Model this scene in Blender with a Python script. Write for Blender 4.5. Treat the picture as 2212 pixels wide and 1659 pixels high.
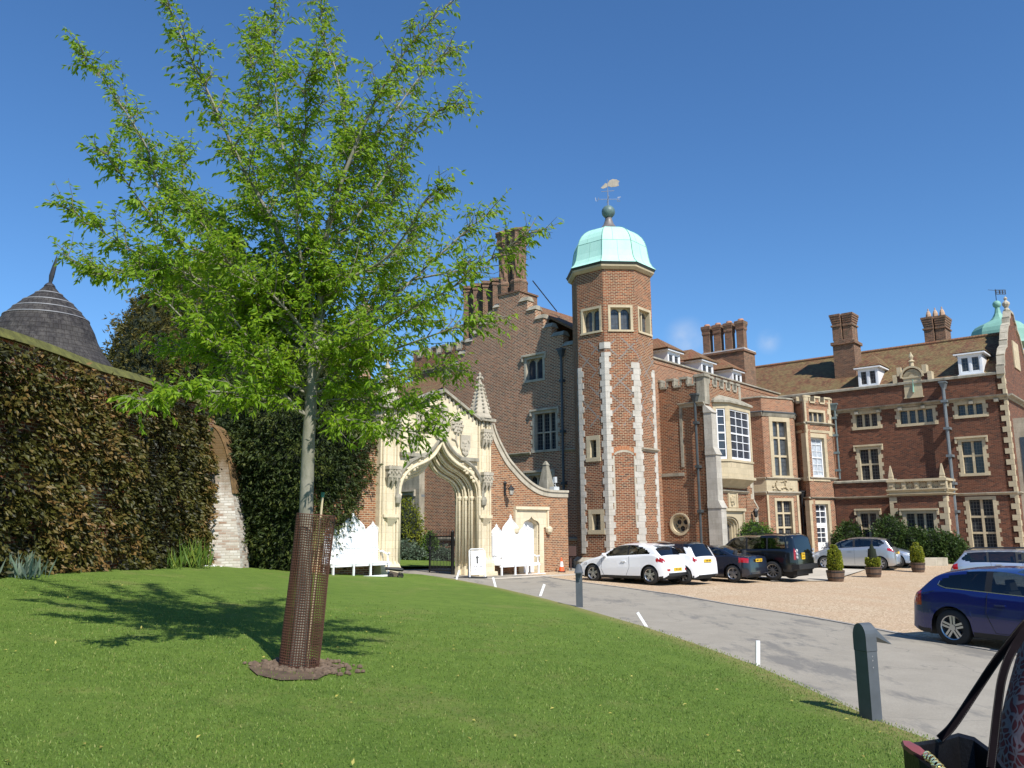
import bpy, bmesh, math, random
import numpy as np
from mathutils import Vector, Matrix
from mathutils.geometry import tessellate_polygon
random.seed(7); rng = np.random.default_rng(7)
R = math.radians
scene = bpy.context.scene
for o in list(bpy.data.objects): bpy.data.objects.remove(o)
# ------------------------------------------------------------- camera
F, CX, CY = 1790.0, 1106.0, 829.5          # focal length and centre for a picture 2212 units wide
EYE = 2.05
PITCH = math.atan((1143 - CY) / F); ROLL = -0.0087
cam_d = bpy.data.cameras.new('camera'); cam = bpy.data.objects.new('camera', cam_d)
scene.collection.objects.link(cam); scene.camera = cam
cam_d.sensor_width = 36; cam_d.lens = F / 2212 * 36; cam_d.clip_start = 0.05; cam_d.clip_end = 3000
CM = Matrix.Translation((0, 0, EYE)) @ (Matrix.Rotation(math.pi/2 + PITCH, 4, 'X') @ Matrix.Rotation(ROLL, 4, 'Z'))
cam.matrix_world = CM
RM = CM.to_3x3(); EY = Vector((0, 0, EYE))
# ------------------------------------------------------------- sun and sky
SUN_AZ, SUN_EL = R(30), R(47)               # azimuth: from -Y towards +X
S = Vector((math.sin(SUN_AZ)*math.cos(SUN_EL), -math.cos(SUN_AZ)*math.cos(SUN_EL), math.sin(SUN_EL)))
sl = bpy.data.lights.new('sun', 'SUN'); sl.energy = 5.0; sl.angle = R(0.53); sl.color = (1.0, 0.955, 0.885)
so = bpy.data.objects.new('sun', sl); scene.collection.objects.link(so)
so.rotation_euler = S.to_track_quat('Z', 'Y').to_euler()
world = bpy.data.worlds.new('World'); scene.world = world; world.use_nodes = True
wn = world.node_tree.nodes; wl = world.node_tree.links; wn.clear()
wo = wn.new('ShaderNodeOutputWorld'); bg = wn.new('ShaderNodeBackground'); sky = wn.new('ShaderNodeTexSky')
sky.sky_type = 'NISHITA'; sky.sun_disc = False; sky.sun_elevation = SUN_EL
sky.sun_rotation = math.atan2(S.x, S.y)     # 0 = +Y, clockwise
sky.altitude = 0; sky.air_density = 1.0; sky.dust_density = 0.0; sky.ozone_density = 1.6
bg.inputs[1].default_value = 0.082
tc = wn.new('ShaderNodeTexCoord')
# faint wisps of cloud low on the right, part of the sky itself
def cloud_mask(px, py, rad, thr):
    d = (RM @ Vector(((px-CX)/F, -(py-CY)/F, -1))).normalized()
    dp = wn.new('ShaderNodeVectorMath'); dp.operation = 'DISTANCE'; dp.inputs[1].default_value = d
    wl.new(tc.outputs['Generated'], dp.inputs[0])
    mr = wn.new('ShaderNodeMapRange'); mr.inputs[1].default_value = 0; mr.inputs[2].default_value = rad
    mr.inputs[3].default_value = 1; mr.inputs[4].default_value = 0; mr.interpolation_type = 'SMOOTHSTEP'
    wl.new(dp.outputs['Value'], mr.inputs[0])
    nz = wn.new('ShaderNodeTexNoise'); nz.inputs['Scale'].default_value = 22; nz.inputs['Detail'].default_value = 6
    wl.new(tc.outputs['Generated'], nz.inputs['Vector'])
    m2 = wn.new('ShaderNodeMapRange'); m2.inputs[1].default_value = thr; m2.inputs[2].default_value = thr+.3
    wl.new(nz.outputs[0], m2.inputs[0])
    mu = wn.new('ShaderNodeMath'); mu.operation = 'MULTIPLY'
    wl.new(mr.outputs[0], mu.inputs[0]); wl.new(m2.outputs[0], mu.inputs[1]); return mu
ma = cloud_mask(1483, 738, 0.034, .38); mb = cloud_mask(1662, 738, 0.018, .3)
mx = wn.new('ShaderNodeMath'); mx.operation = 'MAXIMUM'; wl.new(ma.outputs[0], mx.inputs[0]); wl.new(mb.outputs[0], mx.inputs[1])
ms = wn.new('ShaderNodeMath'); ms.operation = 'MULTIPLY'; ms.inputs[1].default_value = .55; wl.new(mx.outputs[0], ms.inputs[0])
hs = wn.new('ShaderNodeHueSaturation'); hs.inputs['Saturation'].default_value = 1.06; hs.inputs['Value'].default_value = 1.16
wl.new(sky.outputs[0], hs.inputs['Color'])
mc = wn.new('ShaderNodeMixRGB'); wl.new(ms.outputs[0], mc.inputs[0])
tint = wn.new('ShaderNodeMixRGB'); tint.blend_type = 'MULTIPLY'; tint.inputs[0].default_value = 1; tint.inputs[2].default_value = (.66, .98, 1.28, 1); wl.new(hs.outputs[0], tint.inputs[1]); wl.new(tint.outputs[0], mc.inputs[1])
mc.inputs[2].default_value = (7.0, 7.6, 8.6, 1)
wl.new(mc.outputs[0], bg.inputs[0]); wl.new(bg.outputs[0], wo.inputs[0])
scene.view_settings.view_transform = 'Standard'; scene.view_settings.look = 'None'
scene.view_settings.exposure = 0.34; scene.view_settings.gamma = 1
# ------------------------------------------------------------- picture -> world helpers
ZO = {'2':(1350,1350,1.659),'3':(1600,850,1.8433),'5':(2600,1200,1.4425),'6':(3200,1150,1.3828),'4':(2250,700,1.0373),
 '1b':(2620,1250,4.7395),'2b':(2700,1500,4.1475),'3b':(2620,1850,4.1477),'4b':(2980,1550,4.1475),'5b':(3000,1880,4.1475),
 '6b':(3300,1350,4.0218),'7b':(3700,1150,3.318),'8b':(3500,1800,3.3188),'5a':(1500,1850,3.6867),'3a':(1950,1900,5.53),
 '4a':(1550,1500,4.74),'1a':(2280,1900,5.53),'2a':(2280,1150,5.53),'L':(0,900,1.106),'t':(200,0,.9217),'c1':(2300,2100,2.4578),'c2':(3150,2050,2.3383),'h':(3300,2400,2.4686),'b':(1350,2000,2.3284)}
def q(k, x, y):
    a, b, s = ZO[k]; return ((a + x/s)*.54004, (b + y/s)*.54004)
def ray(px, py): return (RM @ Vector(((px-CX)/F, -(py-CY)/F, -1))).normalized()
def atY(px, py, Y):
    d = ray(px, py); return EY + d*(Y/d.y)
O2 = Vector((2.6, 39.0)); TH = R(40.3)
U2 = Vector((math.sin(TH), math.cos(TH))); W2 = Vector((math.cos(TH), -math.sin(TH)))
def ab(a, b, z=0): p = O2 + U2*a + W2*b; return Vector((p.x, p.y, z))
class Fr:
    """vertical plane: origin (2-D), direction u to the right as seen, outward normal n"""
    def __init__(s, o, u, n): s.o = Vector(o[:2]); s.u = Vector(u[:2]).normalized(); s.n = Vector(n[:2]).normalized()
    def pt(s, u, z, d=0.0): p = s.o + s.u*u + s.n*d; return Vector((p.x, p.y, z))
    def hit(s, px, py, d=0.0):
        r = ray(px, py); o = s.o + s.n*d
        t = (o - EY.xy).dot(s.n) / r.xy.dot(s.n); p = EY + r*t
        return ((p.xy - o).dot(s.u), p.z)
    def off(s, d): return Fr(s.o + s.n*d, s.u, s.n)
def FA(b): return Fr(O2 + W2*b, U2, W2)            # u = a
def FB(a): return Fr(O2 + U2*a, W2, -U2)           # u = b
def F2(p, r):
    p = Vector(p[:2]); r = Vector(r[:2]); u = (r-p).normalized(); n = Vector((u.y, -u.x)); return Fr(p, u, n)
# ------------------------------------------------------------- mesh building
class MB:
    def __init__(s): s.v = []; s.f = []
    def add(s, vs, fs):
        k = len(s.v); s.v += [tuple(v) for v in vs]; s.f += [tuple(i+k for i in f) for f in fs]; return s
    def hexa(s, p): return s.add(p, [(0,3,2,1),(4,5,6,7),(0,1,5,4),(1,2,6,5),(2,3,7,6),(3,0,4,7)])
    def box(s, x0,x1,y0,y1,z0,z1): return s.hexa([(x0,y0,z0),(x1,y0,z0),(x1,y1,z0),(x0,y1,z0),(x0,y0,z1),(x1,y0,z1),(x1,y1,z1),(x0,y1,z1)])
    def fbox(s, fr, u0,u1,z0,z1,d0,d1, bev=0):
        if bev:   # chamfered outer edges
            return s.hexa([fr.pt(u0,z0,d0),fr.pt(u1,z0,d0),fr.pt(u1-bev,z0+bev,d1),fr.pt(u0+bev,z0+bev,d1),fr.pt(u0,z1,d0),fr.pt(u1,z1,d0),fr.pt(u1-bev,z1-bev,d1),fr.pt(u0+bev,z1-bev,d1)])
        return s.hexa([fr.pt(u0,z0,d0),fr.pt(u1,z0,d0),fr.pt(u1,z0,d1),fr.pt(u0,z0,d1),fr.pt(u0,z1,d0),fr.pt(u1,z1,d0),fr.pt(u1,z1,d1),fr.pt(u0,z1,d1)])
    def abox(s, a0,a1,b0,b1,z0,z1): return s.hexa([ab(a0,b0,z0),ab(a1,b0,z0),ab(a1,b1,z0),ab(a0,b1,z0),ab(a0,b0,z1),ab(a1,b0,z1),ab(a1,b1,z1),ab(a0,b1,z1)])
    def plate(s, fr, out, holes=(), d0=-.3, d1=0.0):
        loops = [out] + list(holes); flat = [p for l in loops for p in l]; n = len(flat)
        tris = tessellate_polygon([[Vector((p[0], p[1], 0)) for p in l] for l in loops])
        vs = [fr.pt(p[0], p[1], d1) for p in flat] + [fr.pt(p[0], p[1], d0) for p in flat]
        fs = [tuple(t) for t in tris] + [tuple(i+n for i in reversed(t)) for t in tris]
        k = 0
        for l in loops:
            m = len(l)
            for i in range(m):
                j = (i+1) % m; fs.append((k+i, k+j, k+j+n, k+i+n))
            k += m
        return s.add(vs, fs)
    def gplate(s, fr, u0, u1, z0, z1, holes, th):
        us = sorted({u0, u1} | {min(max(x, u0), u1) for h in holes for x in h[:2]}); zs = sorted({z0, z1} | {min(max(x, z0), z1) for h in holes for x in h[2:]})
        for a, b in zip(us, us[1:]):
            for c, d in zip(zs, zs[1:]):
                if b-a < 1e-5 or d-c < 1e-5: continue
                x, y = (a+b)/2, (c+d)/2
                if any(h[0] < x < h[1] and h[2] < y < h[3] for h in holes): continue
                s.add([fr.pt(a,c),fr.pt(b,c),fr.pt(b,d),fr.pt(a,d),fr.pt(a,c,-th),fr.pt(b,c,-th),fr.pt(b,d,-th),fr.pt(a,d,-th)], [(0,1,2,3),(7,6,5,4)])
        for l in [(u0,u1,z0,z1)] + list(holes):
            a, b, c, d = l; s.add([fr.pt(a,c),fr.pt(b,c),fr.pt(b,d),fr.pt(a,d),fr.pt(a,c,-th),fr.pt(b,c,-th),fr.pt(b,d,-th),fr.pt(a,d,-th)], [(0,1,5,4),(1,2,6,5),(2,3,7,6),(3,0,4,7)])
        return s
    def poly(s, pts): return s.add(pts, [tuple(range(len(pts)))])
    def tube(s, pts, rad, n=6, cap=True):
        pts = [Vector(p) for p in pts]; m = len(pts)
        if not hasattr(rad, '__len__'): rad = [rad]*m
        vs = []
        ref = None
        for i, p in enumerate(pts):
            t = (pts[min(i+1,m-1)] - pts[max(i-1,0)]).normalized()
            if ref is None: ref = t.orthogonal().normalized()
            ref = (ref - t*ref.dot(t)).normalized(); b = t.cross(ref)
            for k in range(n):
                a = 2*math.pi*k/n; vs.append(p + (ref*math.cos(a) + b*math.sin(a))*rad[i])
        fs = [(i*n+k, i*n+(k+1)%n, (i+1)*n+(k+1)%n, (i+1)*n+k) for i in range(m-1) for k in range(n)]
        if cap: fs += [tuple(range(n))[::-1], tuple((m-1)*n+k for k in range(n))]
        return s.add(vs, fs)
    def lathe(s, c, prof, n=16, a0=0.0, cap=True):
        c = Vector(c); vs = []
        for r, z in prof:
            for k in range(n):
                a = a0 + 2*math.pi*k/n; vs.append((c.x + r*math.cos(a), c.y + r*math.sin(a), c.z + z))
        m = len(prof); fs = [(i*n+k, i*n+(k+1)%n, (i+1)*n+(k+1)%n, (i+1)*n+k) for i in range(m-1) for k in range(n)]
        if cap: fs += [tuple(range(n))[::-1], tuple((m-1)*n+k for k in range(n))]
        return s.add(vs, fs)
    def xform(s, M): s.v = [tuple(M @ Vector(v)) for v in s.v]; return s
WMAT = {}
def boxuv(me):
    nv = len(me.vertices); nl = len(me.loops)
    co = np.empty(nv*3); me.vertices.foreach_get('co', co); co = co.reshape(-1,3)
    li = np.empty(nl, dtype=np.int32); me.loops.foreach_get('vertex_index', li)
    npy = len(me.polygons); nn = np.empty(npy*3); me.polygons.foreach_get('normal', nn); nn = nn.reshape(-1,3)
    lt = np.empty(npy, dtype=np.int32); me.polygons.foreach_get('loop_total', lt)
    nl_ = np.repeat(nn, lt, axis=0); c = co[li]; h = np.hypot(nl_[:,0], nl_[:,1]); flat = h < .25
    hs_ = np.where(flat, 1, h); tx, ty = -nl_[:,1]/hs_, nl_[:,0]/hs_
    sgn = np.where(ty < 0, -1, 1); tx = tx*sgn; ty = ty*sgn
    u = c[:,0]*tx + c[:,1]*ty; v = c[:,2]/hs_
    ua = c[:,0]*U2.x + c[:,1]*U2.y; ub = c[:,0]*W2.x + c[:,1]*W2.y
    uv = np.stack([np.where(flat, ua, u), np.where(flat, ub, v)], 1).astype(np.float32)
    l = me.uv_layers.new(name='UVMap'); l.data.foreach_set('uv', uv.ravel())
def obj(name, mb, mat, parent=None, world=True, smooth=False, uv=True, recalc=True):
    """one mesh object; world=True means the vertices are world positions"""
    me = bpy.data.meshes.new(name); vs = mb.v
    me.from_pydata([tuple(v) for v in vs], [], mb.f)
    if recalc and len(mb.f) < 60000:
        bm = bmesh.new(); bm.from_mesh(me); bmesh.ops.recalc_face_normals(bm, faces=bm.faces); bm.to_mesh(me); bm.free()
    if uv: boxuv(me)
    base = Matrix.Identity(4)
    if parent is not None: base = WMAT[parent.name]
    if world and parent is not None: me.transform(base.inverted())
    if smooth: me.polygons.foreach_set('use_smooth', [True]*len(me.polygons))
    me.materials.append(mat)
    o = bpy.data.objects.new(name, me); scene.collection.objects.link(o)
    if parent is not None: o.parent = parent
    WMAT[o.name] = base.copy(); return o
def tag(o, label=None, cat=None, group=None, kind=None):
    if label: o['label'] = label
    if cat: o['category'] = cat
    if group: o['group'] = group
    if kind: o['kind'] = kind
    return o
def thing(name, label, cat, loc, rz=0.0, group=None):
    o = bpy.data.objects.new(name, None); scene.collection.objects.link(o); o.empty_display_size = .2
    o.location = loc; o.rotation_euler = (0, 0, rz)
    WMAT[o.name] = Matrix.Translation(loc) @ Matrix.Rotation(rz, 4, 'Z')
    return tag(o, label, cat, group)
def top(name, mb, mat, label, cat, loc, group=None, smooth=False):
    """a thing that is one mesh, with its origin at its base"""
    o = obj(name, mb, mat, smooth=smooth); loc = Vector(loc); o.data.transform(Matrix.Translation(-loc)); o.location = loc
    WMAT[o.name] = Matrix.Translation(loc); return tag(o, label, cat, group)
def copy_tree(o, parent=None):
    c = o.copy(); scene.collection.objects.link(c); c.parent = parent
    if o.name in WMAT: WMAT[c.name] = WMAT[o.name].copy()
    for ch in list(o.children): copy_tree(ch, c)
    return c
def smooth_path(pts, n=6):
    """Catmull-Rom through points"""
    P = [Vector(p) for p in pts]; P = [P[0]*2-P[1]] + P + [P[-1]*2-P[-2]]; out = []
    for i in range(1, len(P)-2):
        for k in range(n):
            t = k/n; a,b,c,d = P[i-1],P[i],P[i+1],P[i+2]
            out.append(.5*((2*b)+(c-a)*t+(2*a-5*b+4*c-d)*t*t+(3*b-a-3*c+d)*t**3))
    out.append(P[-2]); return out
# ------------------------------------------------------------- materials
class NT:
    def __init__(s, name):
        s.m = bpy.data.materials.new(name); s.m.use_nodes = True; s.t = s.m.node_tree; s.t.nodes.clear()
        s.out = s.n('OutputMaterial'); s.b = s.n('BsdfPrincipled'); s.l(s.b.outputs[0], s.out.inputs[0])
    def n(s, k): return s.t.nodes.new('ShaderNode'+k)
    def l(s, a, b): s.t.links.new(a, b)
    def coord(s, kind='UV', scale=(1,1,1), rot=(0,0,0)):
        t = s.n('TexCoord'); m = s.n('Mapping'); m.inputs['Scale'].default_value = scale; m.inputs['Rotation'].default_value = rot
        s.l(t.outputs[kind], m.inputs[0]); return m.outputs[0]
    def noise(s, vec, scale, detail=4, rough=.6):
        x = s.n('TexNoise'); x.inputs['Scale'].default_value = scale; x.inputs['Detail'].default_value = detail; x.inputs['Roughness'].default_value = rough
        if vec is not None: s.l(vec, x.inputs['Vector'])
        return x.outputs[0]
    def ramp(s, fac, stops):
        r = s.n('ValToRGB'); e = r.color_ramp.elements
        while len(e) < len(stops): e.new(.5)
        for i, (p, c) in enumerate(stops): e[i].position = p; e[i].color = (c+(1,)) if len(c) == 3 else c
        s.l(fac, r.inputs[0]); return r.outputs[0]
    def mix(s, fac, a, b, mode='MIX'):
        m = s.n('MixRGB'); m.blend_type = mode
        for i, x in enumerate((fac, a, b)):
            if hasattr(x, 'default_value') or hasattr(x, 'is_output'): s.l(x, m.inputs[i])
            elif i == 0: m.inputs[0].default_value = x
            else: m.inputs[i].default_value = x+(1,) if len(x) == 3 else x
        return m.outputs[0]
    def math(s, op, a, b=0.0, c=None):
        m = s.n('Math'); m.operation = op
        for i, x in enumerate((a, b, c)):
            if x is None: continue
            if isinstance(x, (int, float)): m.inputs[i].default_value = x
            else: s.l(x, m.inputs[i])
        return m.outputs[0]
    def rng(s, x, a, b, c=0.0, d=1.0):
        m = s.n('MapRange'); s.l(x, m.inputs[0])
        for i, v in enumerate((a,b,c,d)): m.inputs[i+1].default_value = v
        return m.outputs[0]
    def set(s, **k):
        for key, v in k.items():
            inp = s.b.inputs[key.replace('_',' ')]
            if isinstance(v, (int, float)): inp.default_value = v
            elif isinstance(v, tuple): inp.default_value = v+(1,) if len(v) == 3 else v
            else: s.l(v, inp)
        return s
    def bump(s, h, strength=.4, dist=.02):
        b = s.n('Bump'); b.inputs['Strength'].default_value = strength; b.inputs['Distance'].default_value = dist
        s.l(h, b.inputs['Height']); s.l(b.outputs[0], s.b.inputs['Normal']); return s
def plain(name, col, rough=.6, var=.12, scale=3.0, metal=0.0, bump=0.0, coat=0.0, spec=.5):
    m = NT(name); v = m.coord('Object'); n = m.noise(v, scale, 5)
    c = m.mix(m.rng(n, .3, .7), tuple(x*(1-var) for x in col), tuple(min(1, x*(1+var)) for x in col))
    m.set(Base_Color=c, Roughness=rough, Metallic=metal, Coat_Weight=coat, Specular_IOR_Level=spec)
    if bump: m.bump(m.noise(v, scale*6, 4), bump, .01)
    return m.m
def brick_mat(name, c1, c2, mortar, dark, bw=.225, bh=.075, ms=.011, moss=None, diaper=None, bump=.5, wear=.35, patch=.5):
    m = NT(name); uv = m.coord('UV'); ob = m.coord('Object')
    br = m.n('TexBrick'); m.l(uv, br.inputs['Vector']); br.offset = .5; br.squash = 1.0
    br.inputs['Scale'].default_value = 1; br.inputs['Brick Width'].default_value = bw; br.inputs['Row Height'].default_value = bh
    br.inputs['Mortar Size'].default_value = ms; br.inputs['Mortar Smooth'].default_value = .25; br.inputs['Bias'].default_value = 0
    br.inputs['Color1'].default_value = (0,0,0,1); br.inputs['Color2'].default_value = (1,1,1,1); br.inputs['Mortar'].default_value = (.5,.5,.5,1)
    rnd = br.outputs['Color']; big = m.noise(ob, .55, 5); mid = m.noise(ob, 3.5, 4)
    colr = m.ramp(rnd, [(0, dark), (.30, tuple((a+b)/2 for a, b in zip(dark, c1))), (.42, c1), (.65, c1), (.88, c2), (1, tuple(x*1.2 for x in c2))])
    colr = m.mix(m.rng(big, .42, .62, 0, wear), colr, tuple(x*.55 for x in c1))
    colr = m.mix(m.rng(mid, .35, .7, 0, .35), colr, c2)
    pn = m.noise(m.coord('Object', (1,1,.35)), 1.6, 6, .7)
    mort = m.mix(m.rng(pn, .4, .65, 0, patch), mortar, tuple(x*.55 for x in mortar))
    col = m.mix(br.outputs['Fac'], colr, mort)
    if diaper:                                   # lattice of blue-grey headers
        sx = m.n('SeparateXYZ'); m.l(uv, sx.inputs[0]); z = sx.outputs[1]; u = sx.outputs[0]; p, z0, z1 = diaper
        k1 = m.math('ABSOLUTE', m.math('SUBTRACT', m.math('FRACT', m.math('MULTIPLY', m.math('ADD', u, z), 1/p)), .5))
        k2 = m.math('ABSOLUTE', m.math('SUBTRACT', m.math('FRACT', m.math('MULTIPLY', m.math('SUBTRACT', u, z), 1/p)), .5))
        k = m.math('LESS_THAN', m.math('MINIMUM', k1, k2), .045)
        k = m.math('MULTIPLY', k, m.math('MULTIPLY', m.math('GREATER_THAN', z, z0), m.math('LESS_THAN', z, z1)))
        k = m.math('MULTIPLY', k, m.math('GREATER_THAN', m.noise(uv, 2.0, 2), .46))
        col = m.mix(m.math('MULTIPLY', k, .75), col, (.22,.215,.20))
    if moss:
        mn = m.noise(ob, 1.8, 6, .7); col = m.mix(m.rng(mn, .55, .7, 0, .6), col, moss)
    m.set(Base_Color=col, Roughness=.9, Specular_IOR_Level=.2)
    h = m.math('SUBTRACT', m.math('MULTIPLY', mid, .3), br.outputs['Fac']); m.bump(h, bump, .012); return m.m
def stone_mat(name, col, stain, bw=.55, bh=.28, amt=.5, thr=.5):
    m = NT(name); uv = m.coord('UV'); ob = m.coord('Object')
    br = m.n('TexBrick'); m.l(uv, br.inputs['Vector']); br.inputs['Scale'].default_value = 1
    br.inputs['Brick Width'].default_value = bw; br.inputs['Row Height'].default_value = bh; br.inputs['Mortar Size'].default_value = .006
    br.inputs['Color1'].default_value = (0,0,0,1); br.inputs['Color2'].default_value = (1,1,1,1); br.inputs['Mortar Smooth'].default_value = .3
    base = m.mix(br.outputs['Color'], tuple(x*.88 for x in col), tuple(min(1,x*1.07) for x in col))
    base = m.mix(m.math('MULTIPLY', br.outputs['Fac'], .4), base, tuple(x*.5 for x in col))
    st = m.noise(m.coord('Object', (1,1,.3)), 2.3, 7, .7); base = m.mix(m.rng(st, thr, thr+.22, 0, amt), base, stain)
    f = m.noise(ob, 14, 5, .7); base = m.mix(m.rng(f, .5, .8, 0, .35), base, tuple(x*.7 for x in stain))
    m.set(Base_Color=base, Roughness=.88, Specular_IOR_Level=.2); m.bump(m.noise(ob, 18, 5), .35, .01); return m.m
def tile_mat(name, c1, c2, lich, bw=.17, bh=.11):
    m = NT(name); uv = m.coord('UV'); ob = m.coord('Object')
    br = m.n('TexBrick'); m.l(uv, br.inputs['Vector']); br.inputs['Scale'].default_value = 1
    br.inputs['Brick Width'].default_value = bw; br.inputs['Row Height'].default_value = bh; br.inputs['Mortar Size'].default_value = .008
    br.inputs['Color1'].default_value = (0,0,0,1); br.inputs['Color2'].default_value = (1,1,1,1)
    col = m.mix(br.outputs['Color'], c1, c2)
    n1 = m.noise(ob, .9, 6, .7); n2 = m.noise(ob, 5, 5, .7)
    col = m.mix(m.rng(n1, .42, .62, 0, .75), col, lich); col = m.mix(m.rng(n2, .46, .62, 0, .6), col, tuple(x*1.5 for x in lich))
    col = m.mix(m.math('MULTIPLY', br.outputs['Fac'], .8), col, (.02,.015,.012))
    sx = m.n('SeparateXYZ'); m.l(uv, sx.inputs[0]); saw = m.math('FRACT', m.math('MULTIPLY', sx.outputs[1], 1/bh))
    m.set(Base_Color=col, Roughness=.85, Specular_IOR_Level=.25)
    m.bump(m.math('ADD', m.math('MULTIPLY', saw, -1.0), m.math('MULTIPLY', n2, .5)), .8, .03); return m.m
BT = brick_mat('brick_tower', (.28,.07,.028), (.39,.125,.048), (.50,.38,.22), (.08,.035,.03), bh=.083, bw=.235, ms=.014, wear=.25, patch=.35)
BTD = brick_mat('brick_tower_diaper', (.185,.05,.023), (.30,.10,.045), (.46,.36,.23), (.055,.028,.026), bh=.083, bw=.235, ms=.013, diaper=(1.15, 7.0, 11.4), wear=.6, patch=.55)
BG = brick_mat('brick_gable', (.25,.085,.042), (.35,.135,.068), (.66,.54,.38), (.08,.038,.03), bh=.084, bw=.23, ms=.015, wear=.3, bump=.8)
BGW = brick_mat('brick_garden_wall', (.25,.09,.04), (.34,.145,.068), (.46,.365,.235), (.11,.055,.04), bh=.078, bw=.235, ms=.012, patch=.4)
BP = brick_mat('brick_porch', (.19,.058,.027), (.27,.09,.042), (.42,.33,.21), (.08,.035,.03), bh=.08, ms=.013)
BM = brick_mat('brick_range', (.25,.085,.045), (.33,.135,.07), (.46,.36,.24), (.09,.042,.032), bh=.075, patch=.3)
BR = brick_mat('brick_wing', (.135,.048,.029), (.19,.072,.042), (.20,.135,.09), (.05,.028,.026), bh=.072, ms=.010)
BC = brick_mat('brick_chimney', (.16,.07,.042), (.23,.11,.066), (.31,.25,.17), (.06,.035,.03), moss=(.10,.09,.05), bh=.075)
SC = stone_mat('limestone_cream', (.70,.60,.42), (.42,.34,.20), amt=.45)
SG = stone_mat('limestone_grey', (.46,.41,.32), (.22,.20,.14), amt=.6, thr=.46)
SP = stone_mat('limestone_pale', (.52,.485,.42), (.30,.27,.20), amt=.5, thr=.5)
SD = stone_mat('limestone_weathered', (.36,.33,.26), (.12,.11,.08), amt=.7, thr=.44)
SW = stone_mat('limestone_window', (.50,.42,.28), (.33,.28,.19), bw=.5, bh=.3, amt=.35)
TR = tile_mat('roof_tiles_red', (.20,.078,.042), (.29,.125,.065), (.17,.12,.06))
TW = tile_mat('roof_tiles_brown', (.10,.045,.026), (.21,.09,.048), (.17,.14,.06))
LEAD = plain('lead', (.10,.12,.13), .5, .25, 3, metal=.3)
PIPE = plain('pipe_paint', (.14,.16,.17), .45, .2, 4)
WHITE = plain('white_paint', (.80,.80,.79), .45, .04, 3)
WHITE2 = plain('white_paint_window', (.72,.73,.74), .5, .04, 3)
IRON = plain('black_iron', (.015,.015,.016), .5, .2, 8)
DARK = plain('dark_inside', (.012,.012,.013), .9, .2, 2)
def glass_mat(name, base, lead=None, gl=.9, cames=(.16,.2), curtain=0):
    m = NT(name); uv = m.coord('UV')
    n = m.noise(uv, 5, 3)
    col = m.mix(m.rng(n, .3, .7), base, tuple(x*1.8+.004 for x in base))
    m.set(Base_Color=col, Roughness=.12, Specular_IOR_Level=.5)
    rough = .1
    if lead:
        br = m.n('TexBrick'); m.l(uv, br.inputs['Vector']); br.offset = 0; br.inputs['Scale'].default_value = 1
        br.inputs['Brick Width'].default_value = cames[0]; br.inputs['Row Height'].default_value = cames[1]; br.inputs['Mortar Size'].default_value = .012
        col = m.mix(br.outputs['Fac'], col, lead); m.set(Base_Color=col)
        m.set(Roughness=m.rng(br.outputs['Fac'], 0, 1, .1, .6))
    m.bump(m.noise(uv, 3.5, 2), .12, .02); return m.m
GLD = glass_mat('leaded_glass', (.018,.02,.024), (.10,.10,.09))
GLT = glass_mat('leaded_glass_dull', (.05,.055,.06), (.02,.02,.02), cames=(.23,.27))
GLS = glass_mat('sash_glass', (.03,.035,.045))
GLB = glass_mat('blind_glass', (.30,.33,.36))
COPPER = None
def copper_mat(name, c1, c2):
    m = NT(name); ob = m.coord('Object'); n = m.noise(m.coord('Object', (1,1,.25)), 1.6, 6, .65); f = m.noise(ob, 9, 4)
    c = m.mix(m.rng(n, .35, .7), c1, c2); c = m.mix(m.rng(f, .5, .8, 0, .25), c, tuple(x*.75 for x in c2))
    m.set(Base_Color=c, Roughness=.62, Metallic=.0, Specular_IOR_Level=.35); m.bump(n, .1, .02); return m.m
COPPER = copper_mat('copper_verdigris', (.46,.74,.63), (.38,.67,.56))
COPPER2 = copper_mat('copper_verdigris_dull', (.22,.42,.34), (.17,.34,.28))
# ============================================================= GROUND
def ss(a, b, x):
    t = min(1, max(0, (x-a)/(b-a))); return t*t*(3-2*t)
def zpark(X, Y): return -.032*(min(max(X, -25), 13)-5) + .05*ss(30, 38, Y) + .26*ss(38, 50, Y)*ss(4, 12, X)
def gpark(px, py):
    r = ray(px, py); z = 0
    for _ in range(30):
        t = (z-EYE)/r.z; p = EY + r*t; z = zpark(p.x, p.y)
    return p
EL = sorted([(p.y, p.x) for p in [gpark(*c) for c in [(2330,1790),(2150,1672),(2020,1602),(1905,1560),(1780,1503),(1640,1440),(1500,1390),(1395,1355),(1250,1313),(1170,1292),(1068,1268),(985,1252),(920,1243)]]])
ER = sorted([(p.y, p.x) for p in [gpark(*c) for c in [(2700,1550),q('h',1940,552),q('h',1100,408),q('h',560,300),q('h',0,196),q('c2',0,945),q('c1',1500,780),q('c1',1000,690),q('c1',500,620),q('c1',0,555),q('b',1900,712),q('b',1700,698)]]])
EL = [(-40, 5.5), (0, EL[0][1]+.15)] + EL; ER = [(-40, 14), (4, ER[0][1]+.6)] + ER
def itp(t, y):
    if y <= t[0][0]: return t[0][1]
    for (a, b), (c, d) in zip(t, t[1:]):
        if y <= c: return b + (d-b)*(y-a)/(c-a)
    return t[-1][1]
YL = EL[-1][0]; XL = EL[-1][1]
WALLX = lambda Y: 2.6 + (Y-39)*U2.x/U2.y
def xe(Y): return itp(EL, Y) if Y <= YL else max(XL - (Y-YL)*8, WALLX(Y)-6.0 if Y > 33 else -6.2)
def xr(Y): return max(itp(ER, Y), xe(Y)+.3) if Y <= ER[-1][0] else ER[-1][1] + (WALLX(Y)-.2-ER[-1][1])*ss(ER[-1][0], ER[-1][0]+1.0, Y) if Y < 39 else WALLX(Y)
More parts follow.
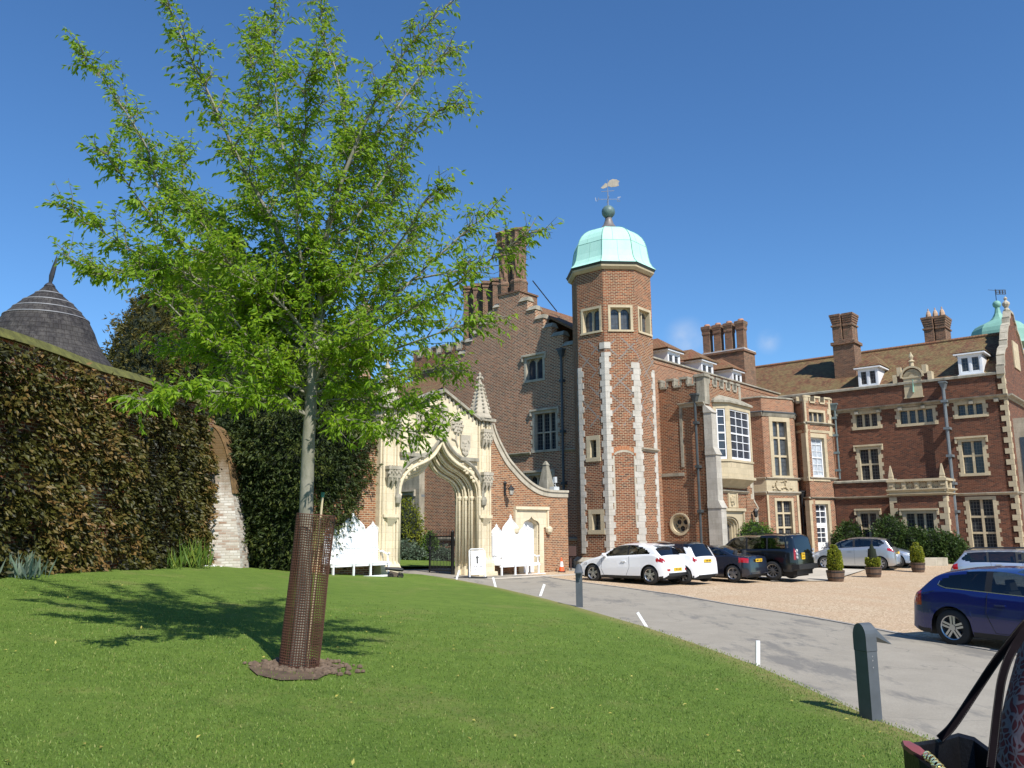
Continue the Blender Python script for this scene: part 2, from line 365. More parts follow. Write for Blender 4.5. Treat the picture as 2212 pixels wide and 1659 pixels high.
def xlawn(Y): return itp(EL, Y) if Y <= 28 else itp(EL, 28) - .55*(Y-28)
def zt(X, Y):
    t = xlawn(Y) - X
    if t <= 0: return zpark(X, Y)
    t = min(t, 30); f = .04*t + .00012*min(t, 16)**3
    if Y > 31 and X > -7: f *= .8
    return zpark(X, Y) + f
def gp(px, py):
    r = ray(px, py); lo, t = 0, 1.0
    while t < 200:
        p = EY + r*t
        if p.z <= zt(p.x, p.y): break
        lo = t; t += .1
    hi = t
    for _ in range(30):
        m = (lo+hi)/2; p = EY + r*m
        if p.z <= zt(p.x, p.y): hi = m
        else: lo = m
    p = EY + r*hi; return Vector((p.x, p.y, zt(p.x, p.y)))
def G(X, Y, dz=0): return Vector((X, Y, zt(X, Y)+dz))
rows = list(np.arange(-6, 29, .25)) + list(np.arange(29, 40, .1)) + list(np.arange(40, 72, 1.0)) + [80, 100, 140, 220, 400]
rows = [-60, -30, -15] + [float(y) for y in rows]
def strip(name, xs, mat, label=None):
    m = MB(); n = None
    for y in rows:
        c = xs(y); n = len(c)
        for x, z in c: m.v.append((x, y, z))
    for i in range(len(rows)-1):
        for k in range(n-1): m.f.append((i*n+k, i*n+k+1, (i+1)*n+k+1, (i+1)*n+k))
    o = obj(name, m, mat, smooth=True, recalc=False); o['kind'] = 'structure'; return o
# --- lawn
m = NT('lawn_grass'); ob = m.coord('Object'); n1 = m.noise(ob, .35, 5); n2 = m.noise(ob, 2.2, 6, .7); n3 = m.noise(ob, 38, 5, .8)
c = m.mix(m.rng(n1, .35, .65), (.125,.21,.028), (.168,.258,.04)); c = m.mix(m.rng(n2, .35, .7), c, (.08,.15,.02))
c = m.mix(m.rng(n3, .4, .75, 0, .8), c, (.20,.27,.06)); n4 = m.noise(ob, 70, 3, .8); c = m.mix(m.rng(n4, .5, .8, 0, .6), c, (.035,.075,.010))
at = m.n('Attribute'); at.attribute_name = 'dry'
dn = m.noise(ob, 5, 6, .75); df = m.math('MULTIPLY', at.outputs['Fac'], m.rng(dn, .3, .6, .15, 1))
bare = m.noise(ob, .8, 5, .7); df = m.math('MAXIMUM', df, m.rng(bare, .54, .74, 0, .45))
c = m.mix(df, c, (.30,.25,.10))
m.set(Base_Color=c, Roughness=.9, Specular_IOR_Level=.15); m.bump(m.math('ADD', n3, m.math('MULTIPLY', n2, .8)), .9, .035); GRASS = m.m
NL = 40
def lawn_x(y):
    e = xe(y); out = []
    for k in range(NL+1):
        s = k/NL; t = (1-s)**2.2; x = e - t*(60+e)
        z = zt(x, y) + .035*min(1, (e-x)/.12)
        out.append((x, z))
    return out
lawn = strip('lawn', lawn_x, GRASS)
at_ = lawn.data.attributes.new('dry', 'FLOAT', 'POINT')
dv = []
for v in lawn.data.vertices:
    e = xe(v.co.y); d = e - v.co.x; dv.append(max(0, 1-abs(d-.15)/.55) if v.co.y < 32 else 0.0)
at_.data.foreach_set('value', dv)
# --- asphalt drive
m = NT('asphalt'); ob = m.coord('Object'); n1 = m.noise(ob, 1.2, 6, .65); n3 = m.noise(ob, 60, 4, .8); n5 = m.noise(m.coord('Object', (.35,.12,1), (0,0,.35)), 1.6, 7, .75)
c = m.mix(m.rng(n1, .35, .65), (.32,.29,.235), (.385,.35,.285)); c = m.mix(m.rng(n3, .35, .7, 0, .7), c, (.20,.18,.15))
c = m.mix(m.rng(n5, .53, .60, 0, .7), c, (.15,.145,.135))
vo = m.n('TexVoronoi'); vo.feature = 'DISTANCE_TO_EDGE'; vo.inputs['Scale'].default_value = .28
wv = m.n('VectorMath'); wv.operation = 'ADD'; nn = m.n('TexNoise'); nn.inputs['Scale'].default_value = 1.3; nn.inputs['Detail'].default_value = 6; m.l(ob, nn.inputs[0]); m.l(ob, wv.inputs[0]); m.l(nn.outputs['Color'], wv.inputs[1]); m.l(wv.outputs[0], vo.inputs['Vector'])
c = m.mix(m.rng(vo.outputs[0], 0, .004, .55, 0), c, (.10,.095,.09))
m.set(Base_Color=c, Roughness=.9, Specular_IOR_Level=.2); m.bump(n3, .5, .008); ASPH = m.m
def road_x(y):
    a, b = xe(y), xr(y); return [(a+(b-a)*k/14, zpark(a+(b-a)*k/14, y) if y < 28 else zt(a+(b-a)*k/14, y)) for k in range(15)]
strip('driveway', road_x, ASPH)
# --- gravel forecourt
m = NT('gravel'); ob = m.coord('Object'); n1 = m.noise(ob, .5, 5); n2 = m.noise(ob, 3, 5, .7)
vo = m.n('TexVoronoi'); vo.inputs['Scale'].default_value = 34; m.l(ob, vo.inputs['Vector'])
vs2 = m.n('SeparateXYZ'); m.l(vo.outputs['Color'], vs2.inputs[0])
c = m.ramp(vs2.outputs[0], [(0,(.26,.17,.10)),(.35,(.44,.33,.21)),(.7,(.56,.43,.29)),(1,(.72,.62,.47))])
c = m.mix(m.rng(n1, .35, .65, 0, .5), c, (.46,.31,.19)); c = m.mix(m.rng(n2, .45, .75, 0, .35), c, (.36,.26,.17))
m.set(Base_Color=c, Roughness=.92, Specular_IOR_Level=.15); m.bump(vo.outputs['Distance'], .7, .02); GRAV = m.m
def grav_x(y):
    b = xr(y); return [(b + (120-b)*(k/24)**2.0, zt(b + (120-b)*(k/24)**2.0, y)) for k in range(25)]
strip('gravel_forecourt', grav_x, GRAV)
# concrete edging between drive and gravel
ed = MB(); ys = np.arange(6, ER[-1][0], .4)
CONC = plain('concrete_edging', (.30,.28,.25), .9, .25, 5, bump=.3)
for i, y in enumerate(ys):
    x = xr(y); z = zpark(x, y); ed.v += [(x-.05,y,z-.05),(x-.05,y,z+.02),(x+.06,y,z+.02),(x+.06,y,z-.05)]
    if i:
        k = (i-1)*4; ed.f += [(k+j, k+j+1, k+j+5, k+j+4) for j in range(3)]
tag(obj('road_edging', ed, CONC), kind='structure')
# pale paving among the planters
PAVE = stone_mat('paving_concrete', (.50,.45,.37), (.36,.32,.26), bw=1.2, bh=1.2, amt=.4)
pv = MB(); cs = [gp(*c) for c in [(1668,1257),(1790,1256),(1868,1232),(1885,1223),(1700,1226),(1600,1236)]]
def sheet(pts, mat, name, dz=.006, n=10):
    mb = MB(); c = sum((p for p in pts), Vector())/len(pts); k = len(pts)
    mb.v.append((c.x, c.y, zt(c.x, c.y)+dz))
    for r in range(1, n+1):
        for p in pts: x, y = c.x+(p.x-c.x)*r/n, c.y+(p.y-c.y)*r/n; mb.v.append((x, y, zt(x, y)+dz))
    for j in range(k): mb.f.append((0, 1+j, 1+(j+1)%k))
    for r in range(n-1):
        for j in range(k): a = 1+r*k; mb.f.append((a+j, a+k+j, a+k+(j+1)%k, a+(j+1)%k))
    o = obj(name, mb, mat, smooth=True); o['kind'] = 'structure'; return o
sheet(cs, PAVE, 'paving', .03, 24)
sheet([ab(-7.6,2.1), ab(-.3,2.1), ab(-.3,1.5), ab(-7.6,1.5)], PAVE, 'wall_foot_paving', .012)
# courtyard behind the gateway: lawn strip and planting bed
SOIL = plain('soil', (.10,.065,.04), .95, .35, 6, bump=.7)
sheet([ab(-11,-4.2), ab(1.5,-4.2), ab(1.5,-12), ab(-11,-12)], GRASS, 'courtyard_lawn', .03)
sheet([ab(1.4,-4.2), ab(4.9,-4.2), ab(4.9,-26), ab(1.4,-26)], SOIL, 'flower_bed_soil', .06)
sheet([gp(*c) for c in [(535,1450),(570,1438),(640,1430),(690,1441),(712,1463),(685,1478),(605,1480),(555,1468)]], SOIL, 'tree_soil_ring', .05)
# ============================================================= BUILDING PARTS
def rect(fr, k, x0, y0, x1, y1, d=0):
    """zoomed-picture rectangle -> u0,u1,z0,z1 on the wall"""
    c = (lambda a, b: q(k, a, b)) if k else (lambda a, b: (a, b))
    xm, ym = (x0+x1)/2, (y0+y1)/2
    return fr.hit(*c(x0, ym), d)[0], fr.hit(*c(x1, ym), d)[0], fr.hit(*c(xm, y1), d)[1], fr.hit(*c(xm, y0), d)[1]
def hole(r): u0,u1,z0,z1 = r; return [(u0,z0),(u0,z1),(u1,z1),(u1,z0)]
def window(par, fr, r, nx=2, bars=(), mat=SW, glass=GLD, ring=.12, proud=.025, recess=.16, mull=.08, quoin=False, hood=False, arched=False, sill=True, label=None, deep=.34, sash=None):
    """r: opening rectangle in the wall. stone frame (part) with glass (sub-part)"""
    u0,u1,z0,z1 = r; m = MB(); w = ring; t = .05
    m.fbox(fr, u0-w, u0+t, z0, z1, -deep, proud); m.fbox(fr, u1-t, u1+w, z0, z1, -deep, proud)
    m.fbox(fr, u0-w-.001, u1+w+.001, z1-t, z1+w, -deep, proud+.002)
    m.fbox(fr, u0-w-.03, u1+w+.03, z0-w, z0+t*.6, -deep, proud+.04)
    a0, a1, b0, b1 = u0+t, u1-t, z0+t*.6, z1-t
    for i in range(1, nx):
        x = a0 + (a1-a0)*i/nx; m.fbox(fr, x-mull/2, x+mull/2, b0, b1, -recess-.06, -recess+.075, .0)
    for f in bars:
        z = b0 + (b1-b0)*f; m.fbox(fr, a0, a1, z-mull*.45, z+mull*.45, -recess-.05, -recess+.068)
    if arched:
        for i in range(nx):
            x0, x1 = a0+(a1-a0)*i/nx, a0+(a1-a0)*(i+1)/nx; h = (x1-x0)*.5; n = 8
            arc = [(x0, b1-h)] + [(x0+(x1-x0)*k/n, b1-h*(1-math.sin(math.pi*k/n)**.7)*1.0-.03) for k in range(n+1)] + [(x1, b1-h), (x1, b1), (x0, b1)]
            m.plate(fr, arc, (), -recess-.05, -recess+.06)
    if quoin:
        k, z = 0, z0 - w
        while z < z1 + w - .1:
            hh = min(.24, z1+w-z); e = .16 if k % 2 else .17
            if k % 2 == 0:
                m.fbox(fr, u0-e-.06, u0-w+.001, z+.004, z+hh, -.05, proud-.006); m.fbox(fr, u1+w-.001, u1+e+.06, z+.004, z+hh, -.05, proud-.006)
            k += 1; z += .25
    if hood:
        m.fbox(fr, u0-w-.14, u1+w+.14, z1+w+.003, z1+w+.11, -.1, .14)
        m.fbox(fr, u0-w-.14, u0-w-.04, z1-.14, z1+w+.001, -.1, .12); m.fbox(fr, u1+w+.04, u1+w+.14, z1-.14, z1+w+.001, -.1, .12)
    o = obj('window', m, mat, par)
    if label: o['label'] = label
    g = MB().fbox(fr, u0+.01, u1-.01, z0+.01, z1-.01, -recess-.05, -recess-.02); obj('pane', g, glass, o)
    if sash:                                     # white timber sash bars: columns, rows
        s = MB(); cx, cz, fw = sash; fr2 = -recess
        s.fbox(fr, a0, a0+fw, b0, b1, fr2-.02, fr2+.05); s.fbox(fr, a1-fw, a1, b0, b1, fr2-.02, fr2+.05)
        s.fbox(fr, a0+fw, a1-fw, b1-fw, b1, fr2-.02, fr2+.048); s.fbox(fr, a0+fw, a1-fw, b0, b0+fw*1.5, fr2-.02, fr2+.048)
        for i in range(1, cx): x = a0+fw+(a1-a0-2*fw)*i/cx; s.fbox(fr, x-.018, x+.018, b0+fw*1.5, b1-fw, fr2-.018, fr2+.02)
        for i in range(1, cz):
            z = b0+(b1-b0)*i/cz; h = .03 if i*2 == cz else .018; s.fbox(fr, a0+fw, a1-fw, z-h, z+h, fr2-.018, fr2+(.04 if i*2 == cz else .019))
        obj('sash_bars', s, WHITE2, o)
    return o
def quoins(par, fr_l, ul, fr_r, ur, z0, z1, mat, h=.33, a=.22, b=.42, name='quoins', off=0, proud=.03):
    """corner stones seen on both faces: fr_l's right end ul and fr_r's left end ur"""
    m = MB(); k = off; z = z0
    while z < z1-.05:
        hh = min(h, z1-z); e1, e2 = (a, b) if k % 2 else (b, a)
        if fr_l: m.fbox(fr_l, ul-e1, ul+proud*.4, z+.004, z+hh-.004, -.12, proud)
        if fr_r: m.fbox(fr_r, ur-proud*.4, ur+e2, z+.004, z+hh-.004, -.12, proud-.002)
        z += hh; k += 1
    return obj(name, m, mat, par)
def string(par, path, mat, z0, z1, prof, name='string_course'):
    """moulding swept along frames: path=[(fr,u0,u1)]; prof=[(d,z fraction)]"""
    m = MB()
    for fr, u0, u1 in path:
        n = len(prof)
        vs = [fr.pt(u0, z0+(z1-z0)*f, d) for d, f in prof] + [fr.pt(u1, z0+(z1-z0)*f, d) for d, f in prof]
        m.add(vs, [(i, i+1, i+1+n, i+n) for i in range(n-1)] + [tuple(range(n)), tuple(range(n, 2*n))])
    return obj(name, m, mat, par)
MOULD = [(-.05,0),(.03,0),(.05,.25),(.13,.55),(.15,.7),(.15,1),(-.05,1)]
def pipe(par, fr, u, zt_, zb, d=.16, r=.055, mat=PIPE, hopper=True, name='drainpipe', collars=4):
    m = MB(); m.tube([fr.pt(u, zb, d), fr.pt(u, zt_, d)], r, 8)
    for i in range(collars):
        z = zb + (zt_-zb)*(i+.5)/collars; m.fbox(fr, u-r*1.7, u+r*1.7, z-.07, z+.07, 0, d+r*1.5)
    if hopper:
        m.hexa([fr.pt(u-.07,zt_-.05,.04),fr.pt(u+.07,zt_-.05,.04),fr.pt(u+.07,zt_-.05,d+.08),fr.pt(u-.07,zt_-.05,d+.08),fr.pt(u-.17,zt_+.3,.02),fr.pt(u+.17,zt_+.3,.02),fr.pt(u+.17,zt_+.3,d+.16),fr.pt(u-.17,zt_+.3,d+.16)])
        m.fbox(fr, u-.2, u+.2, zt_+.3, zt_+.38, 0, d+.2)
    return obj(name, m, mat, par)
def battlement(par, fr, u0, u1, z0, zg, zm, n, mat_b, mat_s, th=.35, first=True, name='battlement'):
    """merlons and crenels between u0 and u1: wall to zg, merlons to zm; n merlons"""
    m = MB(); s = MB(); step = (u1-u0)/(n - .45); mw = step*.55
    m.fbox(fr, u0, u1, z0, zg, -th, 0)
    for i in range(n):
        a = u0 + i*step; b = a + mw; m.fbox(fr, a+.06, b-.06, zg, zm, -th, -.002)
        s.fbox(fr, a-.03, b+.03, zm, zm+.12, -th-.05, .06); s.fbox(fr, a-.02, a+.09, zg+.1, zm, -th-.02, .035); s.fbox(fr, b-.09, b+.02, zg+.1, zm, -th-.02, .035)
        if i < n-1: s.fbox(fr, b-.02, a+step+.02, zg, zg+.1, -th-.04, .055)
    o = obj(name, m, mat_b, par); obj('coping', s, mat_s, o); return o
def gable_roof(par, pts, mat, th=.12, name='roof'):
    """slope polygons, each a list of 3-D points"""
    m = MB()
    for p in pts:
        n = len(p); nrm = (p[1]-p[0]).cross(p[2]-p[0]).normalized()
        if nrm.z < 0: nrm = -nrm
        vs = list(p) + [v - nrm*th for v in p]
        m.add(vs, [tuple(range(n)), tuple(range(n, 2*n))[::-1]] + [(i, (i+1)%n, (i+1)%n+n, i+n) for i in range(n)])
    return obj(name, m, mat, par)
# ============================================================= OCTAGONAL TOWER
ZO.update({'g':(1750,900,3.6867),'k':(1400,1150,3.686),'v':(2350,700,4.147),'w':(1950,1350,2.551)})
TA, TB, TR_ = 4.15, -.05, 2.10
AP = TR_*math.cos(math.pi/8)
TC = ab(TA, TB)
def octv(Rr, k, z=0):   # vertex k; face k between vertex k and k+1, face 0 normal = -U (left-facing)
    base = math.atan2(-U2.y, -U2.x); a = base + (k-.5)*math.pi/4
    return Vector((TC.x + Rr*math.cos(a), TC.y + Rr*math.sin(a), z))
def tface(k, Rr=TR_): return F2(octv(Rr, k), octv(Rr, k+1))
fw = (octv(TR_, 1)-octv(TR_, 0)).length
TF = [tface(k) for k in range(8)]; L0, MID, R0 = TF[0], TF[1], TF[2]
TZ = MID.hit(1342, 581)[1]         # underside of eaves
TGz = zt(TC.x, TC.y-2)
tower = thing('octagonal_tower', 'octagonal red brick stair tower with pale green copper cupola and weathervane', 'tower', (TC.x, TC.y, TGz))
H = {k: [] for k in range(8)}
wu = {0: rect(L0,'2a',320,480,690,1010), 1: rect(MID,'2a',925,420,1400,950), 2: rect(R0,'2a',1572,490,1830,1045)}
_,_,zb_,zt__ = wu[1]
for k in wu:
    u0,u1,_,_ = wu[k]; wu[k] = (max(.22, min(u0, .3)), min(fw-.2, max(u1, fw-.3)), zb_, zt__)
wl_ = {'a': rect(L0,'4',112,1095,145,1175), 'b': rect(L0,'1a',480,840,700,1230)}
for k in wu: H[k].append(hole(wu[k]))
H[0] += [hole(wl_['a']), hole(wl_['b'])]
Zs = MID.hit(*q('4', 250, 735))[1]            # top of the quoined zone
BTD.node_tree.nodes  # lattice zone set below
tw = MB()
for k in range(8): tw.plate(TF[k], [(0,-.8),(0,TZ),(fw,TZ),(fw,-.8)], H[k], -.4, 0)
obj('wall', tw, BTD, tower)
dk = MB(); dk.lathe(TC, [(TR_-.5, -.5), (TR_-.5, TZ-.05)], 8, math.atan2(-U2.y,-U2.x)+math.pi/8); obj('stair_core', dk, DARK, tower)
for k in wu: window(tower, TF[k], wu[k], 2, (), SW, GLT, ring=.07, recess=.24, mull=.09, arched=True, deep=.36)
for r in wl_.values(): window(tower, L0, r, 1, (), SW, GLD, ring=.17, recess=.3, mull=.07, deep=.38)
# quoins up each seen corner
for k, f1, f2, top_ in ((0, TF[7], L0, Zs-.6), (1, L0, MID, Zs), (2, MID, R0, Zs-.5), (3, R0, TF[3], Zs-.7)):
    quoins(tower, f1, fw, f2, 0, .85, top_, SP, h=.30, a=.20, b=.30, off=k)
cap = MB(); z5 = Zs+.18; cap.fbox(L0, fw-.28, fw+.02, z5, z5+.32, -.1, .04); cap.fbox(MID, -.02, .3, z5, z5+.32, -.1, .038); obj('corner_stone', cap, SP, tower)
# plinth
def ring_oct(mb, r0, r1, z0, z1):
    v = [octv(r0,k,z0) for k in range(8)] + [octv(r1,k,z1) for k in range(8)]
    mb.add(v, [(k,(k+1)%8,8+(k+1)%8,8+k) for k in range(8)] + [tuple(range(8)), tuple(range(8,16))])
pl = MB(); ring_oct(pl, TR_+.22, TR_+.22, -.8, .42+TGz); ring_oct(pl, TR_+.24, TR_+.03, .423+TGz, .62+TGz); obj('plinth', pl, SG, tower)
# string course on the right part, seen as a stone band on the right-hand corner
zs2 = R0.hit(*q('4', 380, 1145))[1]
string(tower, [(R0, .1, fw), (TF[3], 0, fw)], SG, zs2-.08, zs2+.08, MOULD)
# brick arch panel on the middle face
u0,u1,za,zc = rect(MID,'4',213,1115,308,1530)
u0, u1 = u0+.03, u1-.03; cxm = (u0+u1)/2; w = (u1-u0)/2; zspr = MID.hit(*q('4', 260, 1165))[1]
arc = [(cxm - w*math.cos(math.pi*i/16), zspr + w*.55*math.sin(math.pi*i/16)) for i in range(17)]
arc2 = [(cxm - (w+.2)*math.cos(math.pi*i/16), zspr + (w*.55+.2)*math.sin(math.pi*i/16)) for i in range(17)]
vr = MB()
for i in range(16):
    a_, b_, c_, d_ = arc[i], arc[i+1], arc2[i+1], arc2[i]; e = .12
    vr.plate(MID, [(a_[0]+(b_[0]-a_[0])*e,a_[1]+(b_[1]-a_[1])*e),(d_[0]+(c_[0]-d_[0])*e,d_[1]+(c_[1]-d_[1])*e),(c_[0],c_[1]),(b_[0],b_[1])], (), -.05, .022)
obj('arch_voussoirs', vr, brick_mat('brick_orange', (.48,.21,.10),(.55,.28,.14),(.62,.5,.34),(.4,.16,.08), bh=3, bw=3), tower)
jb = MB(); jb.fbox(MID, u0-.04, u0+.06, za+1.6, zspr, -.05, .02); jb.fbox(MID, u1-.06, u1+.04, za+.9, zspr, -.05, .02)
jb.plate(MID, [(cxm-w*.95,zspr+.1)]+[(cxm - w*.95*math.cos(math.pi*i/12), zspr + .06+ w*.5*math.sin(math.pi*i/12)) for i in range(1,12)]+[(cxm+w*.95,zspr+.1)]+[(cxm + w*.85*math.cos(math.pi*i/12), zspr - .02+ w*.38*math.sin(math.pi*i/12)) for i in range(1,12)], (), -.05, .012)
obj('arch_stone', jb, SG, tower)
# eaves and cupola
ev = MB(); ring_oct(ev, TR_+.05, TR_+.2, TZ-.02, TZ+.10); ring_oct(ev, TR_+.2, TR_+.22, TZ+.103, TZ+.2); obj('cornice', ev, SW, tower)
g2 = MB(); ring_oct(g2, TR_+.24, TR_+.3, TZ+.203, TZ+.32); obj('gutter', g2, plain('gutter_dark', (.03,.04,.035), .6), tower)
zd = TZ+.32; ztop = MID.off(-2).hit(*q('v', 440, 930))[1]; Hd = ztop - zd
prof = [(1.145,0),(1.06,.07),(1.0,.17),(.965,.30),(.945,.42),(.925,.53),(.885,.64),(.82,.74),(.72,.83),(.60,.90),(.45,.955),(.26,1.0)]
dm = MB(); nn_ = 10
rr = [(r*TR_, zd+Hd*h) for r, h in prof]
for k in range(8):     # flat facets meeting in crisp hips
    vs = []
    for r, z in rr: vs += [octv(r,k,z), octv(r,k+1,z)]
    dm.add(vs, [(2*i,2*i+1,2*i+3,2*i+2) for i in range(len(rr)-1)])
dm.poly([octv(rr[0][0],k,zd+.001) for k in range(8)])
cup = obj('cupola', dm, COPPER, tower)
sm = MB()                                        # standing seams
def domept(k, f, idx, d=.0):
    r, z = rr[idx]; p = octv(r,k,z).lerp(octv(r,k+1,z), f); return p + Vector(((p.x-TC.x),(p.y-TC.y),0)).normalized()*d
for k in range(8):
    sm.tube([domept(k,0,i,.005) for i in range(len(rr))], .022, 5)
    sm.tube([domept(k,.52,i,.003) for i in range(0,6)], .010, 4); sm.tube([domept(k,.38,i,.003) for i in range(5,len(rr))], .010, 4)
    sm.tube([domept(k,0,5,.003), domept(k,1,5,.003)], .010, 4)
obj('seams', sm, COPPER2, tower)
zq = ztop-.12; zball = MID.off(-2).hit(*q('v', 415, 638))[1]+.05; zfs = zball-.3
fn = MB(); fn.lathe((TC.x,TC.y,zq), [(.78,0),(.62,.12),(.42,.26),(.28,.45),(.2,.68),(.16,.9),(.15,zfs-zq)], 16); obj('finial_stem', fn, plain('finial_metal',(.17,.15,.14),.5,.25,3,metal=.2), tower, smooth=True)
bl = MB(); bl.lathe((TC.x,TC.y,zball), [(.36*math.sin(math.pi*i/12)+.001, -.36*math.cos(math.pi*i/12)) for i in range(13)], 20); obj('finial_ball', bl, plain('ball_metal',(.10,.16,.15),.5,.3,3), tower, smooth=True)
# weathervane
vt = MID.off(-2).hit(*q('v', 395, 80))[1]; vz = zball+.34
GILT = plain('vane_metal', (.26,.23,.18), .5, .2, 5, metal=.3); STEEL = plain('vane_rod', (.30,.32,.36), .4, .2, 5, metal=.5)
wv_ = MB(); wv_.tube([(TC.x,TC.y,vz-.05),(TC.x,TC.y,vt)], [.045,.012], 6)
vzc = MID.off(-2).hit(*q('v',405,412))[1]
for dx, dy in ((1,0),(0,1)): wv_.tube([(TC.x-.5*dx,TC.y-.5*dy,vzc),(TC.x+.5*dx,TC.y+.5*dy,vzc)], .013, 5)
vane = obj('weathervane', wv_, STEEL, tower)
lt = MB(); fx = Fr((TC.x,TC.y), (1,0), (0,-1))
lt.tube([fx.pt(-.68,vzc+.1),fx.pt(-.64,vzc-.12),fx.pt(-.6,vzc+.04),fx.pt(-.56,vzc-.12),fx.pt(-.5,vzc+.1)], .02, 4)          # W
obj('compass_letter', lt, STEEL, vane); lt = MB(); lt.tube([fx.pt(.7,vzc+.13),fx.pt(.53,vzc+.1),fx.pt(.5,vzc-.12),fx.pt(.66,vzc-.1)], .02, 4); lt.tube([fx.pt(.52,vzc),fx.pt(.62,vzc+.01)], .02, 4); obj('compass_letter', lt, STEEL, vane)   # E
pass
vf = MB(); zf = MID.off(-2).hit(*q('v',420,190))[1]
vf.plate(fx, [(-.38,zf-.12),(-.25,zf-.16),(-.12,zf-.12),(.05,zf-.02),(.2,zf-.08),(.45,zf-.05),(.62,zf+.0),(.58,zf+.14),(.65,zf+.26),(.5,zf+.36),(.28,zf+.38),(.1,zf+.3),(.0,zf+.12),(-.12,zf+.16),(-.2,zf+.06)], (), -.01, .01)
vf.tube([fx.pt(-.35,zf-.33),fx.pt(.35,zf-.28)], .012, 5)
obj('vane_figure', vf, GILT, vane)
# ============================================================= GABLED RANGE
AG, BRW = 3.75, .93
GF = FB(AG); RW = FA(BRW)
apx = GF.hit(*q('g', 1210, 980)); z_rw = RW.hit(1421, 777)[1]
rng_b = thing('gabled_range', 'long brick range with crow-stepped gable, twisted chimneys and tiled roof with dormers', 'building', ab(AG, -6.5, .2))
bl0 = GF.hit(957, 860)[0]; bll = GF.hit(912, 1100)[0]
stepR = [GF.hit(*q('g', x, y)) for x, y in ((1325,1110),(1445,1240),(1560,1370),(1680,1500),(1850,1620),(2010,1760))]
stepL = [GF.hit(*q('3', x, y)) for x, y in ((690,705),(637,765),(583,835),(533,900),(482,960),(430,1050),(376,1130),(318,1210))]
bt0, ztb = GF.hit(*q('g', 905, 1015)); bt1 = GF.hit(*q('g', 1212, 985))[0]; ztb = apx[1]
out = [(bll,-.8), (bll, GF.hit(920,860)[1]), (bl0, GF.hit(920,860)[1])]
xs = [bl0] + [p[0] for p in reversed(stepL)]
lv = [p for p in reversed(stepL)]
cur = []
for i, p in enumerate(lv):
    cur.append((p[0], p[1])); nx = lv[i+1][0] if i+1 < len(lv) else bt0; cur.append((nx, p[1]))
out += cur[0:] ; out += [(bt0, ztb), (bt1, ztb)]
px_ = bt1; SRT = []
for i, p in enumerate(stepR): SRT.append((px_, p[0], p[1])); out += [(px_, p[1]), (p[0], p[1])]; px_ = p[0]
out += [(px_, z_rw), (BRW, z_rw), (BRW, -.8)]
# drop duplicates
o2 = []
for p in out:
    if not o2 or (abs(p[0]-o2[-1][0])+abs(p[1]-o2[-1][1])) > 1e-4: o2.append(p)
gw = {'top': rect(GF,'w',392,205,572,435), 'mid': rect(GF,'w',478,762,705,1150), 'low': rect(GF,'w',410,1395,655,1620)}
GWALL = MB().plate(GF, o2, [hole(r) for r in gw.values()], -.5, 0); obj('gable_wall', GWALL, BG, rng_b)
window(rng_b, GF, gw['top'], 2, (), SG, GLS, ring=.1, recess=.22, arched=True, hood=True)
window(rng_b, GF, gw['mid'], 3, (.48,), SG, GLD, ring=.1, recess=.2, hood=True, quoin=True)
window(rng_b, GF, gw['low'], 3, (), SG, GLD, ring=.1, recess=.25, hood=True, arched=True)
cp = MB()
for b0, b1, z in SRT: cp.hexa([GF.pt(b0-.05,z,-.6),GF.pt(b1+.05,z,-.6),GF.pt(b1+.05,z,.07),GF.pt(b0-.05,z,.07),GF.pt(b0-.02,z+.26,-.42),GF.pt(b1,z+.26,-.42),GF.pt(b1,z+.26,-.12),GF.pt(b0-.02,z+.26,-.12)])
obj('coping', cp, SD, rng_b); cp = MB()
for i, p in enumerate(stepL):
    b1 = stepL[i-1][0] if i else bt0; b0, z = p
    cp.hexa([GF.pt(b0-.05,z,-.6),GF.pt(b1+.02,z,-.6),GF.pt(b1+.02,z,.07),GF.pt(b0-.05,z,.07),GF.pt(b0,z+.26,-.42),GF.pt(b1,z+.26,-.42),GF.pt(b1,z+.26,-.12),GF.pt(b0,z+.26,-.12)])
obj('coping', cp, SD, rng_b)
zst = GF.hit(*q('w', 320, 1195))[1]
string(rng_b, [(GF, bl0, gw['mid'][0]-.25), (GF, gw['mid'][1]+.3, BRW)], SD, zst-.08, zst+.08, MOULD)
zpl = GF.hit(940, 1160)[1]
string(rng_b, [(GF, bll, BRW)], SD, zpl-.2, zpl, [(-.05,0),(.1,0),(.12,.5),(.1,.8),(0,1),(-.05,1)], name='plinth_course')
pipe(rng_b, GF, GF.hit(*q('w', 778, 600))[0], GF.hit(*q('w',770,190))[1], .3, r=.07, mat=plain('pipe_dark',(.06,.075,.085),.5,.2,4))
pipe(rng_b, GF, GF.hit(914, 1070)[0], GF.hit(914, 990)[1], .3, r=.075, hopper=False)
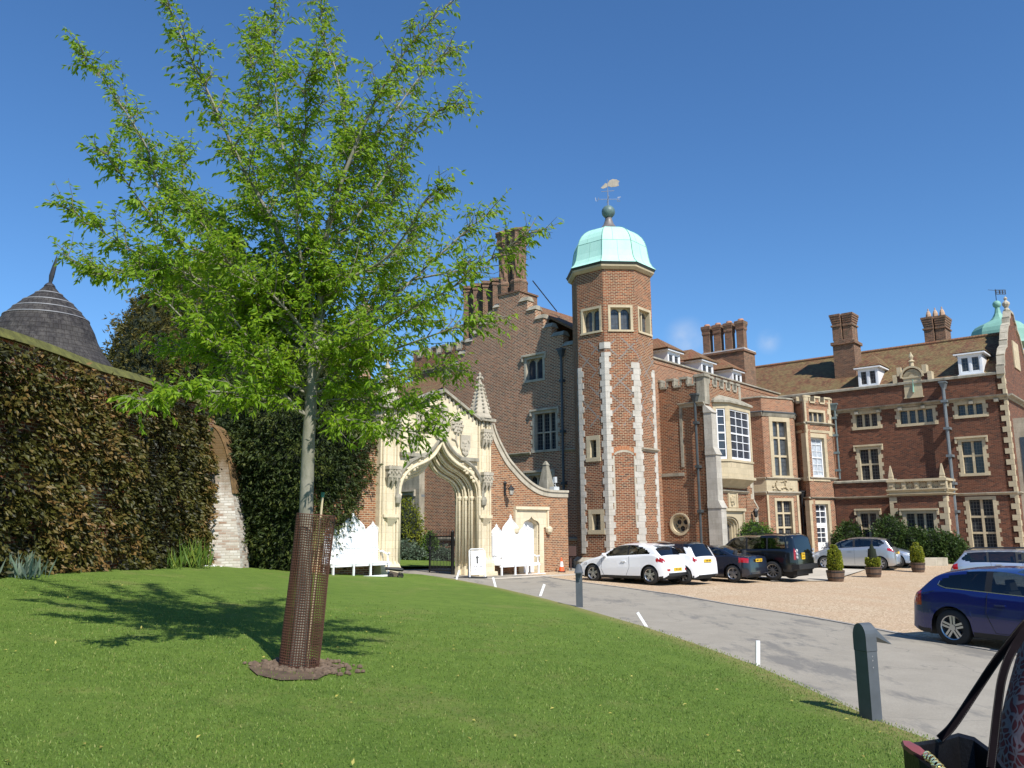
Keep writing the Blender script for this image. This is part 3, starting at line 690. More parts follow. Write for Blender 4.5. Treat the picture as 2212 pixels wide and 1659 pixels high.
# chimney base block and two twisted stacks
cb = MB(); cb.abox(AG+.002, AG+1.6, bt0, bt1, ztb-3, ztb+.0); cb.abox(AG-.06, AG+1.66, bt0-.06, bt1+.06, ztb+.003, ztb+.1); blk = obj('chimney_base', cb, BC, rng_b)
def twisted(cx, cy, z0, z1, r, name='chimney'):
    m = MB(); m.lathe((cx,cy,z0), [(r*1.28,0),(r*1.28,.62),(r*1.36,.66),(r*1.36,.76),(r*1.05,.92)], 8, .2)
    n, k = 48, 24; zz0, zz1 = z0+.92, z1-1.15; vs = []
    for i in range(n+1):
        z = zz0+(zz1-zz0)*i/n
        for j in range(k):
            a = 2*math.pi*j/k; rad = r*(1 + .10*math.cos(8*a + i/n*9.0)) ; vs.append((cx+rad*math.cos(a), cy+rad*math.sin(a), z))
    m.add(vs, [(i*k+j, i*k+(j+1)%k, (i+1)*k+(j+1)%k, (i+1)*k+j) for i in range(n) for j in range(k)])
    c = [(r*1.0,0),(r*1.15,.08),(r*1.15,.16),(r*1.3,.22),(r*1.3,.30),(r*1.48,.38),(r*1.48,.46),(r*1.35,.5),(r*1.35,.85),(r*1.6,.98),(r*1.6,1.06),(r*1.2,1.15)]
    star = []
    for q_, (rad, z) in enumerate(c):
        for j in range(16): a = 2*math.pi*j/16; rr_ = rad*(1.06 if j % 2 else .9); star.append((cx+rr_*math.cos(a), cy+rr_*math.sin(a), zz1+z))
    m.add(star, [(i*16+j, i*16+(j+1)%16, (i+1)*16+(j+1)%16, (i+1)*16+j) for i in range(len(c)-1) for j in range(16)] + [tuple((len(c)-1)*16+j for j in range(16))])
    return m
cf = FB(AG+.8)
for x0, x1, yt in ((955, 1050, 120), (1110, 1280, 70)):
    xm = (x0+x1)/2 if x0 > 1000 else 1005
    b, zt2 = cf.hit(*q('g', xm, yt)); p = ab(AG+.8, b); obj('chimney', twisted(p.x, p.y, ztb+.1, zt2, .40), BC, rng_b)
st = MB(); st.tube([ab(AG+1.2, bt1, ztb+.9), ab(AG+4.2, -6.5, FA(-6.5).hit(*q('g',1530,1200))[1])], .035, 5); obj('chimney_stay', st, IRON, rng_b)
# roof: ridge along A at b = RB
RBm = (bt0+bt1)/2; zr = FA(RBm).hit(*q('g', 1700, 1250))[1]; zr2 = FA(RBm).hit(*q('1b', 900, 870))[1]; zr = (zr+zr2)/2
AE = 24.5
gable_roof(rng_b, [[ab(AG+.5,RBm,zr), ab(AE,RBm,zr), ab(AE,BRW+.02,z_rw-.25), ab(AG+.5,BRW+.02,z_rw-.25)],
                   [ab(AG+.5,RBm,zr), ab(AG+.5,bl0,z_rw-1), ab(AE,bl0,z_rw-1), ab(AE,RBm,zr)]], TR)
# long wall with coping
za0 = zt(*ab(10,BRW).xy)
LW = MB().plate(RW, [(AG,-1.2),(AG,z_rw),(23.5,z_rw),(23.5,-1.2)], (), -.4, 0); obj('long_wall', LW, BM, rng_b)
string(rng_b, [(RW, AG+1, 23.5)], SD, z_rw, z_rw+.14, [(-.45,0),(.08,0),(.08,.6),(-.1,1),(-.45,1)], name='parapet_coping')
def dormer(par, fr, u0, u1, z0, z1, back, mat_r, rise=.7, over=.28, hip=.8, depth_face=0.0, cheeks=WHITE2):
    """dormer with hipped tile roof; front on fr at offset depth_face; runs back"""
    df = depth_face; r = MB(); uc = (u0+u1)/2
    A_, B_ = fr.pt(u0-over, z1, df+over*.6), fr.pt(u1+over, z1, df+over*.6)
    C_, D_ = fr.pt(u0-over, z1, df-back), fr.pt(u1+over, z1, df-back)
    T_, T2 = fr.pt(uc, z1+rise, df-hip), fr.pt(uc, z1+rise, df-back-1.2)
    d = gable_roof(par, [[A_, B_, T_], [A_, T_, T2, C_], [B_, D_, T2, T_]], mat_r, th=.06, name='dormer')
    body = MB(); body.fbox(fr, u0, u0+.13, z0, z1-.14, df-back, df); body.fbox(fr, u1-.13, u1, z0, z1-.14, df-back, df)
    body.fbox(fr, u0-.2, u1+.2, z1-.14, z1-.06, df-back, df+.16)
    body.fbox(fr, u0+.13, u1-.13, z0-.02, z0+.12, df-.1, df+.0); body.fbox(fr, u0+.13, u1-.13, z1-.28, z1-.141, df-.1, df)
    body.fbox(fr, uc-.06, uc+.06, z0+.12, z1-.28, df-.1, df-.002); body.fbox(fr, u0-.06, u1+.06, z0-.1, z0-.021, df-.1, df+.08)
    for s in (0, 1):
        a, b = (u0+.13, uc-.06) if s == 0 else (uc+.06, u1-.13)
        body.fbox(fr, a, a+.05, z0+.12, z1-.28, df-.08, df-.02); body.fbox(fr, b-.05, b, z0+.12, z1-.28, df-.08, df-.02)
        body.fbox(fr, a+.05, b-.05, z0+.12, z0+.17, df-.08, df-.02); body.fbox(fr, a+.05, b-.05, z1-.33, z1-.28, df-.08, df-.02)
    obj('dormer_frame', body, cheeks, d)
    g = MB().fbox(fr, u0+.1, u1-.1, z0+.1, z1-.2, df-.09, df-.06); obj('pane', g, GLD, d)
    return d
for i, (x0,y0,x1,y1) in enumerate(((245,860,475,990),(885,1045,1105,1170),(1475,1260,1645,1335))):
    fr = FA(BRW-.55); r = rect(fr, '1b', x0, y0, x1, y1)
    dormer(rng_b, fr, r[0], r[1], z_rw-.05, z_rw+1.05, 1.4, TR, rise=.85, hip=1.0, over=.4)
# four-shaft chimney stack at far end
cfr = FB(19.3)
b0,z0_ = cfr.hit(*q('1b', 845, 800)); b1,_ = cfr.hit(*q('1b', 1680, 690)); zb = cfr.hit(*q('1b',1680,690))[1]
cs_ = MB(); cs_.abox(19.3, 21.0, b0, b1, 8.5, zb-.12); cs_.abox(19.22, 21.08, b0-.08, b1+.08, zb-.12, zb+.03); stk = obj('chimney_stack', cs_, BC, rng_b)
wh = MB(); wh.abox(19.25, 21.05, b0-.05, b1+.05, zb+.033, zb+.09); obj('flashing', wh, plain('lead_white',(.6,.6,.6),.5), stk)
for i, (x, yt) in enumerate(((985,205),(1190,175),(1400,140),(1620,95))):
    bc, zt2 = cfr.off(-.85).hit(*q('1b', x, yt)); p = ab(20.15, bc); m = MB(); w = .33
    def sq(r, z): return [(p.x+r*math.cos(a+.35), p.y+r*math.sin(a+.35), z) for a in [k*math.pi/2+math.pi/4 for k in range(4)]]
    prof2 = [(w*1.3,zb+.09),(w*1.3,zb+.25),(w*1.08,zb+.3),(w*1.08,zt2-.95),(w*1.25,zt2-.85),(w*1.25,zt2-.75),(w*1.2,zt2-.7),(w*1.45,zt2-.45),(w*1.45,zt2-.3),(w*1.1,zt2-.25)]
    for r, z in prof2: m.v += [(p.x+r*math.cos(TH*0+a), p.y+r*math.sin(a), z) for a in [math.atan2(U2.y,U2.x)+math.pi/4+k*math.pi/2 for k in range(4)]]
    m.f += [(j*4+k, j*4+(k+1)%4, (j+1)*4+(k+1)%4, (j+1)*4+k) for j in range(len(prof2)-1) for k in range(4)] + [tuple(range(len(prof2)*4-4, len(prof2)*4))]
    c = obj('chimney', m, BC, rng_b); pt_ = MB(); pt_.lathe((p.x,p.y,zt2-.25), [(.22,0),(.2,.08),(.17,.14)], 12); obj('chimney_pot', pt_, plain('terracotta',(.42,.2,.11),.8), c)
# ------------------------------------------------------------- bays of the range
def bay(par, pts, z1, mat, zmin=-1.2, holes=None, th=.3):
    m = MB(); frs = []
    for i in range(len(pts)-1):
        f = F2(pts[i], pts[i+1]); L = (Vector(pts[i+1][:2])-Vector(pts[i][:2])).length
        hs = [(h[0][0], h[2][0], h[0][1], h[1][1]) for h in (holes or {}).get(i, [])]; m.gplate(f, 0, L, zmin, z1, hs, th); frs.append((f, L))
    return m, frs
def pxat(px, py, fr=None, Y=None): return atY(px, py, Y)
c1 = atY(1652, 1000, 50.0); c0 = ab(16.6, BRW); b_c1 = (c1.xy-O2).dot(W2); a_c1 = (c1.xy-O2).dot(U2); c0 = ab(a_c1, BRW)
c2 = atY(1719, 1000, 51.1); c3 = c2 + Vector((U2.x, U2.y, 0))*2.0 - Vector((W2.x, W2.y, 0))*.6
pts1 = [c0, c1, c2, c3]; f1 = F2(c1, c2)
zb1 = f1.hit(1690, 862)[1]
r1 = rect(f1, '4b', 465, 555, 720, 1470, 0); r1b = rect(f1, '5b', 450, 500, 715, 1200)
m, frs = bay(None, pts1, zb1, BM, holes={1: [hole(r1), hole(r1b)]})
m.poly([p + Vector((0,0,zb1-.01-p.z)) for p in (pts1[0],pts1[1],pts1[2],pts1[3])])
b1o = obj('bay', m, BM, rng_b)
window(b1o, f1, r1, 2, (.36,.70), SW, GLT, ring=.22, recess=.2, mull=.14)
window(b1o, f1, r1b, 2, (.35,.7), SW, GLD, ring=.12, recess=.18, mull=.12)
def bay_string(par, frs, y, k, mat, h=.16, big=1.0, name='string_course'):
    z = f1.hit(*q(k, 600, y))[1] if k == '4b' else f1.hit(*q(k, 500, y))[1]
    return z
zs_ = f1.hit(*q('4b', 600, 420))[1]; path = [(f, -.02, L+.02) for f, L in frs]
string(b1o, path, LEAD, zs_-.05, zs_+.05, [(-.05,0),(.16,0),(.18,.5),(.1,1),(-.05,1)]); string(b1o, path, SD, zs_-.28, zs_-.05, [(-.05,0),(.04,0),(.12,.8),(.13,1),(-.05,1)])
string(b1o, path, SD, zb1, zb1+.12, [(-.35,0),(.06,0),(.05,.6),(-.1,1),(-.35,1)], name='coping')
zc1 = f1.hit(*q('4b', 650, 1505))[1]; zc2 = f1.hit(*q('5b', 600, 390))[1]
string(b1o, path, SG, zc1-.12, zc1+.03, MOULD); string(b1o, path, SG, zc2-.1, zc2+.12, MOULD)
pn = MB()
for f, L in frs[:2]: pn.fbox(f, .0, L, zc2+.12, zc1-.12, -.1, .03)
pano = obj('carved_panel', pn, SW, b1o)
cv = MB(); L = frs[1][1]; zm = (zc1+zc2)/2; hh = (zc1-zc2)*.36
for i, uc in enumerate((L*.36, L*.66)):
    s = hh*.8; cv.plate(f1, [(uc-s*.8,zm+s*.7),(uc+s*.8,zm+s*.7),(uc+s*.75,zm-s*.3),(uc,zm-s),(uc-s*.75,zm-s*.3)], (), .0, .12, ); cv.fbox(f1, uc-s*.4, uc+s*.4, zm+s*.72, zm+s*1.1, .0, .12)
for i in range(26):
    x = L*.18 + L*.7*random.random(); z = zm + hh*random.uniform(-1.1,1.1); cv.lathe(f1.pt(x,z,.03), [(.09,-.03),(.11,0),(.05,.04)], 6)
obj('carving', cv, SW, b1o)
jm = MB()
for f, L in frs[1:2]: jm.fbox(f, -.02, .12, -1.2, zc2-.1, -.1, .04); jm.fbox(f, L-.14, L+.02, -1.2, zc2-.1, -.1, .04)
obj('corner_shafts', jm, SW, b1o)
# bay 2: crenellated octagonal bay with sash window and white door
d0 = atY(1722, 1000, 52.4); d1 = atY(1746, 1000, 51.35); d2 = atY(1801, 1000, 52.6); d3 = atY(1812, 1000, 54.0)
f2 = F2(d1, d2); zt2_ = f2.hit(1770, 861)[1]
r2a = rect(f2,'4b',1050,400,1310,580); r2b = rect(f2,'4b',1062,820,1335,1500); r2c = rect(f2,'5b',1045,560,1320,1440)
fd0 = F2(d0, d1); fd3 = F2(d2, d3)
m, frs2 = bay(None, [d0,d1,d2,d3], zt2_-.35, BM, holes={1: [hole(r2a), hole(r2b), hole((r2c[0],r2c[1],-1.0,r2c[3]))]})
m.poly([p + Vector((0,0,zt2_-.4-p.z)) for p in (d0,d1,d2,d3)])
b2o = obj('bay', m, BM, rng_b)
window(b2o, f2, r2a, 3, (), SW, GLT, ring=.12, recess=.14, mull=.1)
window(b2o, f2, r2b, 1, (), SW, GLB, ring=.2, recess=.22, sash=(3,6,.09))
path2 = [(f, -.02, L+.02) for f, L in frs2]
z_ = f2.hit(*q('4b',1200,600))[1]; string(b2o, path2, SD, z_-.1, z_+.06, MOULD)
z_ = f2.hit(*q('4b',1200,730))[1]; string(b2o, path2, SW, z_-.08, z_+.08, [(-.05,0),(.03,0),(.05,1),(-.05,1)])
z_ = f2.hit(*q('4b',1200,1510))[1]; string(b2o, path2, SG, z_-.08, z_+.08, MOULD)
z_ = f2.hit(*q('5b',1200,465))[1]; string(b2o, path2, SD, z_-.06, z_+.06, MOULD)
for (f, L), n in zip(frs2, (2, 3, 2)): battlement(b2o, f, .02, L-.02, zt2_-.5, zt2_-.35, zt2_, n, BM, SW, th=.3)
quoins(b2o, fd0, frs2[0][1], f2, 0, z_+3.9, zt2_-.2, SW, h=.35, a=.15, b=.3); quoins(b2o, f2, frs2[1][1], fd3, 0, z_+3.9, zt2_-.2, SW, h=.35, a=.15, b=.3)
# white glazed door
u0,u1,z0,z1 = r2c; gz = zt(d1.x, d1.y)
fm = MB(); fm.fbox(f2,u0-.2,u0+.02,gz-.2,z1,-.3,.04); fm.fbox(f2,u1-.02,u1+.2,gz-.2,z1,-.3,.04); fm.fbox(f2,u0-.201,u1+.201,z1-.02,z1+.2,-.3,.042)
dr = obj('door_frame', fm, SW, b2o)
zt_d = f2.hit(*q('5b',1190,905))[1]; dm2 = MB(); rc = -.2
dm2.fbox(f2,u0+.02,u0+.1,gz-.2,z1-.02,rc-.05,rc+.05); dm2.fbox(f2,u1-.1,u1-.02,gz-.2,z1-.02,rc-.05,rc+.05)
dm2.fbox(f2,u0+.1,u1-.1,z1-.1,z1-.02,rc-.05,rc+.048); dm2.fbox(f2,u0+.1,u1-.1,zt_d-.1,zt_d+.1,rc-.05,rc+.048)
zgl = f2.hit(*q('5b',1190,1200))[1]; dm2.fbox(f2,u0+.1,u1-.1,gz-.2,zgl,rc-.05,rc+.03); dm2.fbox(f2,u0+.1,u0+.2,zgl,zt_d-.1,rc-.05,rc+.03); dm2.fbox(f2,u1-.2,u1-.1,zgl,zt_d-.1,rc-.05,rc+.03); dm2.fbox(f2,u0+.2,u1-.2,zt_d-.2,zt_d-.1,rc-.05,rc+.03)
for i in (1,2):
    x = u0+.1+(u1-u0-.2)*i/3; dm2.fbox(f2,x-.03,x+.03,zt_d+.1,z1-.1,rc-.02,rc+.02); x = u0+.2+(u1-u0-.4)*i/3; dm2.fbox(f2,x-.025,x+.025,zgl,zt_d-.2,rc-.02,rc+.02)
    z = zt_d+.1+(z1-.1-zt_d-.1)*i/3; dm2.fbox(f2,u0+.1,u1-.1,z-.03,z+.03,rc-.02,rc+.019); z = zgl+(zt_d-.2-zgl)*i/3; dm2.fbox(f2,u0+.2,u1-.2,z-.025,z+.025,rc-.02,rc+.019)
dl = obj('door', dm2, WHITE, b2o); g = MB().fbox(f2,u0,u1,zgl,z1,rc-.06,rc-.03); obj('pane', g, GLS, b2o)
pipe(b2o, F2(d2,d3), .25, f2.hit(*q('4b',1400,360))[1], f2.hit(1808,1035)[1], r=.06, mat=plain('pipe_green',(.13,.17,.17),.5), d=.25)
pipe(b1o, F2(d0,d1), .5, f2.hit(*q('5b',880,440))[1], -.6, r=.06, mat=IRON, d=.2)
# ------------------------------------------------------------- lower wings seen left of the gable and through the arch
hall = thing('stone_hall', 'grey ashlar hall with tiled roof seen through the arch beside a drainpipe', 'building', ab(3.2, -18, .3))
HF = FB(3.3); b_r = HF.hit(905, 1100)[0]; zev = HF.hit(880, 862)[1]
hw = rect(HF,'5a',330,470,545,1230); hw = (hw[0]-.6, hw[1], hw[2]+.8, hw[3])
hm = MB().plate(HF, [(b_r-14,-.6),(b_r-14,zev),(b_r,zev),(b_r,-.6)], [hole(hw)], -.5, 0); obj('wall', hm, SD, hall)
window(hall, HF, hw, 4, (), SG, GLD, ring=.15, recess=.3, mull=.1, arched=True, hood=True)
hr = FB(7.3).hit(900, 822)[1]
gable_roof(hall, [[ab(3.1,b_r-14,zev), ab(3.1,bl0+.02,zev), ab(7.3,bl0+.02,hr), ab(7.3,b_r-14,hr)]], TW)
bk = MB(); bk.abox(3.31, 7.2, b_r-.3, b_r-.01, -.5, zev); obj('return_wall', bk, SD, hall)
cx_, zt3 = FB(6).hit(*q('k', 228, 290)); p = ab(6, cx_); rc_ = MB(); rc_.lathe((p.x,p.y,5), [(.5,0),(.5,zt3-5.5),(.6,zt3-5.42),(.6,zt3-5.2),(.66,zt3-5.15),(.66,zt3-5),(.4,zt3-4.9)], 20); obj('round_chimney', rc_, BG, hall)
cw = thing('crenellated_wing', 'dark red brick wing with battlements and ribbed chimney block behind stepped gable', 'building', ab(8, -14, 0))
CF = FB(8.0); cb0 = CF.hit(892, 790)[0]; cb1 = CF.hit(1000, 760)[0]; zg_ = CF.hit(*q('k',1430,960))[1]; zm_ = CF.hit(*q('k',1500,840))[1]
cm_ = MB().abox(8.0, 14, cb0, cb1+.5, -.3, zg_-.2); obj('wall', cm_, BP, cw)
battlement(cw, CF, cb0, cb1+.4, zg_-.2, zg_, zm_, 6, BP, SD)
string(cw, [(CF, cb0-.02, cb1)], SD, zg_-1.1, zg_-.95, MOULD)
sf = FB(9.0); sb0, szt = sf.hit(*q('3', 450, 555)); sb1 = sf.hit(*q('3', 735, 600))[0]; szt2 = sf.hit(*q('3', 600, 545))[1]
sk = MB(); n = 4; wd = (sb1-sb0)/n
for i in range(n):
    cxb = sb0 + wd*(i+.5); p = ab(9.4+.0*i, cxb); r = wd*.66
    for rad, z0, z1 in ((r*1.0, 8.5, szt-.45), (r*1.12, szt-.45, szt-.3), (r*1.0,szt-.3,szt-.2), (r*1.2, szt-.2, szt)):
        pts = [(p.x+rad*math.cos(a), p.y+rad*math.sin(a)) for a in [math.atan2(U2.y,U2.x)+k*math.pi/2 for k in range(4)]]
        sk.add([(x,y,z0) for x,y in pts]+[(x,y,z1) for x,y in pts], [(0,1,5,4),(1,2,6,5),(2,3,7,6),(3,0,4,7),(4,5,6,7)])
obj('chimney_block', sk, BC, cw)
# ============================================================= ENTRANCE PORCH
PA = 7.0
PBf = FB(PA)
bp_ = PBf.hit(1529, 1000)[0]
PAf = FA(bp_); a1 = PAf.hit(1606, 980)[0]
zmt = PBf.hit(*q('1b', 860, 1180))[1]; zmg = PBf.hit(*q('1b', 870, 1370))[1]
porch = thing('entrance_porch', 'red brick entrance block with battlements, round window and white oriel above arched door', 'building', ab(PA+2, bp_-1.5, zt(*ab(PA, bp_).xy)))
rw = PBf.hit(*q('3b', 415, 1022)); rr_w = (PBf.hit(*q('3b', 560, 1022))[0]-PBf.hit(*q('3b', 262, 1022))[0])/2
circ = [(rw[0]+rr_w*.97*math.cos(2*math.pi*i/32), rw[1]+rr_w*.97*math.sin(2*math.pi*i/32)) for i in range(32)]
rdoor = rect(PAf, '3b', 1150, 870, 1400, 1500)
gzp = zt(*ab(PA+2, bp_).xy)
dw0, dw1 = PAf.hit(*q('3b',1152,1100))[0]-.55, PAf.hit(*q('3b',1400,1100))[0]-.12; dzt = PAf.hit(*q('3b',1250,895))[1]
def tudor(u0, u1, zb, zs, zt_, n=8):
    c = (u0+u1)/2; w = (u1-u0)/2; L = [(u0, zb), (u0, zs)]
    for i in range(1, n): t = i/n; L.append((c - w*math.cos(t*math.pi/2)**.8*(1-.0*t), zs+(zt_-zs)*math.sin(t*math.pi/2)**.75))
    L.append((c, zt_)); 
    for i in range(n-1, 0, -1): t = i/n; L.append((c + w*math.cos(t*math.pi/2)**.8, zs+(zt_-zs)*math.sin(t*math.pi/2)**.75))
    return L + [(u1, zs), (u1, zb)]
dhole = tudor(dw0, dw1, gzp-.6, dzt-.55, dzt)
pm = MB(); pm.plate(PBf, [(BRW-.2,-.9),(BRW-.2,zmg),(bp_,zmg),(bp_,-.9)], [circ], -.45, 0)
pm.plate(PAf, [(PA,-.9),(PA,zmg),(a1,zmg),(a1,-.9)], [dhole], -.45, 0)
pm.abox(a1-.4, a1-.002, BRW, bp_-.01, -.9, zmg-.001); pm.abox(PA+.2, a1-.2, BRW, bp_-.2, zmg-.5, zmg-.4)
obj('wall', pm, BP, porch)
battlement(porch, PBf, BRW-.3, bp_-.12, zmg-.002, zmg+.01, zmt-.12, 4, BP, SD, th=.4)
battlement(porch, PAf, PA+.55, a1-.1, zmg-.003, zmg+.01, zmt-.12, 5, BM, SD, th=.4)
ct = MB(); ct.fbox(PBf, bp_-.42, bp_+.03, zmg-1.0, zmt-.1, -.4, .03); ct.fbox(PAf, PA-.028, PA+.5, zmg-1.0, zmt-.101, -.4, .028); ct.fbox(PBf, bp_-.5, bp_+.1, zmt-.1, zmt+.04, -.5, .1)
obj('corner_stones', ct, SD, porch); ct = MB(); ct.fbox(PAf, a1-.22, a1+.02, zmg-1.6, zmt-.12, -.3, .03); obj('corner_stones', ct, SG, porch)
# round window
rg = MB(); n = 40
for r0, r1, d0, d1 in ((.97,1.12,-.02,.05),(.86,.98,-.28,.02),(.72,.87,-.42,-.2)):
    for i in range(n):
        a, b = 2*math.pi*i/n, 2*math.pi*(i+1)/n; P = lambda r, t, d: PBf.pt(rw[0]+rr_w*r*math.cos(t), rw[1]+rr_w*r*math.sin(t), d)
        rg.hexa([P(r0,a,d0),P(r0,b,d0),P(r1,b,d0),P(r1,a,d0),P(r0,a,d1),P(r0,b,d1),P(r1,b,d1),P(r1,a,d1)])
for t in (math.pi/2, math.pi*7/6, math.pi*11/6): rg.tube([PBf.pt(rw[0],rw[1],-.3), PBf.pt(rw[0]+rr_w*.78*math.cos(t), rw[1]+rr_w*.78*math.sin(t), -.3)], .05, 6)
for t in (math.pi*1/6, math.pi*5/6, math.pi*3/2):
    rg.tube([PBf.pt(rw[0]+rr_w*(.42*math.cos(t)+.32*math.cos(s)), rw[1]+rr_w*(.42*math.sin(t)+.32*math.sin(s)), -.3) for s in [2*math.pi*k/14 for k in range(15)]], .04, 5, cap=False)
rwin = obj('round_window', rg, SW, porch)
g = MB(); g.plate(PBf, [(rw[0]+rr_w*.9*math.cos(2*math.pi*i/32), rw[1]+rr_w*.9*math.sin(2*math.pi*i/32)) for i in range(32)], (), -.4, -.37); obj('pane', g, GLD, rwin)
# carved bands
z_ = PBf.hit(*q('2b', 250, 490))[1]; uL = PBf.hit(*q('2b', 90, 800))[0]
string(porch, [(PBf, uL, bp_)], SD, z_-.14, z_+.08, [(-.05,0),(.06,0),(.1,.4),(.26,.8),(.26,1),(-.05,1)])
zvb = PBf.hit(*q('2b', 110, 1530))[1]; vs_ = MB().fbox(PBf, uL-.02, uL+.12, zvb, z_-.14, -.05, .05); obj('stone_strip', vs_, SD, porch)
z3_ = PBf.hit(*q('3b', 250, 205))[1]; s3 = MB().fbox(PBf, BRW, uL+.1, z3_-.09, z3_+.07, -.05, .05); obj('stone_band', s3, SD, porch)
pipe(porch, PBf, PBf.hit(*q('2b', 385, 1000))[0], PBf.hit(*q('2b',360,440))[1], -.5, r=.07, mat=plain('pipe_grey',(.05,.058,.06),.45,.2,4), d=.2)
# corner buttress (diagonal-ish, on the corner)
def buttress(par, fr, u0, u1, stages, mat, nm='buttress'):
    """stages: (z_top, depth) bottom up with sloped offsets"""
    m = MB(); zb = -.9
    for i, (zt_, d) in enumerate(stages):
        m.fbox(fr, u0, u1, zb, zt_, -.1, d); dn = stages[i+1][1] if i+1 < len(stages) else .0
        m.hexa([fr.pt(u0-.04,zt_,-.1),fr.pt(u1+.04,zt_,-.1),fr.pt(u1+.04,zt_,d+.06),fr.pt(u0-.04,zt_,d+.06),fr.pt(u0-.04,zt_+.38,-.1),fr.pt(u1+.04,zt_+.38,-.1),fr.pt(u1+.04,zt_+.38,dn+.01),fr.pt(u0-.04,zt_+.38,dn+.01)])
        zb = zt_+.37
    return obj(nm, m, mat, par)
bz = [PAf.hit(*q('3b', 1040, 760))[1], PAf.hit(*q('2b', 640, 1340))[1], PAf.hit(*q('2b', 570, 640))[1]]
but = buttress(porch, PAf, PA-.03, PA+.52, [(bz[0],.62),(bz[1],.48),(bz[2],.34)], stone_mat('buttress_stone', (.46,.43,.37), (.25,.22,.17), amt=.6, thr=.45))
# right-hand buttress seen in outline
bz2 = [PAf.hit(*q('5b', 200, 640))[1], PAf.hit(*q('2b', 1300, 1400))[1], PAf.hit(*q('2b', 1180, 740))[1]]
BRf = Fr(ab(a1, bp_), W2*-1, U2)
b2m = MB(); zb = -.9
for zt_, d, dn in ((bz2[0],1.35,.95),(bz2[1],.95,.5),(bz2[2],.5,.05)):
    b2m.abox(a1-.02, a1+d, bp_-.5, bp_+.02, zb, zt_); b2m.hexa([ab(a1-.02,bp_-.5,zt_),ab(a1+d+.05,bp_-.5,zt_),ab(a1+d+.05,bp_+.04,zt_),ab(a1-.02,bp_+.04,zt_),ab(a1-.02,bp_-.5,zt_+.5),ab(a1+dn,bp_-.5,zt_+.5),ab(a1+dn,bp_+.04,zt_+.5),ab(a1-.02,bp_+.04,zt_+.5)]); zb = zt_+.45
obj('buttress', b2m, BP, porch)
ed_ = MB(); zb = -.9
for zt_, d, dn in ((bz2[0],1.35,.95),(bz2[1],.95,.5),(bz2[2],.5,.05)):
    z = zb; k = 0
    while z < zt_-.1:
        h = min(.32, zt_-z); e = .2 if k % 2 else .38; ed_.abox(a1+d-e, a1+d+.015, bp_-.515, bp_+.035, z+.003, z+h); z += h; k += 1
    zb = zt_+.45
    ed_.hexa([ab(a1+dn-.1,bp_-.52,zt_+.38),ab(a1+d+.07,bp_-.52,zt_-.08),ab(a1+d+.07,bp_+.06,zt_-.08),ab(a1+dn-.1,bp_+.06,zt_+.38),ab(a1+dn-.1,bp_-.52,zt_+.53),ab(a1+d+.07,bp_-.52,zt_+.05),ab(a1+d+.07,bp_+.06,zt_+.05),ab(a1+dn-.1,bp_+.06,zt_+.53)])
obj('buttress_stones', ed_, SG, porch)
# oriel window (canted)
uo0, uo1 = PAf.hit(*q('2b', 650, 1000))[0], PAf.hit(*q('2b', 1130, 1000))[0]
zo1 = PAf.hit(*q('2b', 900, 520))[1]; zo0 = PAf.hit(*q('2b', 900, 1450))[1]; zo2 = PAf.hit(*q('3b', 1300, 255))[1]; zo3 = PAf.hit(*q('3b', 1290, 425))[1]
dp = .55; um = .62
P0 = PAf.pt(uo0+.0, 0, 0); P1 = PAf.pt(uo0+um, 0, dp); P2 = PAf.pt(uo1-um*.25, 0, dp); P3 = PAf.pt(uo1, 0, 0)
OF = [F2(P0,P1), F2(P1,P2), F2(P2,P3)]; OL = [(P1-P0).length, (P2-P1).length, (P3-P2).length]
om = MB(); oh = {}
for i, (f, L) in enumerate(zip(OF, OL)):
    hs_ = []
    if i < 2: oh[i] = (.17, L-.17, zo0+.1, zo1-.3); hs_ = [hole(oh[i])]
    om.plate(f, [(0,zo2),(0,zo1),(L,zo1),(L,zo2)], hs_, -.14, 0)
def prism(mb, pts0, z0, pts1, z1): n = len(pts0); mb.add([(p.x,p.y,z0) for p in pts0]+[(p.x,p.y,z1) for p in pts1], [(k,(k+1)%n,n+(k+1)%n,n+k) for k in range(n)]+[tuple(range(n))[::-1], tuple(range(n,2*n))])
def outl(s, d): return [PAf.pt(uo0-s,0,-.1), PAf.pt(uo0-s,0,s), PAf.pt(uo0+um-s*.5,0,dp+d), PAf.pt(uo1-um*.25+s*.5,0,dp+d), PAf.pt(uo1+s,0,s), PAf.pt(uo1+s,0,-.1)]
prism(om, outl(.1,.1), zo2-.12, outl(.1,.1), zo2+.02); prism(om, outl(-.3,-.45), zo3, outl(.06,.05), zo2-.12)
prism(om, outl(.05,.05), zo0-.02, outl(.05,.05), zo0+.07)
ori = obj('oriel', om, SW, porch)
rf = MB(); prism(rf, outl(.14,.14), zo1, outl(.14,.14), zo1+.1); prism(rf, outl(.14,.14), zo1+.1, outl(-.35,-.5), zo1+.48); obj('oriel_roof', rf, SD, ori)
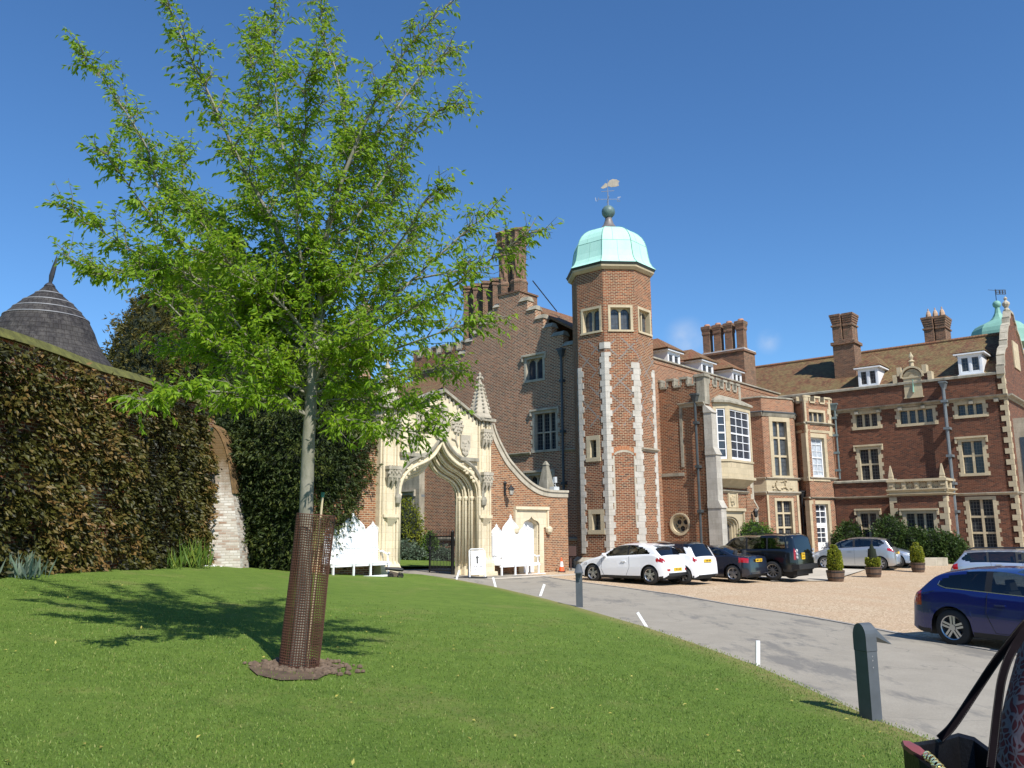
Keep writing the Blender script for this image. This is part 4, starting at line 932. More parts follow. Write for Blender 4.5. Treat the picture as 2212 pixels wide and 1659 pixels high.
for i in (0, 1):
    f = OF[i]; u0,u1,z0,z1 = oh[i]; m = MB(); nx = 1 if i == 0 else 3; fw_ = .07
    m.fbox(f,u0,u0+fw_,z0,z1,-.12,-.04); m.fbox(f,u1-fw_,u1,z0,z1,-.12,-.04); m.fbox(f,u0+fw_,u1-fw_,z1-fw_,z1,-.12,-.042); m.fbox(f,u0+fw_,u1-fw_,z0,z0+.12,-.12,-.042)
    for k in range(1, nx): x = u0+fw_+(u1-u0-2*fw_)*k/nx; m.fbox(f,x-.02,x+.02,z0,z1,-.1,-.06)
    for k in range(1, 6): z = z0+.1+(z1-z0-.1)*k/6; h = .04 if k == 3 else .02; m.fbox(f,u0+fw_,u1-fw_,z-h,z+h,-.1,-.045 if k == 3 else -.061)
    w = obj('sash_window', m, WHITE2, ori); g = MB().fbox(f,u0,u1,z0,z1,-.115,-.09); obj('pane', g, GLS, w)
# doorway dressing, carved panel above
fr_ = MB(); zs0 = dzt+.28
fr_.plate(PAf, [(dw0-.55,gzp-.4),(dw0-.55,zs0),(dw1+.6,zs0),(dw1+.6,gzp-.4)], [dhole], -.05, .04)
for k in range(3):
    s = .12+.13*k; h2 = tudor(dw0+s*.7, dw1-s*.7, gzp-.5, dzt-.55-s*.2, dzt-s*.7); fr_.plate(PAf, [(dw0-.01,gzp-.5),(dw0-.01,dzt+.01),(dw1+.01,dzt+.01),(dw1+.01,gzp-.5)], [h2], -.14-.13*k, -.02-.12*k)
fr_.fbox(PAf, dw0-.6, dw0-.48, gzp-.4, zs0, -.02, .12); fr_.fbox(PAf, dw1+.5, dw1+.62, gzp-.4, zs0, -.02, .12)
fr_.fbox(PAf, dw0-.68, dw1+.7, zs0, zs0+.14, -.05, .18)
dfr = obj('doorway', fr_, SW, porch)
dd = MB().fbox(PAf, dw0-.02, dw1+.02, gzp-.5, dzt, -.44, -.40)
for k in range(-6, 7):
    for s in (1,-1):
        a = Vector((dw0, 0)); x0 = (dw0+dw1)/2 + k*.42; m0, m1 = (x0-1.6*.55*s, gzp), (x0+1.6*.55*s, gzp+3.2)
        pts = [(m0[0]+(m1[0]-m0[0])*t, m0[1]+(m1[1]-m0[1])*t) for t in [i/24 for i in range(25)]]; pts = [p for p in pts if dw0+.25 < p[0] < dw1-.25 and p[1] < dzt-.3]
        if len(pts) > 1: dd.tube([PAf.pt(pts[0][0],pts[0][1],-.395), PAf.pt(pts[-1][0],pts[-1][1],-.395)], .022, 4)
obj('door', dd, plain('old_door',(.055,.05,.048),.6,.3,4), dfr)
zp1 = PAf.hit(*q('3b', 1290, 510))[1]; zp0 = zs0+.18; up0, up1 = PAf.hit(*q('3b',1205,650))[0], PAf.hit(*q('3b',1360,650))[0]
cp_ = MB(); cp_.fbox(PAf,up0,up0+.12,zp0,zp1,-.03,.07); cp_.fbox(PAf,up1-.12,up1,zp0,zp1,-.03,.07); cp_.fbox(PAf,up0+.12,up1-.12,zp0,zp1,-.03,.02)
for i in range(16): cp_.lathe(PAf.pt((up0+up1)/2+random.uniform(-.17,.17), zp0+.15+(zp1-zp0-.3)*random.random(), .02), [(.11,-.05),(.12,.02),(.04,.07)], 7)
obj('carved_panel', cp_, SW, porch)
string(porch, [(PAf, PAf.hit(*q('3b',1090,500))[0], PAf.hit(*q('3b',1530,520))[0])], SG, zp1, zp1+.14, MOULD)
lp = MB(); pl_ = PAf.hit(*q('3b',1590,850)); lp.lathe(PAf.pt(pl_[0],pl_[1]-.2,.28), [(.06,0),(.11,.1),(.13,.3),(.16,.32),(.03,.48)], 6); lp.tube([PAf.pt(pl_[0],pl_[1]+.05,0),PAf.pt(pl_[0],pl_[1]+.1,.15),PAf.pt(pl_[0],pl_[1]+.25,.28)], .02, 5)
top('wall_lantern', lp, IRON, 'small grey lantern on the porch wall above the round green bush', 'lamp', PAf.pt(pl_[0],pl_[1]-.2,.28))
# ============================================================= RIGHT-HAND WING
WA = (atY(1806, 1000, 53.2).xy - O2).dot(U2)
WF = FB(WA); wb0 = WF.hit(1690, 1000)[0]; wb1 = WF.hit(2190, 1000)[0]
wing = thing('east_wing', 'dark brick wing with sundial, brown tiled roof, dormers and tall chimneys', 'building', ab(WA+4, (wb0+wb1)/2, -.6))
zE = WF.hit(*q('6b', 1000, 790))[1]; 
WW = [('6b',480,1215,855,1445,3,(),0,0),('6b',1190,1150,1750,1385,4,(),0,0),('7b',420,1535,780,1700,3,(),0,0),
      ('6',330,890,442,1070,2,(.52,),1,1),('6',895,845,1020,1030,2,(.55,),1,1),('6',940,1168,1085,1440,2,(.3,.64),0,1)]
rs = [rect(WF, *w[:5]) for w in WW]
gzw = -1.3
wm = MB().plate(WF, [(wb0,gzw),(wb0,zE),(wb1,zE),(wb1,gzw)], [hole(r) for r in rs], -.5, 0)
END = FA(wb1); 
eh = [rect(END,'7b',1150,1060,1235,1270)]
wm.plate(END, [(WA,gzw),(WA,zE),(WA+13,zE),(WA+13,gzw)], (), -.5, -.001)
obj('wall', wm, BR, wing)
for w, r in zip(WW, rs): window(wing, WF, r, w[5], w[6], SW, GLD, ring=.13, recess=.2, mull=.13, quoin=True, hood=bool(w[7]))
quoins(wing, WF, wb1, END, WA, gzw+.5, zE+.4, SW, h=.31, a=.14, b=.36)
z1_ = WF.hit(*q('6', 660, 645))[1]; z0_w = WF.hit(*q('6', 1000, 1142))[1]
string(wing, [(WF, wb0, wb1+.1), (END, WA-.1, WA+13)], SD, z1_-.12, z1_+.1, [(-.05,0),(.05,0),(.1,.3),(.3,.7),(.32,1),(-.05,1)])
bk_ = MB()
for u in np.arange(wb0+1.2, wb1, 1.3): bk_.fbox(WF, u-.11, u+.11, z1_-.3, z1_-.12, -.03, .24)
obj('brackets', bk_, SD, wing)
string(wing, [(WF, wb0, wb1+.05), (END, WA-.05, WA+13)], SG, z0_w-.08, z0_w+.08, MOULD)
string(wing, [(WF, wb0, wb1), ], SD, zE, zE+.18, [(-.5,0),(.12,0),(.12,.7),(-.02,1),(-.5,1)], name='parapet')
# roof
RD = 4.6; zR = FB(WA+RD).hit(2000, 744)[1]
gable_roof(wing, [[ab(WA+.1,wb0-12,zE), ab(WA+.1,wb1-.5,zE), ab(WA+RD,wb1-.5,zR), ab(WA+RD,wb0-12,zR)], [ab(WA+2*RD,wb0-12,zE), ab(WA+2*RD,wb1-.5,zE), ab(WA+RD,wb1-.5,zR), ab(WA+RD,wb0-12,zR)]], TW)
rdg = MB(); rdg.tube([ab(WA+RD,wb0-12,zR+.02), ab(WA+RD,wb1-.5,zR+.02)], .13, 8); obj('ridge_tiles', rdg, TR, wing)
# shaped gable on the end wall
GE = FA(wb1); zk = GE.hit(*q('7b', 1085, 520))[1]; H_ = zR+1.2-zE; w2 = RD*1.0; cc = WA+RD
prf = [(1.0,0),(1.0,.1),(.93,.12),(.9,.25),(.78,.36),(.62,.42),(.60,.5),(.56,.52),(.5,.62),(.38,.74),(.25,.8),(.24,.88),(.16,.9),(.1,1.0)]
gp_ = [(cc-w2*x, zE+.0+H_*y) for x, y in prf] + [(cc+w2*x, zE+H_*y) for x, y in reversed(prf)]
ge = MB().plate(GE, gp_, (), -.28, -.002); obj('shaped_gable', ge, BR, wing)
gc = MB()
for (x0,z0),(x1,z1) in zip(gp_, gp_[1:]):
    if abs(x1-x0) < .02 and abs(z1-z0) < .05: continue
    d = Vector((x1-x0, z1-z0)).normalized()*.02; nx_, nz_ = -d.y*7, d.x*7
    if x0 > cc-.01: pass
    gc.hexa([GE.pt(x0,z0,-.34),GE.pt(x1,z1,-.34),GE.pt(x1,z1,.08),GE.pt(x0,z0,.08),GE.pt(x0+nx_,z0+nz_,-.34),GE.pt(x1+nx_,z1+nz_,-.34),GE.pt(x1+nx_,z1+nz_,.08),GE.pt(x0+nx_,z0+nz_,.08)])
gc.lathe(GE.pt(cc, zE+H_, -.2), [(.22,0),(.18,.3),(.1,.4),(.22,.62),(.22,.72),(.06,.9),(.12,1.02),(.02,1.15)], 8)
obj('gable_coping', gc, SG, wing)
gwn = MB(); a_ = cc-.9; gwn.fbox(GE, a_, a_+1.8, zE+.9, zE+2.6, -.05, .06); obj('gable_window', gwn, SW, wing)
# dormers
DF = FB(WA+.35)
for (k,x0,y0,x1,y1) in (('6b',560,540,830,765),('7b',465,925,735,1120)):
    fr = FB(WA+.35); r = rect(fr,k,x0,y0,x1,y1); dormer(wing, fr, r[0]-.1, r[1]+.1, r[2]-.1, r[3]+.32, 2.2, TW, rise=1.0, hip=1.3, over=.25)
# sundial
sd0,sd1,sz0,sz1 = rect(WF,'6b',1275,640,1565,955); sc_ = (sd0+sd1)/2; sw_ = (sd1-sd0)/2
sdm = MB(); arcp = [(sc_-sw_*math.cos(math.pi*i/16), sz1+sw_*math.sin(math.pi*i/16)) for i in range(17)]
zpb = zE+.05
bkp = MB().plate(WF, [(sc_-sw_*1.95,zpb-.02),(sc_-sw_*1.95,zpb+.45),(sc_-sw_*1.45,zpb+.5),(sc_-sw_*1.4,zpb+.95)]+[(sc_-sw_*1.25*math.cos(math.pi*i/12), sz1+sw_*1.3*math.sin(math.pi*i/12)) for i in range(13)]+[(sc_+sw_*1.4,zpb+.95),(sc_+sw_*1.45,zpb+.5),(sc_+sw_*1.95,zpb+.45),(sc_+sw_*1.95,zpb-.02)], (), -.4, .01)
sdl = obj('sundial_gable', bkp, BR, wing)
sdm.plate(WF, [(sd0,sz0)]+arcp+[(sd1,sz0)], (), 0, .06)
sdm.plate(WF, [(sc_-sw_*1.32*math.cos(math.pi*i/16), sz1+sw_*1.36*math.sin(math.pi*i/16)) for i in range(17)]+[(sc_+sw_*1.12*math.cos(math.pi*i/16), sz1+sw_*1.14*math.sin(math.pi*i/16)) for i in range(17)], (), -.4, .16)
for s in (-1,1):
    sdm.fbox(WF, sc_+s*sw_*1.42-.12, sc_+s*sw_*1.42+.12, zpb+.5, zpb+1.05, -.45, .1); sdm.fbox(WF, sc_+s*sw_*1.95-.12, sc_+s*sw_*1.95+.12, zpb, zpb+.6, -.45, .1)
sdm.fbox(WF, sd0-.06, sd1+.06, sz1-.05, sz1+.05, .05, .1); sdm.fbox(WF, sd0-.05, sd1+.05, sz0-.07, sz0, -.02, .1)
for i in range(1, 16):
    a = math.pi*i/16; m0 = [(sc_+.18*math.cos(a-.1),sz1+.06+.18*math.sin(a)), (sc_+sw_*.85*math.cos(a-.06),sz1+.06+sw_*.85*math.sin(a-.06)), (sc_+sw_*.85*math.cos(a+.06),sz1+.06+sw_*.85*math.sin(a+.06))]
    if m0[0][1] > sz1: sdm.plate(WF, m0, (), .05, .085)
sdm.lathe(WF.pt(sc_, sz1+sw_*1.36, -.1), [(.14,0),(.12,.25),(.2,.3),(.08,.42),(.15,.6),(.02,.9)], 8)
sun_d = obj('sundial', sdm, SW, sdl)
gn = MB(); gn.add([WF.pt(sc_+.02,sz1-.1,.06),WF.pt(sc_+.02,sz1-.95,.3),WF.pt(sc_+.02,sz1-.95,.06),WF.pt(sc_+.05,sz1-.1,.06),WF.pt(sc_+.05,sz1-.95,.3),WF.pt(sc_+.05,sz1-.95,.06)], [(0,1,2),(3,5,4),(0,3,4,1),(1,4,5,2)])
obj('gnomon', gn, COPPER2, sdl)
# chimneys of the wing
def shaft_stack(par, fa, k, x0, x1, ytop, y1, deep, nshaft, base=None, zbot=8):
    fr = FB(fa); b0 = fr.hit(*q(k,x0,y1))[0]; b1 = fr.hit(*q(k,x1,y1))[0]; zt_ = fr.hit(*q(k,(x0+x1)/2,ytop))[1]
    m = MB()
    if base:
        zb_ = fr.hit(*q(k,(x0+x1)/2,base[2]))[1]; bb0 = fr.hit(*q(k,base[0],y1))[0]; bb1 = fr.hit(*q(k,base[1],y1))[0]
        m.abox(fa-.15, fa+deep+.15, bb0, bb1, zbot, zb_-.15); m.abox(fa-.27, fa+deep+.27, bb0-.1, bb1+.1, zb_-.15, zb_+.05); m.abox(fa-.1, fa+deep+.1, bb0+.08, bb1-.08, zb_+.05, zb_+.2); zb0 = zb_+.2
    else: zb0 = zbot
    w = (b1-b0)/nshaft
    for i in range(nshaft):
        s, e = b0+w*i+(.04 if i else 0), b0+w*(i+1)-(.04 if i < nshaft-1 else 0)
        dd_ = .12*i if nshaft == 2 else 0
        m.abox(fa+dd_, fa+deep+dd_, s, e, zb0, zt_-.75); m.abox(fa-.07+dd_, fa+deep+.07+dd_, s-.07*(i==0), e+.07*(i==nshaft-1), zt_-1.0, zt_-.9)
        for j in range(4): o_ = .03+.032*j; m.abox(fa-o_+dd_, fa+deep+o_+dd_, s-o_*(i==0), e+o_*(i==nshaft-1), zt_-.75+.15*j, zt_-.75+.15*(j+1)-.002)
    c = obj('chimney', m, BC, par); return c, b0, b1, zt_
shaft_stack(wing, WA+1.9, '6', 183, 290, 130, 300, 1.1, 2, base=(183,300,305), zbot=zE-.5)
c, b0, b1, zt_ = shaft_stack(wing, WA+RD+.6, '6', 690, 806, 145, 290, 1.5, 2, zbot=zR-1.5)
pt_ = MB()
for k in range(3): p = ab(WA+RD+1.3, b0+(b1-b0)*(k+.5)/3 ); pt_.lathe((p.x,p.y,zt_-.13), [(.2,0),(.17,.3),(.1,.5),(.04,.55),(.04,.7)], 8)
obj('chimney_pot', pt_, plain('pot_buff',(.45,.30,.2),.8), c)
ld = MB(); 
ld.add([ab(WA+1.7,b0,0)]*0, []) if False else None
# ground-floor projections
uA0 = WF.hit(1812, 1100)[0]; FWa = FB(WA-.9); ua1 = FWa.hit(1926, 1100)[0]; ua0 = FWa.hit(1806, 1100)[0]
zl1 = FWa.hit(*q('6', 330, 1080))[1]; zl0 = FWa.hit(*q('6', 330, 1162))[1]
FWb = FB(WA-2.1); ub0 = FWb.hit(*q('8b', 207, 800))[0]; ub1 = FWb.hit(*q('8b', 975, 900))[0]
rA = rect(FWa,'6',335,1245,432,1420); rB = rect(FWb,'6',588,1245,750,1440)
lo = MB(); lo.plate(FWa, [(ua0,gzw),(ua0,zl1),(ub0+.2,zl1),(ub0+.2,gzw)], [hole(rA)], -.4, 0); lo.fbox(FWa, ua0, ub0+.3, zl1-.3, zl1-.1, -.9, -.41)
zlB = FWb.hit(*q('8b', 600, 605))[1]; zpB = FWb.hit(*q('8b',600,385))[1]
lo.plate(FWb, [(ub0,gzw),(ub0,zlB),(ub1,zlB),(ub1,gzw)], [hole(rB)], -.4, 0)
FE = FA(ub1); lo.plate(FE, [(WA-2.1,gzw),(WA-2.1,zlB),(WA,zlB),(WA,gzw)], (), -.4, -.001); FL = Fr(ab(0,ub0), -U2, -W2)
lo.abox(WA-2.09, WA, ub0+.001, ub0+.4, gzw, zlB-.001); lo.abox(WA-2.0, WA, ub0+.3, ub1-.3, zlB-.3, zlB-.1)
loo = obj('ground_floor_projection', lo, BR, wing)
window(loo, FWa, rA, 2, (.5,), SW, GLD, ring=.13, recess=.2, mull=.12, quoin=True, hood=True); window(loo, FWb, rB, 3, (.5,), SW, GLD, ring=.13, recess=.2, mull=.12, quoin=True, hood=True)
string(loo, [(FWa, ua0, ub0+.05)], SD, zl1, zl1+.16, [(-.4,0),(.1,0),(.1,.6),(-.02,1),(-.4,1)], name='coping'); string(loo, [(FWa, ua0, ub0+.05)], SG, zl0-.06, zl0+.06, MOULD)
quoins(loo, FWb, ub1, FE, WA-2.1, gzw+.4, zlB-.05, SW, h=.33, a=.18, b=.42); quoins(loo, None, 0, FWb, ub0, gzw+.4, zlB-.05, SW, h=.33, a=.2, b=.4)
string(loo, [(FWb, ub0-.1, ub1+.1), (FE, WA-2.2, WA)], SW, zlB, zlB+.14, MOULD); zl5 = FWb.hit(*q('8b',600,540))[1]
string(loo, [(FWb, ub0-.0, ub1+.0), (FE, WA-2.1, WA)], SW, zlB+.14, zl5-.06, [(-.3,0),(.0,0),(.0,1),(-.3,1)], name='frieze')
string(loo, [(FWb, ub0-.12, ub1+.12), (FE, WA-2.22, WA)], SW, zl5-.06, zl5+.12, MOULD)
bal = MB(); zr0, zr1 = zl5+.12, zpB; nb = 5
for i in range(nb):
    u = ub0+.14+(ub1-ub0-.28)*i/(nb-1); w = .2 if i in (0, nb-1) else .13; bal.fbox(FWb, u-w, u+w, zr0, zr1-.12, -.3, .0); bal.fbox(FWb, u-w*.5, u+w*.5, zr0+.15, zr1-.3, -.01, .06)
bal.fbox(FWb, ub0-.1, ub1+.1, zr1-.12, zr1+.02, -.34, .1)
bal.fbox(FE, WA-2.1, WA-1.7, zr0, zr1-.12, -.3, .0); bal.fbox(FE, WA-2.1, WA, zr1-.12, zr1+.018, -.3, .09); bal.fbox(FE, WA-.9, WA-.6, zr0, zr1-.12, -.3, .0)
for i in range(nb-1):
    ua, ub_ = ub0+.14+(ub1-ub0-.28)*i/(nb-1)+.17, ub0+.14+(ub1-ub0-.28)*(i+1)/(nb-1)-.17; c_ = (ua+ub_)/2; zc_ = (zr0+zr1-.12)/2
    for t in range(6): a = math.pi*t/6; L_ = .42; bal.tube([FWb.pt(c_-L_*math.cos(a)*1.0, zc_-L_*.8*math.sin(a), -.15), FWb.pt(c_+L_*math.cos(a), zc_+L_*.8*math.sin(a), -.15)], .035, 5)
    bal.tube([FWb.pt(c_+.26*math.cos(s), zc_+.24*math.sin(s), -.15) for s in [2*math.pi*k/12 for k in range(13)]], .035, 5, cap=False)
obj('balustrade', bal, SW, loo)
for u in (ub0+.14, ub1-.14):
    ob_ = MB(); p = FWb.pt(u, zr1+.02, -.15); ob_.lathe(p, [(.21,0),(.21,.06),(.14,.10),(.17,.13),(.17,.2),(.05,.78),(.02,.84)], 4, math.atan2(U2.y,U2.x)+math.pi/4); obj('obelisk', ob_, SW, loo)
# drainpipes on the wing
up_ = WF.hit(*q('6', 815, 700))[0]
pipe(wing, WF, up_+.0, WF.hit(*q('6', 800, 560))[1], -1.2, r=.1, mat=PIPE, d=.42, collars=7)
# turret dome beyond
dY = atY(2160, 700, 66.0); tur = thing('domed_turret', 'brick turret with dull green ogee dome and pierced banner vane behind the shaped gable', 'tower', (dY.x, dY.y, -.5))
zb_ = atY(2160, 757, 66).z; zt9 = atY(2150, 665, 66).z; hw_ = 2.12; cxx = atY(2162, 700, 66).x
tm = MB(); tm.lathe((cxx,66,-.5), [(hw_*.93,0),(hw_*.93,zb_-1.2)], 8, .4); obj('wall', tm, BR, tur)
te = MB(); te.lathe((cxx,66,zb_-1.7), [(hw_*.95,0),(hw_*.97,.9),(hw_*1.1,1.0),(hw_*1.12,1.3)], 8, .4); obj('cornice', te, SW, tur)
td = MB(); Hh = atY(2157,664,66).z - zb_
prf = [(1.12,.08),(1.05,.14),(1.02,.26),(1.0,.38),(.95,.47),(.84,.55),(.66,.61),(.45,.655),(.3,.70),(.2,.77),(.12,.86),(.09,.94),(.08,1.0)]
td.lathe((cxx-.15,66,zb_), [(r*hw_,z*Hh) for r,z in prf], 8, .4); obj('dome', td, COPPER2, tur)
tb = MB(); zt9 = zb_+Hh; tb.lathe((cxx-.15,66,zt9), [(.32*math.sin(math.pi*i/10)+.001,.25-.32*math.cos(math.pi*i/10)) for i in range(11)], 14); obj('ball', tb, COPPER2, tur, smooth=True)
fv = Fr((cxx-.15,66), (1,0), (0,-1)); zv = atY(2157,631,66).z; vn = MB(); vn.tube([fv.pt(0,zt9+.4), fv.pt(0,zv+.25)], .03, 5); vn.tube([fv.pt(-.6,zv+.2),fv.pt(0,zv+.15)], .02, 4)
for (a,b,c_,d) in ((0,.85,zv+.14,zv+.2),(0,.85,zv-.2,zv-.14),(.0,.08,zv-.14,zv+.14),(.78,.84,zv-.14,zv+.14),(.3,.4,zv-.14,zv+.14),(.55,.62,zv-.14,zv+.14),(.08,.78,zv-.03,zv+.03)): vn.fbox(fv,a,b,c_,d,-.015,.015)
obj('banner_vane', vn, IRON, tur)
# right-hand bay at picture edge
eb = MB(); EF = FA(wb1+.0); 
obw = MB(); obw.fbox(EF, WA+1.1, WA+4.6, gzw, z1_-1.2, -.1, 1.3); bo = obj('end_bay', obw, SG, wing)
for zz in (0.2, 3.1):
    for i in range(3): f_ = FB(WA+1.1); 
ew = MB().fbox(EF, WA+1.5, WA+4.2, 1.0, 3.2, 1.3, 1.33); ew.fbox(EF, WA+1.5, WA+4.2, 4.4, 7.0, 1.3, 1.33); obj('pane', ew, GLS, bo)
fbs = FB(WA+1.1); ew2 = MB().fbox(fbs, wb1+.25, wb1+1.1, 1.0, 3.2, 0, .02); ew2.fbox(fbs, wb1+.25, wb1+1.1, 4.4, 7.0, 0, .02); obj('pane', ew2, GLS, bo)
# ============================================================= GATEWAY AND GARDEN WALLS
TH_G = 1.45
GA = FA(0.0); GS = FA(.22)
gA0 = GS.hit(820, 1100)[0]; gA1 = GS.hit(1061, 1100)[0]
jl = GS.hit(*q('2', 405, 1250))[0]; jr = GS.hit(*q('2', 938, 1200))[0]
zsp = (GS.hit(*q('2', 405, 1040))[1] + GS.hit(*q('2', 935, 1050))[1])/2; zap = GS.hit(*q('2', 684, 690))[1]
gzG = zt(*ab((jl+jr)/2, .5).xy)
gate = thing('stone_gateway', 'cream stone gateway with deep ogee arch, carved shields and crocketed pinnacles', 'gateway', ab((jl+jr)/2, 0, gzG))
NORM = [(-1,0),(-.975,.16),(-.90,.30),(-.77,.43),(-.60,.52),(-.42,.59),(-.27,.67),(-.15,.77),(-.06,.89),(0,1)]
def ogee(c, w, zs, za, zb, ns=3):
    L = smooth_path([Vector((c+w*x, zs+(za-zs)*y, 0)) for x, y in NORM], ns); L = [(p.x, p.y) for p in L]
    Rr = [(2*c-x, z) for x, z in reversed(L[:-1])]
    return [(c-w, zb)] + L + Rr + [(c+w, zb)]
cG = (jl+jr)/2; wG = (jr-jl)/2
zp_top = GS.hit(*q('4a', 1830, 880))[1]
uPl1 = GS.hit(*q('2', 410, 800))[0]; uPr0 = GS.hit(*q('2', 922, 700))[0]
zgap = GS.hit(*q('2', 682, 362))[1]; zgr = GS.hit(*q('2', 912, 548))[1]
cP = (uPl1+uPr0)/2
front = [(gA0,gzG-.8),(gA0,zp_top),(uPl1,zp_top),(uPl1,zgr),(cG,zgap),(uPr0,zgr),(uPr0,zp_top),(gA1,zp_top),(gA1,gzG-.8)]
NO = 4; m = MB()
m.plate(GS, front, [ogee(cG, wG, zsp, zap, gzG-.7)], -.30, 0)
for k in range(1, NO):
    s = .19*k; m.plate(GS, [(gA0+.02,gzG-.8),(gA0+.02,zp_top-.05),(gA1-.02,zp_top-.05),(gA1-.02,gzG-.8)], [ogee(cG, wG-s*.85, zsp-.02*k, zap-s*1.15, gzG-.7)], -.301-.19*k, -.30-.19*(k-1))
m.fbox(GS, uPl1, uPr0, zp_top-.06, zgr+.0, -.5, -.301) if zgr > zp_top else None
obj('arch_wall', m, SC, gate)
# roll mouldings following each order
rm = MB()
for k in range(NO):
    s = .19*k; d = .03 if k == 0 else -.26-.19*(k-1)
    L = ogee(cG, wG-s*.85+.01, zsp-.02*k, zap-s*1.15, gzG+.45)
    rm.tube([GS.pt(x, z, d-.0) for x, z in L], .062, 6)
    L = ogee(cG, wG-s*.85-.085, zsp-.02*k, zap-s*1.15-.1, gzG+.45); rm.tube([GS.pt(x, z, d-.05) for x, z in L], .03, 5)
    for sg in (-1, 1): rm.lathe(GS.pt(cG+sg*(wG-s*.85+.01), zsp-.14, d), [(.05,-.06),(.075,0),(.1,.08),(.1,.14)], 8)
obj('mouldings', rm, SC, gate, smooth=True)
# hood mould rising to the finial
hm_ = MB(); L = ogee(cG, wG+.16, zsp+.1, zap+.42, zsp-.1); hm_.tube([GS.pt(x, z, .06) for x, z in L], .085, 6); 
for s in (-1, 1): p = GS.pt(cG+s*(wG+.16), zsp-.1, .1); hm_.lathe(p, [(.02,-.35),(.12,-.25),(.15,-.05),(.1,.08)], 7)
# horizontal label above spandrels
zl_ = GS.hit(*q('2', 870, 812))[1]
for a, b in ((uPl1, cG-wG*.45), (cG+wG*.45, uPr0)): hm_.fbox(GS, a, b, zl_-.06, zl_+.08, -.02, .14)
obj('hood_mould', hm_, SD, gate)
# panel above label stands forward
pf = MB(); ol = [(uPl1+.02, zl_+.08)]
LL = smooth_path([Vector((cG+(wG+.2)*x, zsp+.2+(zap+.45-zsp-.2)*y, 0)) for x, y in NORM if x > -.62], 3); LL = [(p.x, max(p.y, zl_+.08)) for p in LL]
ol = [(uPl1+.02, zl_+.081)] + LL + [(2*cG-x, z) for x, z in reversed(LL[:-1])] + [(uPr0-.02, zl_+.081), (uPr0-.02, zgr-.1), (cG, zgap-.12), (uPl1+.02, zgr-.1)]
pf.plate(GS, ol, (), -.05, .09); obj('gable_panel', pf, SC, gate)
# spandrel carving
sp = MB()
for s in (-1, 1):
    c0_, z0_ = cG+s*(wG*.80), zl_-.38
    for i in range(5): a = 2*math.pi*i/5; sp.lathe(GS.pt(c0_+.13*math.cos(a), z0_+.13*math.sin(a), .0), [(.09,-.08),(.09,.03),(.04,.07)], 7)
    sp.lathe(GS.pt(c0_, z0_, 0), [(.06,-.05),(.06,.08)], 7)
    for i in range(9): t = i/8; sp.lathe(GS.pt(cG+s*(wG*(.98-.5*t)), zl_-.95+.8*t+.1*math.sin(i*2), 0), [(.07,-.07),(.08,0),(.03,.06)], 6)
    obj('spandrel_carving', sp, SC, gate); sp = MB()
# piers: shafts, bases, canopies, strings
pr = MB(); ca = MB(); W_ = gA1-gA0
def pier(ua, ub):
    w = ub-ua; c = (ua+ub)/2
    for u in (ua+.09, ua+w*.3, ub-w*.3, ub-.09): pr.tube([GS.pt(u, gzG+.5, .05), GS.pt(u, zp_top-.1, .05)], .05, 6)
    pr.fbox(GS, ua+w*.18, ub-w*.18, gzG+.5, zp_top-1.0, -.02, .04)
    pr.fbox(GS, ua-.05, ub+.05, gzG-.6, gzG+.45, -.3, .16, ); pr.hexa([GS.pt(ua-.05,gzG+.45,-.3),GS.pt(ub+.05,gzG+.45,-.3),GS.pt(ub+.05,gzG+.45,.16),GS.pt(ua-.05,gzG+.45,.16),GS.pt(ua,gzG+.72,-.3),GS.pt(ub,gzG+.72,-.3),GS.pt(ub,gzG+.72,.03),GS.pt(ua,gzG+.72,.03)])
    pr.fbox(GS, ua-.14, ub+.14, gzG-.6, gzG+.12, -.3, .26)
    zl = GS.hit(*q('2', 345, 1185))[1]; pr.fbox(GS, ua+.05, ub-.05, zl-.05, zl+.06, -.02, .15); pr.hexa([GS.pt(c-.12,zl-.35,0),GS.pt(c+.12,zl-.35,0),GS.pt(c+.12,zl-.35,.05),GS.pt(c-.12,zl-.35,.05),GS.pt(c-.26,zl-.05,0),GS.pt(c+.26,zl-.05,0),GS.pt(c+.26,zl-.05,.22),GS.pt(c-.26,zl-.05,.22)])
def canopy(u, z, s=1.0):
    ca.fbox(GS, u-.30*s, u+.30*s, z-.12, z, 0, .30); ca.fbox(GS, u-.27*s, u+.27*s, z-.42, z-.12, 0, .26)
    for i in range(5): x = u-.24*s+.12*s*i; ca.tube([GS.pt(x, z-.42-.12*(i%2), .24), GS.pt(x, z+.02, .27)], .035, 5)
    for i in range(3): x = u-.2*s+.2*s*i; ca.hexa([GS.pt(x-.02,z-.75,.05),GS.pt(x+.02,z-.75,.05),GS.pt(x+.02,z-.75,.12),GS.pt(x-.02,z-.75,.12),GS.pt(x-.1,z-.42,0),GS.pt(x+.1,z-.42,0),GS.pt(x+.1,z-.42,.25),GS.pt(x-.1,z-.42,.25)])
    for i in range(7): ca.lathe(GS.pt(u-.26*s+.087*s*i, z-.26+.07*(i%2), .26), [(.045,-.05),(.055,0),(.03,.05)], 5)
pier(gA0+.03, uPl1-.02); obj('pier_mouldings', pr, SC, gate); pr = MB(); pier(uPr0+.02, gA1-.03)
cl, cr = GS.hit(*q('2', 350, 880))[0], GS.hit(*q('2', 970, 900))[0]; czl = GS.hit(*q('2', 350, 855))[1]; czt = GS.hit(*q('2', 970, 615))[1]
canopy(cl, czl); canopy(cr, czl); canopy(cr, czt); canopy(cl, czt)
obj('pier_mouldings', pr, SC, gate); obj('niche_canopy', ca, SG, gate)
